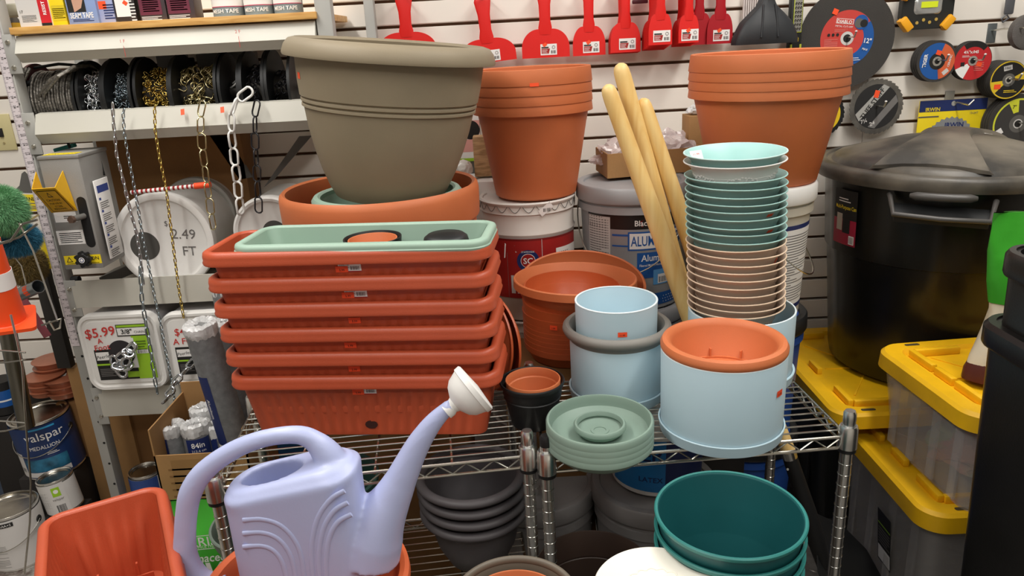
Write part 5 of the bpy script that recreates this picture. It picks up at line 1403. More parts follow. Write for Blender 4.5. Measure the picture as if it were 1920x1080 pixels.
# ---- carton of screen rolls
kz = at(275, 800, 1.72).z
c0 = Vector((at(275, 800, 1.70).x, 1.70, 0)); 
th = thing('cardboard_box', 'open printed cardboard carton holding upright rolls of aluminum screen', 'box', (c0.x, 1.70, .12))
Wc, Dc, Hc = .24, .22, kz-.12
b = M(); m_ = card
wallp(b, (0, 0, 0), (Wc, 0, 0), Hc-.075, m_); wallp(b, (Wc, 0, 0), (Wc, Dc, 0), Hc-.01, m_); wallp(b, (Wc, Dc, 0), (0, Dc, 0), Hc+.03, m_); wallp(b, (0, Dc, 0), (0, 0, 0), Hc-.0, m_)
b.add([(0, 0, .002), (Wc, 0, .002), (Wc, Dc, .002), (0, Dc, .002)], [(0, 1, 2, 3)], m_); b.build('body', th, sharp=30)
d = Decal(plane_map((0, -.0002, 0), (1, 0, 0), (0, 0, 1))); 
d.rect(.04, Hc-.2, .2, Hc-.09, P('card_print', '#9A7344', .8)); d.lines(.03, Hc-.20, .19, Hc-.10, 5, card_dk, .25); d.build('printed_panel', th)
b = M(); b.box((Wc/2, Dc/2, -.06), (Wc*.95, Dc*.95, .118), card_dk); 
sup = thing('cardboard_box', 'flat brown box underneath the open carton of screen rolls', 'box', (c0.x, 1.70, .121)); b.build('body', sup)
def roll_obj(label, top, bot, r, band=None):
    top, bot = Vector(top), Vector(bot); ax = (top-bot).normalized(); q = ax.to_track_quat('Z', 'Y').to_matrix().to_4x4(); Ln = (top-bot).length
    th = thing('screen_roll', label, 'screen roll', bot); th.matrix_world = Matrix.Translation(bot) @ q
    b = M(); b.lathe([(0, 0), (r, 0), (r, Ln), (r*.45, Ln), (r*.45, Ln-.05), (0, Ln-.05)], mesh_m, 40); b.build('body', th)
    b = M(); n = 40; rr = random.Random(int(r*1e5)+int(top.x*1000)); rings = []
    for rad, z in ((1.01, Ln-.022), (1.05, Ln-.008), (1.04, Ln+.006), (.85, Ln+.012), (.6, Ln+.010), (.42, Ln+.003), (.38, Ln-.03)):
        rings.append([Vector(((r*rad+rr.uniform(-.0015, .0015))*math.cos(2*PI*i/n), (r*rad+rr.uniform(-.0015, .0015))*math.sin(2*PI*i/n), z+rr.uniform(-.003, .003))) for i in range(n)])
    b.loft(rings, film, False, False); b.build('plastic_wrap', th, sharp=15)
    if band: band(th, r, Ln, q)
    return th
def facing(q):  # angle on the roll that faces the viewer
    v = q.to_3x3().inverted() @ Vector((0, -1, .35)); return math.degrees(math.atan2(v.y, v.x))
def bandA(th, r, Ln, q):
    a = facing(q); f = cyl_map(r, Ln, a); d = Decal(f)
    d.rect(-.018, -.20, .045, -.025, navy); d.text('84in', .012, -.042, .020, paper, .015); d.text('213.4 cm', .012, -.058, .010, paper); d.rect(-.012, -.078, .0, -.066, sticker)
    d.text('Aluminum', .014, -.115, .022, paper, .02, rot=-PI/2, it=.2); d.text('Screen', -.006, -.125, .018, paper, .015, rot=-PI/2, it=.2); d.build('label', th)
def bandB(th, r, Ln, q):
    a = facing(q)-38; d = Decal(cyl_map(r, Ln, a)); d.rect(-.012, -.33, .022, -.125, navy); d.text('Aluminum', .004, -.22, .014, paper, .01, rot=-PI/2); d.rect(-.015, -.44, .03, -.33, paper, n=8); d.bars(-.01, -.43, .02, -.38); d.lines(-.012, -.37, .02, -.34, 4, grey_ink); d.build('label', th)
def bandC(th, r, Ln, q):
    d = Decal(cyl_map(r, Ln, facing(q)-30)); d.rect(-.012, -.16, .02, -.02, navy); d.build('label', th)
yb_ = 1.78
roll_obj('screen roll in clear wrap at the front left of the carton', at(319, 800, 1.80), at(365, 1010, 1.78), .036, bandC)
roll_obj('screen roll with blue 84in Aluminum label in the middle of the carton', at(366, 798, 1.78), at(412, 1010, 1.76), .036, bandA)
roll_obj('screen roll standing at the back of the carton near the wire rack', at(380, 768, 1.86), at(425, 960, 1.84), .034, bandC)
roll_obj('screen roll at the right edge of the carton, squeezed next to the blue-labelled one', at(409, 800, 1.80), at(450, 1000, 1.79), .032, bandC)
roll_obj('longest grey screen roll leaning in front of the square chain pails', at(375, 612, 1.74), at(497, 1010, 1.80), .039, bandB)
roll_obj('grey screen roll with reddish wrap leaning behind the longest roll', at(418, 607, 1.86), at(520, 960, 1.88), .034)
roll_obj('slim roll with green striped end standing near the third shelf lip', at(409, 540, 2.02), at(548, 1180, 2.02), .020)

# ---- paint cans, far left
def paint_can(label, loc, r, h, body, rot=(0, 0, 0), dec=None, z0=0, bail=True):
    th = thing('paint_can', label, 'paint can', loc, rot)
    b = M(); b.lathe([(0, 0), (r-.002, 0), (r, .003), (r-.001, .007), (r-.002, h-.008), (r, h-.004), (r, h), (r-.004, h+.001), (r-.006, h-.004)], chrome, 64); b.build('body', th)
    b = M(); b.lathe([(r+.0002, .008), (r+.0004, .010), (r+.0004, h-.012), (r+.0002, h-.010)], body, 64, closed=True); b.build('wrap_label', th)
    b = M(); b.lathe([(0, h-.006), (r*.75, h-.006), (r*.78, h-.003), (r*.86, h-.003), (r*.88, h-.007), (r*.92, h-.007), (r*.94, h+.002), (r-.003, h+.002), (r-.003, h-.004)], P('can_lid_steel', '#B9B4AA', .25, 1.0, var=.2, vscale=12), 64); b.build('lid', th)
    if bail:
        b = M(); n = 24; pts = [Vector(((r+.004)*math.cos(PI*i/n), -(r+.008)*math.sin(PI*i/n), h*.72-.055*math.sin(PI*i/n))) for i in range(n+1)]; b.tube(pts, .0015, wire_m, 6)
        for s in (-1, 1): b.lathe([(0, .004), (.010, .003), (.012, 0), (.010, -.002)], black, 16, Matrix.Translation((s*r, 0, h*.72)) @ Matrix.Rotation(R(90*s), 4, 'Y'))
        b.build('bail_handle', th)
    if dec: d = Decal(cyl_map(r+.0006, 0, -90)); dec(d, r, h); d.build('label_print', th)
    return th
whitelab = P('can_label_white', '#D8D5D2', .5, var=.04)
def v1(d, r, h):
    d.rect(-.085, .012, .1, h-.012, P('valspar_navy', '#1D3566', .4)); d.rect(-.085, .012, .1, .03, whitelab); d.rect(-.035, .032, .1, .078, P('valspar_teal', '#2C6E8E', .4, var=.4, vscale=25))
    d.rect(-.1, .012, -.04, .10, whitelab); d.bars(-.07, .03, -.045, .045); d.rect(.01, h-.022, .09, h-.016, P('cyan_strip', '#3AA6DC', .4))
    d.text('valspar', .052, h-.045, .042, paper, .005); d.text('MEDALLION', .044, h-.085, .019, paper, width=.088); d.lines(.045, .09, .08, .10, 2, paper, .4)
c = at(98, 872, 2.02)
vz = at(98, 872, 2.27).z
paint_can('navy blue paint can lettered valspar MEDALLION standing on a dark crate', (at(93, 820, 2.27).x, 2.27, vz), .092, .205, P('valspar_navy', '#1D3566', .4), rot=(R(2), R(-3), 0), dec=v1)
b = M(); b.box((0, 0, (vz-.002)/2), (.17, .16, vz-.003), P('dark_crate', '#231F1D', .7), bev=.004); o = b.build('crate', None); o.location = (at(95, 830, 2.27).x, 2.27, 0); tag(o, 'dark crate under the navy blue paint can', 'crate')
def v2(d, r, h):
    d.rect(-.10, .1, -.035, h-.02, P('pale_yellow', '#E5DB9A', .5)); d.disc(-.075, .115, .022, ink, sy=.7); d.poly([(-.1, .02), (-.062, .02), (-.07, .06), (-.1, .075)], P('leaf_yellowgreen', '#B9B23A', .6, var=.4, vscale=40)); d.lines(-.06, .02, .02, .10, 16, grey_ink, .2); d.rect(.0, h-.03, .055, h-.016, ink); d.text('ULTRA', .015, h-.023, .011, paper); d.text('A+S', .04, h-.023, .011, paper)
c = at(42, 1036, 2.04)
paint_can('dented gallon paint can with pale label and steel lid at the lower left corner', (c.x, 2.04, .001), .084, .19, whitelab, dec=v2)
def v3(d, r, h):
    d.rect(-.05, .005, .05, h-.006, whitelab); d.lines(-.045, .03, -.005, h-.03, 14, grey_ink, .25); d.rect(.012, h*.58, .036, h*.85, lime, n=3); d.disc(.024, h*.73, .007, paper); d.text('valspar', .024, h*.5, .012, grey_ink); d.bars(.012, .012, .038, h*.32)
c = at(121, 953, 2.12)
paint_can('small white-labelled quart can with a green leaf square beside the gallon can', (c.x, 2.13, c.z-.0), .054, .118, whitelab, rot=(0, R(-6), 0), dec=v3, bail=False)
b = M(); b.box((0, 0, (c.z-.004)/2), (.11, .11, c.z-.012), P('dark_crate', '#231F1D', .7), bev=.004); o = b.build('crate', None); o.location = (c.x, 2.13, 0); tag(o, 'dark crate under the small white-labelled can', 'crate')
def v4(d, r, h): d.rect(-.06, .01, .06, h-.01, P('ink_blue2', '#35539A', .5)); d.rect(-.05, .02, .05, h*.6, whitelab)
c = at(267, 905, 2.15); paint_can('small blue and white quart can standing in the dark under the gondola', (c.x, 2.18, 0), .052, c.z+.03, whitelab, dec=v4, bail=False)
# wrapped terracotta pots far left
terr_w = P('wrapped_terracotta', '#A8654A', .3, bump=.4, bscale=30, var=.15)
base = at(90, 735, 2.36)
for i, (px, py) in enumerate(((84, 705), (118, 708), (98, 675))):
    q = at(px, py, 2.36+.06*(i == 2)); th = thing('plant_saucer', 'shrink-wrapped terracotta saucers, %s of the three bundles behind the navy can' % ['left', 'right', 'rear'][i], 'saucers', (q.x, q.y, q.z-.03))
    b = M(); r = .064
    for k in range(3): b.lathe([(0, .022*k-.03), (r*.8, .022*k-.03), (r*.9, .022*k-.012), (r, .022*k-.010), (r, .022*k-.0085), (0, .022*k-.0085)], terr_w, 48)
    b.build('body', th)
    if i == 1: 
        d = Decal(plane_map((-.02, 0, .0365), (.9, .35, 0), (-.35, .9, 0))); d.rect(-.04, -.012, .03, .012, offpaper); d.bars(-.02, -.008, .02, .008, m=grey_ink); d.build('barcode_label', th)
b = M(); zt2 = base.z-.005; b.box((0, 0, zt2/2), (.24, .12, zt2-.01), P('dark_crate', '#231F1D', .7), bev=.004); o = b.build('crate', None); o.location = (at(98, 715, 2.38).x, 2.415, 0); tag(o, 'tall dark crate under the wrapped terracotta saucers', 'crate')
# tall cardboard sheets
for lb, pxa, pya, pxb, pyb, Y in (('tall brown cardboard carton standing behind the small cans', 128, 690, 232, 930, 2.31), ):
    a = at(pxa+2, pya, Y); c2 = at(pxb, pyb, Y); x0 = at(128, 700, Y).x
    th = thing('cardboard_box', lb, 'box', (x0+.085, Y+.02, 0)); b = M(); b.box((0, 0, a.z/2), (.17, .05, a.z), card, bev=.002); b.build('body', th)
th = thing('cardboard_box', 'brown cardboard box pushed under the lowest gondola shelf', 'box', (at(262, 850, 2.4).x, 2.42, 0)); b = M(); b.box((0, 0, .2), (.40, .2, .4), card_dk, bev=.003); b.build('body', th)
# light switch
q = at(8, 248, WY); th = thing('light_switch', 'cream light switch plate on the back wall at the far left', 'switch', (q.x-.005, WY-.004, q.z)); b = M(); b.box((0, 0, 0), (.075, .006, .118), P('switch_cream', '#D9CD9A', .4), bev=.002); b.build('plate', th)
b = M(); b.box((0, -.005, 0), (.012, .008, .028), ink, bev=.001); b.build('toggle', th); b = M()
for s in (-1, 1): b.cyl((0, -.003, .035*s), (0, -.0045, .035*s), .004, brass, n=12)
b.build('screw', th)
# duster (fluffy heads)
def fluff(name, label, c, r, cols, sx=1, sz=1, n=6000, seed=1, L_=.018):
    rr = random.Random(seed); th = thing(name, label, 'duster', c)
    b = M(); 
    for k, mt in enumerate(cols):
        for i in range(n):
            z = rr.uniform(-1, 1); a = rr.uniform(0, 2*PI); s = math.sqrt(1-z*z); nn = Vector((s*math.cos(a), s*math.sin(a), z)); p = Vector((nn.x*r*sx, nn.y*r, nn.z*r*sz))
            t = nn.cross(Vector((rr.uniform(-1, 1), rr.uniform(-1, 1), rr.uniform(-1, 1)))).normalized(); l = L_*rr.uniform(.5, 1.1)
            b.add([p-t*.0008, p+t*.0008, p+nn*l+t*rr.uniform(-.012, .012)+Vector((0, 0, -.006))], [(0, 1, 2)], mt)
    bm = bmesh.new(); bmesh.ops.create_icosphere(bm, subdivisions=3, radius=r*.97); bm.verts.index_update()
    b.add([Vector((v.co.x*sx, v.co.y, v.co.z*sz)) for v in bm.verts], [[v.index for v in f.verts] for f in bm.faces], cols[0]); bm.free()
    o = b.m.build if False else b.build('fibre_head', th, recalc=False); return th
gf = P('fluff_green', '#7FB583', .8); gf2 = P('fluff_green2', '#5F9A68', .8); bf = P('fluff_blue', '#2E6C86', .8); bf2 = P('fluff_blue2', '#3E86A6', .8); yf = P('fluff_ochre', '#8A7038', .8); yf2 = P('fluff_olive', '#6A5A35', .8)
fluff('duster', 'fluffy green synthetic duster head at the left edge of the picture', at(2, 392, 1.85), .05, [gf, gf2], 1.0, 1.05, seed=2)
fluff('duster', 'fluffy blue synthetic duster head under the green one', at(30, 446, 1.95), .045, [bf, bf2], 1.1, .75, seed=3)
fluff('duster', 'dull yellow-brown duster head hanging below the blue one', at(48, 495, 2.12), .05, [yf, yf2], .9, 1.0, seed=4)
# yellow pack lettered STANLEY
q = at(48, 383, 2.12); th = thing('tool_card', 'yellow card lettered STANLEY under a black square behind the ruler post', 'tool card', (q.x, 2.14, q.z), (0, R(4), 0)); b = M(); b.box((0, 0, 0), (.075, .003, .048), yel); b.build('card', th)
d = Decal(plane_map((0, -.0016, 0), (1, 0, 0), (0, 0, 1))); d.text('STANLEY', .005, .012, .014, ink, .02); d.lines(-.02, -.002, .03, .003, 1, grey_ink); d.lines(-.02, -.018, .03, -.006, 3, grey_ink); d.build('print', th)
b = M(); z_ = .03; b.prism([(-.045, .028), (.045, .028), (.045, .036), (.0, .09), (-.008, .084), (-.02, .05)], lambda u, v, w: Vector((u, w, v)), .004, greydark); b.build('square_tool', th)
q = at(66, 480, 2.2); th = thing('tool_card', 'yellow tool card hanging behind the dusters', 'tool card', (q.x, 2.25, q.z)); b = M(); b.box((0, 0, 0), (.05, .003, .11), yel); b.build('card', th); d = Decal(plane_map((0, -.0016, 0), (1, 0, 0), (0, 0, 1))); d.rect(-.02, -.05, .0, .0, ink); d.build('print', th)
# hanging chrome tube with sticker
a_, b2_ = at(38, 552, 2.0), at(72, 537, 1.97); ax = (b2_-a_).normalized(); b = M(); q4 = ax.to_track_quat('Z', 'Y').to_matrix().to_4x4(); Ln = (b2_-a_).length; r = .0185
b.lathe([(r, 0), (r, Ln), (r*.9, Ln), (r*.9, 0)], P('galvanised_tube', '#9DA5AA', .3, .9), 32, closed=True); b.lathe([(0, Ln*.3), (r*.9, Ln*.3)], black, 24)
hw_ = [Vector((0, r, Ln*.5)), Vector((.0, r+.05, Ln*.5+.02)), Vector((.0, r+.12, Ln*.5))]; b.tube(hw_, .002, wire_m, 6)
o = b.build('steel_tube', None); o.matrix_world = Matrix.Translation(a_) @ q4; tag(o, 'short galvanised steel tube with an orange sticker hanging left of the ruler post', 'tube')
price(o, cyl_map(r, Ln*.6, math.degrees(math.atan2(*(lambda v: (v.y, v.x))(q4.to_3x3().inverted() @ Vector((0, -1, .2)))))), '', .028, .02)
b = M(); b.box((0, 0, 0), (.024, .006, .15), P('pink_red_tool', '#8E4450', .35, alpha=.9), rot=Matrix.Rotation(R(-20), 3, 'Y'), bev=.002); o = b.build('squeegee_blade', None); o.location = at(62, 590, 2.06); tag(o, 'narrow dull pink plastic strip hanging under the steel tube', 'strip')
b = M(); b.box((0, 0, 0), (.045, .03, .36), P('dark_strut', '#2A2725', .6), rot=Matrix.Rotation(R(0), 3, 'Y'), bev=.002); o = b.build('dark_post', None); o.location = at(92, 560, 2.3); o.scale = (1, 1, 1.0); o.location.z -= .06; tag(o, 'dark upright post behind the ruler post', 'post')
# traffic cone hanging on a chrome pole
cc = at(20, 530, 1.62); th = thing('traffic_cone', 'orange traffic cone with white collar at the left edge', 'traffic cone', (at(8, 600, 1.62).x, 1.62, at(8, 602, 1.62).z))
hc = at(8, 455, 1.62).z-th.location.z
b = M(); b.lathe([(.052, 0), (.044, .006), (.030, hc*.75), (.024, hc+.02), (.020, hc+.02), (.026, hc*.75), (.040, .004), (.048, 0)], orange, 48, closed=True); b.build('body', th)
b = M(); b.lathe([(.0365, hc*.48), (.0335, hc*.70), (.0325, hc*.70), (.0355, hc*.48)], paper, 48, closed=True); b.build('reflective_collar', th)
b = M(); b.loft([rring(0, 0, -.004, .062, .062, .012), rring(0, 0, .004, .062, .062, .012)], orange); b.build('base', th); th.rotation_euler = (R(10), R(4), R(30))
# pole
b = M(); b.cyl(at(10, 600, 2.12), at(50, 800, 2.12), .024, P('tarnished_pole', '#8C8A80', .3, 1.0), n=24); o = b.build('chrome_pole', None); tag(o, 'thick chrome pole under the traffic cone at the left edge', 'pole')
# wire display rack
b = M(); Yw = 1.45
def P3(px, py, y=Yw): return at(px, py, y)
b.tube([P3(-30, 465), P3(20, 452), P3(42, 420), P3(70, 412)], .0025, wire_m, 6); b.tube([P3(-20, 436), P3(3, 455), P3(36, 445), P3(70, 420)], .0022, wire_m, 6)
b.tube([P3(36, 418), P3(62, 470), P3(108, 602)], .0018, wire_m, 6); b.tube([P3(78, 610), P3(90, 606), P3(114, 598), P3(112, 615), P3(102, 619), P3(92, 602)], .0022, wire_m, 6)
b.tube([P3(20, 590), P3(32, 640), P3(42, 690), P3(46, 760), P3(52, 840), P3(58, 905), P3(56, 980), P3(46, 1075)], .0022, wire_m, 6)
for py in ((657, 658, 661), (681, 680, 675), (788, 790, 793), (812, 808, 798)): b.tube([P3(-30, py[0]), P3(10, py[1]), P3(48, py[2])], .0018, wire_m, 6)
b.tube([P3(-30, 945), P3(10, 940), P3(58, 930)], .0018, wire_m, 6)
o = b.build('wire_display_rack', None); tag(o, 'thin bent wire display rack at the far left edge', 'wire rack')
# dark goods at far left
q = at(8, 740, 2.42); th = thing('paint_can', 'dark can with a blue banded label at the far left edge', 'paint can', (q.x, 2.42, q.z-.06)); b = M(); b.lathe([(0, 0), (.045, 0), (.045, .12), (0, .122)], ink, 40); b.build('body', th); d = Decal(cyl_map(.0455, 0, -90)); d.rect(-.05, .03, .05, .09, blue); d.rect(-.05, .05, .05, .056, paper); d.build('label', th)
b = M(); b.box((0, 0, 0), (.14, .12, q.z-.065), P('dark_crate', '#231F1D', .7), bev=.004); o = b.build('crate', None); o.location = (q.x, 2.43, (q.z-.065)/2); tag(o, 'dark crate under the blue banded can at the far left', 'crate')
# green hook under STANLEY card
b = M(); b.tube([at(74, 402, 2.12), at(58, 412, 2.08), at(46, 418, 2.02), at(24, 413, 2.0)], .003, brass, 8); o = b.build('wall_hook', None); tag(o, 'bent brass hook by the green duster', 'hook')

# ============================================================ GOODS ON THE BACK WALL
def WP(px, py, off=.0): return at(px, py, WY-off)
def scraper_mesh(wb, hb, hl, m, hw=.0125, th=None):
    hw *= 1.35
    """blade wb wide, hb high; handle hl long; origin at blade bottom centre, faces -y"""
    n = 14; pts = [(-wb/2, 0), (wb/2, 0), (wb/2, hb*.35)]
    nk = hw*1.0
    for i in range(1, n+1):
        t = i/n; a = t*PI/2; pts.append((nk+(wb/2-nk)*math.cos(a)**1.0, hb*.35+(hb*.65)*math.sin(a)))
    L_ = pts[:]; L_ = pts+[(-x, y) for x, y in pts[:2:-1]]+[(-wb/2, hb*.35)]
    b = M(); b.prism(L_, lambda u, v, w: Vector((u, w, v)), .0022, m); blade = b
    h = M(); rings = []
    for z, w_, d_ in ((hb*.80, nk*.9, .003), (hb+.004, nk*1.0, .005), (hb+hl*.2, nk*.8, .007), (hb+hl*.55, nk*.85, .008), (hb+hl*.85, nk*1.15, .007), (hb+hl*.97, nk*.9, .006), (hb+hl, nk*.3, .004)):
        rings.append([Vector((w_*math.cos(a), .001+d_*math.sin(a)*.75, z)) for a in [2*PI*i/16 for i in range(16)]])
    h.loft(rings, m)
    return blade, h
def scraper(px, pyb, pyt, wpx, label, m=redm, n=1, hl=.13, lab_=True, fronty=.05, rot=0, step=.006, hw=.0125, stk=True, others='', dz=0):
    p = WP(px, pyb, fronty); q = WP(px, pyt, fronty); wb = wpx*(p.y*cp_-(p.z-EYE)*sp_)/FPX; hb = q.z-p.z
    th = thing('putty_scraper', label, 'scraper', p, (0, rot, 0))
    bl, hd = scraper_mesh(wb, hb, hl, m, hw); bl.build('blade', th, sharp=30); hn = hd.build('handle', th)
    hz = hb+hl*.93; hk = M(); hk.cyl((0, -.0062, hz), (0, -.0068, hz), .0045, black, n=14); hk.build('hang_hole', hn)
    if lab_:
        d = Decal(plane_map((wb*.06, -.0002, hb*.28), (1, 0, 0), (0, 0, 1))); s = .021
        d.rect(-s*1.25, -s*.8, s*1.25, s*.8, paper, n=1); d.poly([(-s*1.1, -s*.6), (.0, -s*.6), (s*.2, s*.15), (-s*1.1, s*.15)], redlab); d.rect(-s*1.1, s*.2, s*.0, s*.4, ink, n=1); d.lines(-s*1.0, -s*.5, -.004, s*.1, 4, paper, .3); d.bars(s*.35, -s*.6, s*1.1, -s*.15, n=8); d.disc(s*.75, s*.3, s*.25, grey_ink, r0=s*.18, n=14)
        d.build('label', th)
    if stk: price(th, plane_map((-wb*.02, -.0008, hb*.45), (1, 0, 0), (0, 0, 1)), '', .013, .010, rot=.6)
    for i in range(1, n):
        dup(th, (p.x, p.y+step*i, p.z-dz*i), 'red plastic scraper, %s from the front %s' % (ordn[i], others), skip=('label', 'price_sticker', 'hang_hole'))
    # hook
    hk = M(); z = p.z+hz; hk.box((p.x, WY-.003, z+.004), (.022, .006, .04), greyst, bev=.001); hk.cyl((p.x, WY-.004, z+.003), (p.x, WY-fronty-.03, z+.008), .0028, wire_m, n=8); hk.cyl((p.x, WY-fronty-.03, z+.008), (p.x, WY-fronty-.036, z+.022), .0028, wire_m, n=8)
    o = hk.build('wall_hook', None); tag(o, 'steel wall hook carrying the %s' % label.replace('front ', '').split(', last')[0], 'hook')
    return th
scraper(766, 108, 60, 108, 'wide red plastic scraper hanging half behind the taupe planter rim', hw=.017, stk=False, lab_=False, hl=.11)
scraper(918, 117, 72, 103, 'wide red plastic scraper hanging between planter rim and terracotta pots', hw=.017, rot=R(-4), hl=.13, stk=False)
scraper(1024, 108, 54, 89, 'red round-shouldered scraper with orange sticker above tall terracotta pots', hw=.016, n=1)
scraper(1105, 104, 49, 61, 'medium red scraper with white label, fourth along the red row', hw=.014, n=1)
scraper(1173, 98, 42, 56, 'front red scraper of the thick bunch above the high ash handle', fronty=.075, n=6, step=.010, dz=.001, others='in the bunch above the high ash handle', stk=False, hw=.013)
scraper(1238, 84, 26, 44, 'front red scraper of the bunch left of the narrow one', fronty=.15, n=9, step=.014, dz=.0022, others='in the deep bunch left of the narrow scraper', stk=False, hw=.0125)
scraper(1291, 80, 28, 38, 'front narrow red scraper of the bunch overlapping a dark red blade', fronty=.14, n=8, step=.014, dz=.0018, others='in the bunch overlapping a dark red blade', hw=.011)
scraper(1310, 84, 25, 46, 'dark red scraper blade peeking from behind the narrow red bunch', m=dkred, fronty=.04, lab_=False, stk=False)
scraper(1349, 82, 26, 48, 'dark red scraper with a taped tag, last of the red row', m=dkred, fronty=.05, hw=.014)

# black dustpans
dp = P('dustpan_black', '#2A2C2F', .5)
first = None
for i in range(4):
    p = WP(1437-3*i, 82, .12-.02*i); th = thing('dustpan', 'black plastic dustpan, %s of the four hanging on the wall' % ['front one', 'second one', 'third one', 'rear one'][i], 'dustpan', p)
    b = M(); w_ = .098; rings = []
    for z, hw_, d_ in ((0, w_, .020), (.012, w_, .024), (.035, w_*.92, .026), (.065, w_*.76, .022), (.092, w_*.48, .014), (.112, w_*.26, .01), (.132, w_*.17, .008)):
        rings.append([Vector((hw_*math.copysign(abs(math.cos(a))**.8, math.cos(a)), d_*math.sin(a), z)) for a in [2*PI*k/28 for k in range(28)]])
    b.loft(rings, dp); b.build('pan', th, sharp=50)
    if i == 0:
        b = M()
        for s in (-1, 1): b.tube([Vector((s*.018, -.010, .115)), Vector((s*.022, -.021, .07)), Vector((s*.026, -.027, .02))], .003, dp, 8)
        b.cyl((0, -.013, .135), (0, -.0155, .135), .003, black, n=10); b.build('ribs', th)
# LED work light
p = WP(1488, 83, .05); th = thing('work_light', 'black and lime stick work light with a grid of LEDs beside the dustpans', 'work light', p)
b = M(); b.box((0, 0, .07), (.040, .03, .18), P('rubber_black', '#1B1C1A', .6), bev=.006); b.build('body', th)
b = M(); b.box((.002, -.0155, .085), (.028, .003, .10), P('lime_trim', '#B9C23A', .5), bev=.001); b.box((.002, -.0172, .085), (.024, .001, .094), P('led_panel', '#8F8C84', .3)); 
for r_ in range(7):
    for c_ in range(3): b.lathe([(.003, 0), (.0035, .0012), (.0015, .0008), (0, .0002)], P('led_grey', '#6D6A64', .2, .8), 12, Matrix.Translation((.002+(c_-1)*.0078, -.018, .047+r_*.0125)) @ Matrix.Rotation(R(90), 4, 'X'))
b.build('led_panel', th)
b = M(); b.box((.002, -.016, .014), (.012, .002, .012), yel, bev=.001); b.box((-.014, -.015, -.01), (.006, .002, .02), P('lime_trim', '#B9C23A', .5)); b.box((.016, -.015, -.01), (.006, .002, .02), P('lime_trim', '#B9C23A', .5)); b.build('button', th)
# discs
def disc_thing(name, label, cat, px, py, r, thick, n, off, mat, dec, cat2=None, step=None, teeth=0, hub=True, others=''):
    p = WP(px, py, off); th = thing(name, label, cat, p)
    X = Matrix.Rotation(R(90), 4, 'X'); b = M(); hr = .011
    if teeth:
        pts = []
        for i in range(teeth):
            a0 = 2*PI*i/teeth; pts += [(r*.955*math.cos(a0), r*.955*math.sin(a0)), (r*math.cos(a0+2*PI/teeth*.12), r*math.sin(a0+2*PI/teeth*.12)), (r*.985*math.cos(a0+2*PI/teeth*.5), r*.985*math.sin(a0+2*PI/teeth*.5))]
        b.prism(pts, lambda u, v, w: Vector((u, w, v)), thick, mat)
    else: b.lathe([(hr, 0), (r, 0), (r, -thick), (hr, -thick)], mat, 80, X, closed=True)
    b.build('disc', th, sharp=30)
    if dec: d = Decal(plane_map((0, 0, 0), (1, 0, 0), (0, 0, 1))); dec(d, r); d.build('label', th)
    for i in range(1, n):
        q = dup(th, (p.x, p.y+(step or thick*1.15)*i, p.z), '%s, %s from the front %s' % (others[0], ordn[i], others[1]), skip=('label',))
    hk = M(); hk.cyl((p.x, WY-.002, p.z+.002), (p.x, WY-off-.05, p.z+.004), .0025, wire_m, n=8); hk.cyl((p.x, WY-off-.05, p.z+.004), (p.x+.002, WY-off-.057, p.z+.02), .0025, wire_m, n=8); hk.lathe([(0, .003), (.003, .002), (.004, 0), (.003, -.002), (0, -.003)], whitepl, 12, Matrix.Translation((p.x+.002, WY-off-.057, p.z+.021))); hk.box((p.x, WY-.003, p.z+.0), (.02, .006, .03), greyst, bev=.001)
    o = hk.build('wall_hook', None); tag(o, 'steel wall hook through the '+label.split(' in front')[0].split(' at the')[0].split(' behind')[0].split(' with a red')[0], 'hook')
    return th
dred = P('disc_red', '#C8423A', .5, var=.04)
def dd(d, r):
    ox, oz = -.006, .0; R_ = r*.56
    d.disc(0, 0, R_, dred, n=64); d.disc(0, 0, R_, blue, r0=R_*.62, a0=-75, a1=35, n=30); d.disc(0, 0, .021, offpaper); d.disc(0, 0, .0125, ink)
    d.rect(-R_*.45, R_*.52, R_*.2, R_*.70, paper, n=1, rot=-.12); d.rect(-R_*.43, R_*.535, R_*.18, R_*.685, dred, n=1, rot=-.12); d.text('DIABLO', -R_*.14, R_*.60, R_*.16, paper, .02, rot=-.12); d.text('METAL CUT-OFF', -R_*.15, R_*.43, R_*.09, paper, rot=-.12); d.lines(-R_*.5, R_*.25, .0, R_*.36, 3, P('pale_red', '#E58A80', .5), .3); d.lines(-R_*.85, -R_*.35, -R_*.35, R_*.02, 8, P('pale_red', '#E58A80', .5), .3)
    d.disc(R_*.48, R_*.55, R_*.26, blue); d.disc(R_*.40, R_*.52, R_*.17, greydark); d.disc(R_*.58, R_*.50, R_*.14, ink)
    for i in range(3): d.disc(-R_*.7+i*.014, R_*.15, .0045, ink)
    d.text('12"', R_*.78, -R_*.12, R_*.24, paper, .02, rot=-.15); d.text('MAX', R_*.70, -R_*.42, R_*.10, paper, .02, rot=-.3); d.lines(R_*.25, -R_*.8, R_*.55, -R_*.66, 2, paper, .3)
    d.rect(-R_*.62, R_*.86, -R_*.42, R_*1.06, sticker, n=1, rot=-.4)
disc_thing('cutoff_wheel', 'large black 12 inch abrasive wheel with a red and blue label', 'cutting wheel', 1588, 72, .153, .004, 1, .05, black_disc, dd)
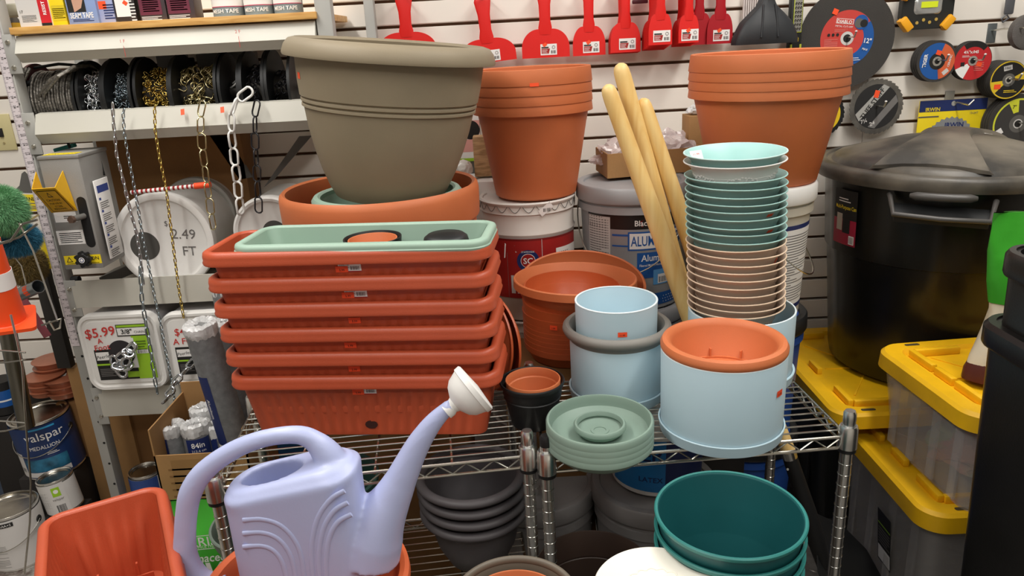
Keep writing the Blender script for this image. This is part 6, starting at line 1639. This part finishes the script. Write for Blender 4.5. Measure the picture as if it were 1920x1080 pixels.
def dt(d, r):
    d.disc(0, 0, r*.88, blue, n=60); d.disc(0, 0, r*.88, P('disc_orange', '#D8643A', .5), a0=-80, a1=70, r0=r*.35, n=30); d.disc(0, 0, r*.40, ink); d.disc(0, 0, r*.23, chrome); d.disc(0, 0, r*.13, ink)
    d.text('TIGER', -r*.62, r*.05, r*.24, paper, .03, rot=PI/2-.1); d.text('CERAMIC', r*.62, .0, r*.14, paper, .02, rot=PI/2-.2); d.rect(r*.3, -r*.62, r*.62, -r*.42, offpaper, n=1, rot=.7); d.rect(-r*.1, r*.3, r*.16, r*.52, sticker, n=1, rot=-.3)
disc_thing('cutoff_wheel', 'blue and orange labelled grinding wheel in front of its stack, left one of two', 'cutting wheel', 1757, 115, .064, .006, 4, .08, black_disc, dt, step=.012, others=('plain black grinding wheel', 'in the left upper stack'))
def dr_(d, r):
    d.disc(0, 0, r*.97, P('disc_red2', '#C4262B', .5), n=60); d.disc(0, 0, r*.97, paper, r0=r*.3, a0=205, a1=245, n=12); d.disc(0, 0, r*.97, ink, r0=r*.7, a0=45, a1=125, n=16); d.disc(0, 0, r*.25, chrome); d.disc(0, 0, r*.15, ink)
    d.text('4½"x.045', -r*.15, r*.45, r*.2, paper, .02); d.lines(-r*.6, r*.2, -r*.15, r*.32, 2, paper, .3); d.lines(r*.1, -r*.5, r*.6, -r*.05, 5, P('pale_red', '#E58A80', .5), .3)
    for i in range(4): d.disc(-r*.58+.006*(i % 2), -r*.1-.006*(i//2), .0035, ink)
    d.rect(r*.2, -r*.3, r*.48, -r*.08, sticker, n=1, rot=-.2)
disc_thing('cutoff_wheel', 'red labelled grinding wheel in front of its stack, right one of two', 'cutting wheel', 1824, 114, .061, .005, 3, .08, black_disc, dr_, step=.012, others=('plain dark grinding wheel', 'in the red labelled stack'))
def dy(d, r):
    d.disc(0, 0, r*.98, P('disc_yellow', '#E4C22A', .5), n=60); d.disc(0, 0, r*.92, ink); d.disc(0, 0, r*.92, P('disc_yellow', '#E4C22A', .5), r0=r*.34, a0=0, a1=28, n=8); d.disc(0, 0, r*.92, P('disc_yellow', '#E4C22A', .5), r0=r*.34, a0=185, a1=225, n=8); d.disc(0, 0, r*.34, greydark); d.disc(0, 0, r*.2, chrome); d.disc(0, 0, r*.12, ink); d.rect(-r*.35, r*.5, r*.1, r*.75, offpaper, n=1, rot=.2); d.bars(-r*.3, r*.55, r*.05, r*.7); d.lines(-r*.2, -r*.65, r*.5, -r*.48, 2, P('disc_yellow', '#E4C22A', .5)); d.rect(-r*.75, -r*.45, -r*.4, -r*.2, sticker, n=1)
disc_thing('grinding_disc', 'black grinding disc with a yellow ring at the front of the small right stack', 'grinding disc', 1891, 150, .060, .010, 6, .09, black_disc, dy, step=.012, others=('plain black grinding disc', 'in the small yellow ringed stack'))
def dy2(d, r):
    yy = P('disc_yellow2', '#DDE03A', .5); d.disc(0, 0, r*.86, yy, n=60); d.disc(0, 0, r*.80, P('disc_charcoal', '#3C3A38', .6)); d.disc(0, 0, r*.80, yy, r0=r*.4, a0=95, a1=120, n=8); d.text('7"', -r*.20, r*.58, r*.16, ink, .02); d.disc(0, 0, r*.30, greydark); d.disc(0, 0, r*.16, offpaper); d.disc(0, 0, r*.12, ink); d.rect(-r*.72, -r*.35, -r*.5, -r*.15, paper, n=1, rot=.6)
disc_thing('grinding_disc', 'large black 7 inch grinding disc with a lime ring at the right picture edge', 'grinding disc', 1908, 232, .095, .008, 4, .08, black_disc, dy2, step=.012, others=('plain black large grinding disc', 'in the large lime ringed stack'))
def ds(d, r):
    d.disc(0, 0, r*.80, P('blade_black', '#2A2A2B', .35), n=60)
    d.poly([(-r*.75, -r*.25), (r*.2, r*.78), (r*.42, r*.68), (-r*.60, -r*.50)], greyst); d.poly([(-r*.25, -r*.72), (r*.68, r*.40), (r*.78, r*.15), (.0, -r*.78)], P('label_dim', '#767472', .4))
    d.text('TUFF STUFF', -r*.16, r*.12, r*.24, ink, .02, rot=PI*.31, width=r*1.25); d.text('7¼', -r*.42, -r*.50, r*.2, offpaper, .01, rot=.3); d.text('24', -r*.1, -r*.6, r*.2, offpaper, .02, rot=.3); d.disc(0, 0, .008, ink); d.rect(-r*.12, r*.32, r*.06, r*.58, sticker, n=1, rot=-.2)
disc_thing('saw_blade', 'grey toothed circular saw blade with black centre label', 'saw blade', 1643, 200, .090, .003, 1, .05, steel_blade, ds, teeth=36)
def dyb(d, r): d.disc(0, 0, r*.80, P('disc_yellow3', '#E9C21E', .5), n=60); d.disc(0, 0, r*.6, ink, r0=r*.5); d.rect(-r*.1, -r*.2, r*.5, r*.2, ink, n=1, rot=.3); d.text('XRP', r*.2, 0, r*.26, yel, .03, rot=.3); d.disc(0, 0, r*.36, ink, r0=r*.28)
disc_thing('saw_blade', 'black toothed saw blade with a yellow centre behind the wide terracotta pots', 'saw blade', 1543, 215, .072, .003, 1, .05, black, dyb, teeth=30)
# blade card IRWIN
p = WP(1782, 235, .03); th = thing('blade_package', 'yellow and navy IRWIN saw blade card hanging behind the black trash can lid', 'blade package', p)
b = M(); wI = 135*p.length/FPX*1.0; wI = .225; b.box((0, 0, 0), (wI, .004, .17), yel, bev=.001); b.build('card', th)
d = Decal(plane_map((0, -.0022, 0), (1, 0, 0), (0, 0, 1))); d.rect(-wI/2, .048, wI/2, .085, navy, n=1); d.text('IRWIN', -wI*.30, .056, .017, yel, .02); d.text('10-24T', wI*.32, .038, .010, grey_ink)
sawp = [(.085*math.cos(R(a))*(1 if a % 12 else .93)+.0, .085*math.sin(R(a))*(1 if a % 12 else .93)-.055) for a in range(0, 181, 6)]
d.poly(sawp, P('blade_print', '#8D8F90', .4)); d.text('IRWIN', .01, .002, .022, navy, .03); d.rect(-wI/2, .030, -wI*.2, .034, greydark, n=1); d.disc(0, .072, .008, greyst); d.build('print', th)
hk = M(); hk.box((p.x, WY-.003, p.z+.095), (.03, .006, .03), greyst, bev=.001); hk.cyl((p.x, WY-.004, p.z+.078), (p.x+.01, WY-.10, p.z+.072), .0028, wire_m, n=8); hk.cyl((p.x+.01, WY-.10, p.z+.072), (p.x+.022, WY-.105, p.z+.088), .0028, wire_m, n=8); o = hk.build('wall_hook', None); tag(o, 'steel wall hook above the IRWIN card', 'hook')
# floodlight
p = WP(1738, 20, .06); th = thing('floodlight', 'black and yellow LED floodlight hanging at the upper right', 'floodlight', p)
b = M(); b.loft([[Vector((x*s, y, z*s)) for x, z in ((-.075, .07), (.075, .07), (.085, .03), (.085, -.02), (.05, -.055), (-.05, -.055), (-.08, -.02), (-.08, .03))] for y, s in ((.03, .95), (0, 1.0), (-.004, .97))], P('rubber_black', '#1B1C1A', .6)); b.build('body', th, sharp=30)
for x, z, a in ((-.066, -.038, 50), (.066, -.038, -50), (-.07, .055, -50), (.07, .055, 50)):
    b = M(); b.box((x, -.002, z), (.045, .03, .026), P('tool_yellow', '#F0A81E', .45), rot=Matrix.Rotation(R(a), 3, 'Y'), bev=.004); b.build('corner_bumper', th)
b = M(); b.loft([[Vector((v.x, -.0045-k, v.y+.015)) for v in rring(0, 0, 0, .044-k, .026-k, .014)] for k in (0, .003)], P('lamp_reflector', '#BFC0BE', .2, .6)); b.build('reflector', th)
b = M(); b.box((.002, -.0085, .018), (.052, .002, .018), P('led_chip_yellow', '#DDEB2A', .4)); b.build('led_chip', th)
d = Decal(plane_map((0, -.0042, 0), (1, 0, 0), (0, 0, 1))); d.text('FLOODLIGHT', 0, .052, .013, paper, .01); 
for i in range(4): d.disc(-.03+i*.02, -.035+(i % 2)*.008, .005, P('icon_gold', '#B99A4A', .5))
d.build('front_print', th)
# key fob & bare hook & grey spool
p = WP(1893, 10, .03); th = thing('carabiner_light', 'small grey clip-on gadget hanging at the upper right corner', 'gadget', p); b = M(); b.box((0, 0, 0), (.03, .01, .055), P('gadget_grey', '#55565A', .4), bev=.005); b.tube([Vector((-.006, 0, -.026)), Vector((-.02, 0, -.04)), Vector((-.014, 0, -.05)), Vector((.004, 0, -.038))], .003, P('gadget_grey', '#55565A', .4), 8, closed=True); b.build('body', th)
p = WP(1859, 62, .003); b = M(); b.box((0, 0, 0), (.028, .006, .06), P('hook_plate', '#6E7476', .4, .5), bev=.001); b.tube([Vector((-.002, -.003, .008)), Vector((0, -.06, .012)), Vector((.004, -.15, .014))], .0028, wire_m, 8); o = b.build('wall_hook', None); o.location = p; tag(o, 'bare grey wall hook left of the grey wire brush', 'hook')
p = WP(1925, 60, .12); th = thing('wheel_brush', 'grey wire wheel cut by the right picture edge', 'wheel', p); b = M(); b.lathe([(.01, 0), (.04, -.004), (.052, 0), (.054, .012), (.052, .024), (.04, .028), (.01, .024)], P('wire_wheel', '#6B6764', .5, .5, bump=1, bscale=500), 48, Matrix.Rotation(R(90), 4, 'X') @ Matrix.Translation((0, 0, -.012)), closed=True); b.build('body', th)
# small items behind between scrapers and dustpan
p = WP(1200, 3, .02); b = M(); b.box((0, 0, 0), (.05, .01, .012), P('dim_maroon', '#5A2A33', .5), bev=.003); o = b.build('hanging_tool', None); o.location = p; tag(o, 'dark tool end poking out above the bunch of red scrapers', 'tool')
th = thing('bristle_pack', 'pale translucent pack behind the dustpans', 'package', WP(1412, 10, .02)); b = M()
for i in range(9): b.box((-.03+i*.007, 0, .0), (.004, .01, .08), P('pale_pack', '#D9CFCB', .3))
b.build('body', th)

# ============================================================ RIGHT SIDE
# trash can
tcy = 2.17
zl = at(1775, 293, tcy).z; TR = .356; tcx = at(1775, 293, tcy).x
base_z = .481
th = thing('trash_can', 'big black plastic trash can with dusty domed lid standing on a yellow tote lid', 'trash can', (tcx, tcy, base_z))
hT = zl-base_z-.02
b = M(); n = 96
def tr_ring(r, z, rib=0): return [Vector(((r+(rib if (i % 16) < 1 else 0))*math.cos(2*PI*i/n), (r+(rib if (i % 16) < 1 else 0))*math.sin(2*PI*i/n), z)) for i in range(n)]
tbk = P('trash_black', '#151412', .28, bump=.2, bscale=14, var=.3)
b.loft([tr_ring(.262, 0), tr_ring(.270, .006), tr_ring(.275, .03, .003), tr_ring(.304, hT*.60, .003), tr_ring(.310, hT*.605, .003), tr_ring(.325, hT*.97, .003), tr_ring(.338, hT*.98), tr_ring(.340, hT)], tbk, True, True); b.build('body', th, sharp=30)
dust = P('dusty_lid', '#756D60', .42, bump=.2, bscale=60, hex2='#383531', vscale=5, v2=(.38, .62))
b = M(); TRr = TR
prof = [(TRr-.018, -.045), (TRr-.004, -.042), (TRr, -.03), (TRr+.001, -.012), (TRr-.004, -.004), (TRr-.018, 0), (TRr-.030, -.001), (TRr-.034, -.006), (TRr-.046, -.006), (TRr-.052, .004), (TRr*.82, .012), (TRr*.65, .028), (TRr*.4, .052), (TRr*.2, .062), (0, .066)]
b.lathe(prof, dust, 96); lid = b.build('lid', th, sharp=45); lid.location = (0, 0, hT+.02)
b = M(); rings = []
for t_ in [i/20 for i in range(21)]:
    y = -TRr*.80+2*TRr*.80*t_; w_ = .050+.085*abs(2*t_-1)**1.6; zz = lambda x, y: .060*(1-((x*x+y*y)/(TRr*.95)**2)**.9)+.004
    h_ = .015*(1-abs(2*t_-1)**6)
    rings.append([Vector((x, y, zz(x, y)+hh)) for x, hh in ((-w_-.012, -.008), (-w_, h_), (-w_*.5, h_+.002), (0, h_+.003), (w_*.5, h_+.002), (w_, h_), (w_+.012, -.008), (0, -.01))])
b.loft(rings, dust); hd_ = b.build('lid_grip', lid, sharp=30)
hd_.rotation_euler = (0, 0, R(-38))
b = M(); b.cyl((.01, .05, .0775), (.01, .05, .0785), .010, black, n=20); b.build('grip_hole', hd_)
d = Decal(plane_map((.10, -.02, .062), (1, 0, -.12), (0, 1, 0))); d.disc(0, 0, .011, paper, r0=.007, a0=60, a1=330); d.build('sticker_mark', lid)
a0 = -90-30
b = M(); ca, sa = math.cos(R(a0)), math.sin(R(a0)); rad = Vector((ca, sa, 0)); tan = Vector((-sa, ca, 0))
for s0, s1_, z_, rr_ in ((-.075, .075, hT+.002-.03, .012),): 
    b.tube([rad*(TRr+.004)+tan*(s0+(s1_-s0)*i/10)+Vector((0, 0, z_+.0))+rad*(.012*math.sin(PI*i/10)) for i in range(11)], [.006]+[.011]*9+[.006], P('handle_grey_plastic', '#4A4744', .4), 12)
b.build('lid_clamp', th)
b = M()
def hp_(t, o, z): return rad*o+tan*t+Vector((0, 0, z))
z0_ = hT-.070
b.add([hp_(-.125, .318, z0_+.03), hp_(.115, .318, z0_+.03), hp_(.105, .385, z0_-.01), hp_(-.105, .385, z0_-.005), hp_(-.125, .318, z0_+.012), hp_(.115, .318, z0_+.006), hp_(.105, .380, z0_-.03), hp_(-.105, .380, z0_-.025)], [(0, 3, 7, 4), (1, 5, 6, 2), (3, 2, 6, 7), (4, 7, 6, 5)], blackpl)
b.tube([hp_(-.125, .318, z0_+.035), hp_(-.108, .385, z0_-.004), hp_(0, .392, z0_-.009), hp_(.108, .385, z0_-.010), hp_(.118, .320, z0_+.03)], .007, P('handle_grey_plastic', '#4A4744', .4), 10)
b.build('side_handle', th)
d = Decal(cyl_map(lambda z: .309+.02*(z/hT)+.004, hT*.80, a0-46)); d.rect(-.05, -.085, .045, .075, ink); d.rect(-.05, -.085, .045, -.01, P('label_crimson', '#9E1F3A', .4)); d.text('Multi-Purpose Can', .0, .025, .016, yel, .01, width=.085); d.lines(-.03, .04, .02, .055, 2, paper, .4); d.rect(-.035, -.045, -.01, .005, P('label_photo', '#B9B0A2', .5)); d.rect(-.008, -.05, .022, .008, ink); d.rect(.02, -.08, .04, -.055, paper); d.bars(.022, -.078, .038, -.058); d.build('product_label', th)

# totes with yellow lids
def tote(label, C, ux, uy, W_, D_, zt, z0, body, lidm=yellow, lab_=None, lt=.05, bs=1, bo=0):
    """C centre of lid, ux long axis angle"""
    th = thing('storage_tote', label, 'storage tote', (C[0], C[1], z0), (0, 0, ux))
    h = zt-z0; hw, hd = W_/2, D_/2
    b = M(); N_ = dict(ncorner=8, nx=10, ny=8)
    b.loft([rring(0, bo, 0, hw*.84, hd*.82*bs, .04, **N_), rring(0, bo, h-.05, hw*.93, hd*.92*bs, .04, **N_)], body, True, False)
    b.loft([rring(0, bo, .004, hw*.84-.003, hd*.82*bs-.003, .04, **N_), rring(0, bo, h-.05, hw*.93-.003, hd*.92*bs-.003, .04, **N_)], body, True, False)
    for s in (-1, 1):
        for t_ in (-.6, -.2, .2, .6):
            b.box((hw*t_, bo+s*(hd*.87*bs), h*.45), (.03, .006, h*.75), body); b.box((s*hw*.885, bo+hd*t_*bs, h*.45), (.006, .025, h*.75), body)
    b.build('body', th, sharp=40)
    b = M()
    R_ = [rring(0, 0, h-lt, hw-.004, hd-.004, .06, **N_), rring(0, 0, h-lt, hw, hd, .062, **N_), rring(0, 0, h-.008, hw-.002, hd-.002, .062, **N_), rring(0, 0, h, hw-.010, hd-.010, .056, **N_), rring(0, 0, h, hw-.045, hd-.045, .04, **N_), rring(0, 0, h-.012, hw-.052, hd-.052, .036, **N_)]
    b.loft(R_, lidm, False, True)
    for sx_ in (-1, 1):
        for sy_ in (-1, 1):
            b.box((sx_*(hw-.072), sy_*(hd-.12), h-.002), (.016, .10, .020), lidm, bev=.003); b.box((sx_*(hw-.14), sy_*(hd-.072), h-.002), (.12, .016, .020), lidm, bev=.003)
        b.box((sx_*(hw-.072), 0, h-.002), (.016, .07, .020), lidm, bev=.003)
        b.box((0, sx_*(hd-.072), h-.002), (.12, .016, .020), lidm, bev=.003)
    for s in (-1, 1):
        for t_ in (-1, 0, 1): b.box((t_*hw*.36, 0, h-.0115), (.006, D_*.7, .006), lidm, rot=Matrix.Rotation(R(34*s), 3, 'Z'), bev=.001)
    b.box((0, 0, h-.0115), (W_*.72, .006, .006), lidm)
    ld = b.build('lid', th, sharp=30)
    b = M()
    for sx_ in (-1, 1):
        for sy_ in (-1, 1): b.loft([rring(sx_*(hw-.10), sy_*(hd-.026), h+.0004+k, .020, .006, .0055, 5, 3, 3) for k in (0, .0004)], P('lid_slot_dark', '#4A3E22', .8))
    b.build('lid_slots', ld)
    if lab_: lab_(th, hw, hd, h)
    return th
# geometry: near lid corner points
q1, q2, q3 = atz(1600, 782, .38), atz(1752, 985, .38), atz(1830, 985, .38)
def t3lab(th, hw, hd, h):
    d = Decal(plane_map((-hw*.905, -.04, h*.42), (0, -1, 0), (-.1, 0, 1))); d.rect(-.035, -.09, .035, .075, ink); d.rect(-.032, -.085, .032, -.04, paper); d.rect(-.033, .03, .033, .034, lime); d.lines(-.03, -.03, .03, .025, 6, grey_ink); d.build('side_label', th)
tote('clear storage tote with a yellow lid on the floor at the right', (1.30, 1.735), 0, 0, .72, .53, .392, .002, clearpl, lab_=t3lab)
tote('smaller clear tote with a yellow lid stacked on the other clear tote', (1.285, 1.66), R(3), 0, .62, .43, .668, .3925, clearpl, lt=.045)
xl_t = atz(1487, 690, .48).x
tote('black storage tote with a yellow lid standing under the trash can', (xl_t+.37, 2.13), 0, 0, .74, .64, .48, .002, blackpl, lt=.045, bs=.74, bo=.075)
# blurred contents of the upper clear tote
crumple('plastic_bag', 'green and orange soft goods inside the upper clear tote', 'soft goods', (1.22, 1.66, .45), .16, .12, .05, P('soft_goods', '#8E9A6A', .8, hex2='#B5755A', vscale=8, v2=(.45, .55)), 6, amp=.3).name = 'soft_goods'
crumple('plastic_bag', 'dull red soft goods inside the upper clear tote, right end', 'soft goods', (1.42, 1.65, .48), .09, .10, .07, P('soft_red', '#9A5A58', .8), 7, amp=.3).name = 'soft_goods'

# black bins at the right edge
bp = P('bin_black', '#1A1918', .35, bump=.15, bscale=200, var=.15)
def bigbin(label, zt, z0, x0, x1, y0, y1, top=None):
    th = thing('black_bin', label, 'bin', ((x0+x1)/2, (y0+y1)/2, z0)); hw, hd, h = (x1-x0)/2, (y1-y0)/2, zt-z0
    b = M(); N_ = dict(ncorner=8, nx=10, ny=8)
    b.loft([rring(0, 0, 0, hw*.86, hd*.86, .05, **N_), rring(0, 0, h-.03, hw*.95, hd*.95, .05, **N_), rring(0, 0, h-.004, hw*.95, hd*.95, .05, **N_), rring(0, 0, h-.004, hw*.90, hd*.90, .045, **N_), rring(0, 0, .02, hw*.82, hd*.82, .045, **N_)], bp, True, True); b.build('body', th)
    b = M(); b.loft([rring(0, 0, h-.045, hw*.99, hd*.99, .06, **N_), rring(0, 0, h-.04, hw, hd, .062, **N_), rring(0, 0, h-.008, hw, hd, .062, **N_), rring(0, 0, h, hw*.975, hd*.975, .058, **N_), rring(0, 0, h, hw*.93, hd*.93, .05, **N_), rring(0, 0, h-.045, hw*.93, hd*.93, .05, **N_)], bp, closed=True); b.build('rim', th)
    return th
z_a = at(1862, 590, 1.32).z; z_b = at(1892, 455, 1.32).z
xb = at(1853, 640, 1.2).x+.055
bigbin('black plastic bin with thick rim, lower of two nested at the right picture edge', z_a, .002, xb-.01, xb+.60, .98, 1.33)
xb2 = at(1880, 480, 1.2).x+.05
bigbin('black plastic bin nested inside the lower one at the right picture edge', z_b, .10, xb2+.0, xb2+.50, 1.0, 1.31)

# green topped bag on the upper tote
tz_ = .6685
th = thing('soil_bag', 'standing pouch, bright green top and cream middle, brown base, on the upper yellow lid', 'bag', (at(1858, 640, 1.62).x+.03, 1.62, tz_))
ht = at(1885, 402, 1.60).z-tz_
creamb = P('bag_cream', '#E9DFC8', .4, bump=.4, bscale=20); brownb = P('bag_brown', '#5A2A22', .35, bump=.4, bscale=30)
def bagpart(name, zs_, m):
    b = M(); rings = []
    for z, hw_, hd_, xo in zs_: rings.append([Vector((xo+hw_*math.cos(a), hd_*math.sin(a)+.004*math.sin(4*a+z*30), z)) for a in [2*PI*i/40 for i in range(40)]])
    b.loft(rings, m); return b.build(name, th, sharp=60)
bagpart('base_gusset', [(0, .075, .045, 0), (.004, .085, .055, 0), (.03, .082, .05, 0), (.06, .074, .045, .008)], brownb)
bagpart('cream_front', [(.04, .080, .045, .004), (.06, .076, .047, .006), (.12, .062, .045, .012), (ht*.42, .058, .040, .016), (ht*.52, .062, .036, .012)], creamb)
bagpart('green_top', [(ht*.48, .063, .0375, .012), (ht*.60, .068, .034, .008), (ht*.78, .074, .022, .004), (ht*.90, .076, .008, .002), (ht, .074, .002, .002)], greenb)
d = Decal(plane_map((-.0, -.036, ht*.70), (1, 0, 0), (0, .10, 1))); d.disc(.0, 0, .014, paper); d.rect(-.02, -.016, .02, -.008, paper); d.disc(0, 0, .009, greenb); d.build('emblem', th)

# shovel
a_, b2_ = at(1462, 800, 1.50), at(1487, 860, 1.50); 
th = thing('shovel', 'black shovel with a short ash handle end standing behind the right rack post', 'shovel', (0, 0, 0))
b = M(); b.cyl(at(1430, 720, 1.66), at(1478, 845, 1.60), .017, handle_w, n=20); b.build('handle', th)
b = M(); b.cyl(at(1477, 843, 1.60), at(1481, 857, 1.60), .0185, chrome, n=20); b.build('ferrule', th)
b = M(); b.tube([at(1481, 857, 1.60), at(1497, 905, 1.59), at(1515, 960, 1.58), at(1530, 1010, 1.57), at(1545, 1060, 1.56)], [.018, .019, .021, .023, .018], black, 16); b.cyl(at(1477, 880, 1.578), at(1477, 880, 1.575), .003, wire_m, n=8); b.build('socket', th)
bl = [at(1530, 962, 1.60), at(1580, 985, 1.72), at(1625, 1030, 1.72), at(1655, 1085, 1.66), at(1640, 1140, 1.58), at(1560, 1140, 1.50), at(1535, 1070, 1.53)]
b = M(); sheet(b, bl, blackpl, .004); b.build('blade', th)

# ============================================================ GROUPS OF REPEATS
GR = {'window box, ': None}
def setg(test, g):
    for o in bpy.data.objects:
        if o.parent is None and 'label' in o and 'group' not in o and test(o): o['group'] = g
nm = lambda o: o.name.split('.')[0]
setg(lambda o: nm(o) == 'window_box_planter' and 'stack' in o['label'] or nm(o) == 'window_box_planter' and 'topmost orange' in o['label'], 'orange-red window boxes in the six-high stack')
setg(lambda o: nm(o) == 'window_box_planter' and 'bottom left' in o['label'], 'orange-red window boxes at the bottom left')
setg(lambda o: 'tall terracotta pot,' in o['label'], 'tall terracotta pots stacked on the white metal pail')
setg(lambda o: 'wide terracotta pot,' in o['label'], 'wide terracotta pots stacked on the white plastic pail')
setg(lambda o: nm(o) == 'flower_bowl' and 'stack' in o['label'] and 'terracotta' not in o['label'], 'bowls in the tall teal and beige stack')
setg(lambda o: 'sage saucer' in o['label'], 'sage saucers on the right rack')
setg(lambda o: 'terracotta' in o['label'] and 'behind the grey-rimmed' in o['label'], 'terracotta saucers and bowls stacked behind')
setg(lambda o: 'standing on edge' in o['label'], 'terracotta saucers standing on edge')
setg(lambda o: 'charcoal bell pot' in o['label'], 'charcoal bell pots on the lower shelf')
setg(lambda o: 'deep teal round pot' in o['label'], 'deep teal round pots in the front stack')
setg(lambda o: nm(o) == 'cylinder_pot', 'pale blue cylinder pots')
setg(lambda o: nm(o) == 'wooden_pole', 'ash wood handles leaning on the pail')
setg(lambda o: nm(o) == 'pail', 'pails behind and under the racks')
setg(lambda o: nm(o) == 'wire_shelving_rack', 'chrome wire racks')
setg(lambda o: nm(o) in ('chain_spool', 'cable_spool'), 'spools on the gondola rod')
setg(lambda o: nm(o) == 'hanging_chain', 'chains hanging in front of the gondola')
setg(lambda o: nm(o) in ('chain_drum',), 'round drums on the third shelf')
setg(lambda o: nm(o) == 'chain_pail', 'square chain pails on the fourth shelf')
setg(lambda o: nm(o) == 'screen_roll', 'rolls of screen mesh')
setg(lambda o: nm(o) == 'paint_can', 'paint cans at the far left')
setg(lambda o: nm(o) == 'duster', 'fluffy dusters at the left edge')
setg(lambda o: nm(o) == 'trowel_blade', 'yellow-edged tool cards at the upper left')
setg(lambda o: nm(o) == 'putty_scraper', 'red scrapers hanging on the slatwall')
setg(lambda o: nm(o) == 'dustpan', 'black dustpans hanging on the slatwall')
setg(lambda o: nm(o) in ('cutoff_wheel', 'grinding_disc'), 'grinding discs hanging on the slatwall')
setg(lambda o: nm(o) == 'saw_blade', 'circular saw blades on the slatwall')
setg(lambda o: nm(o) == 'wall_hook', 'steel hooks in the slatwall')
setg(lambda o: nm(o) == 'storage_tote', 'storage totes with yellow lids')
setg(lambda o: nm(o) == 'black_bin', 'black bins at the right edge')
setg(lambda o: nm(o) == 'plant_saucer' and 'shrink-wrapped' in o['label'], 'shrink-wrapped terracotta saucers at the far left')
setg(lambda o: nm(o) in ('tape_packet', 'product_box', 'product_package'), 'packaged goods on the top board')
setg(lambda o: nm(o) == 'plastic_bag' and 'tray' in o['label'], 'plastic bags in the cardboard tray')
setg(lambda o: nm(o) == 'crate', 'dark crates at the far left')
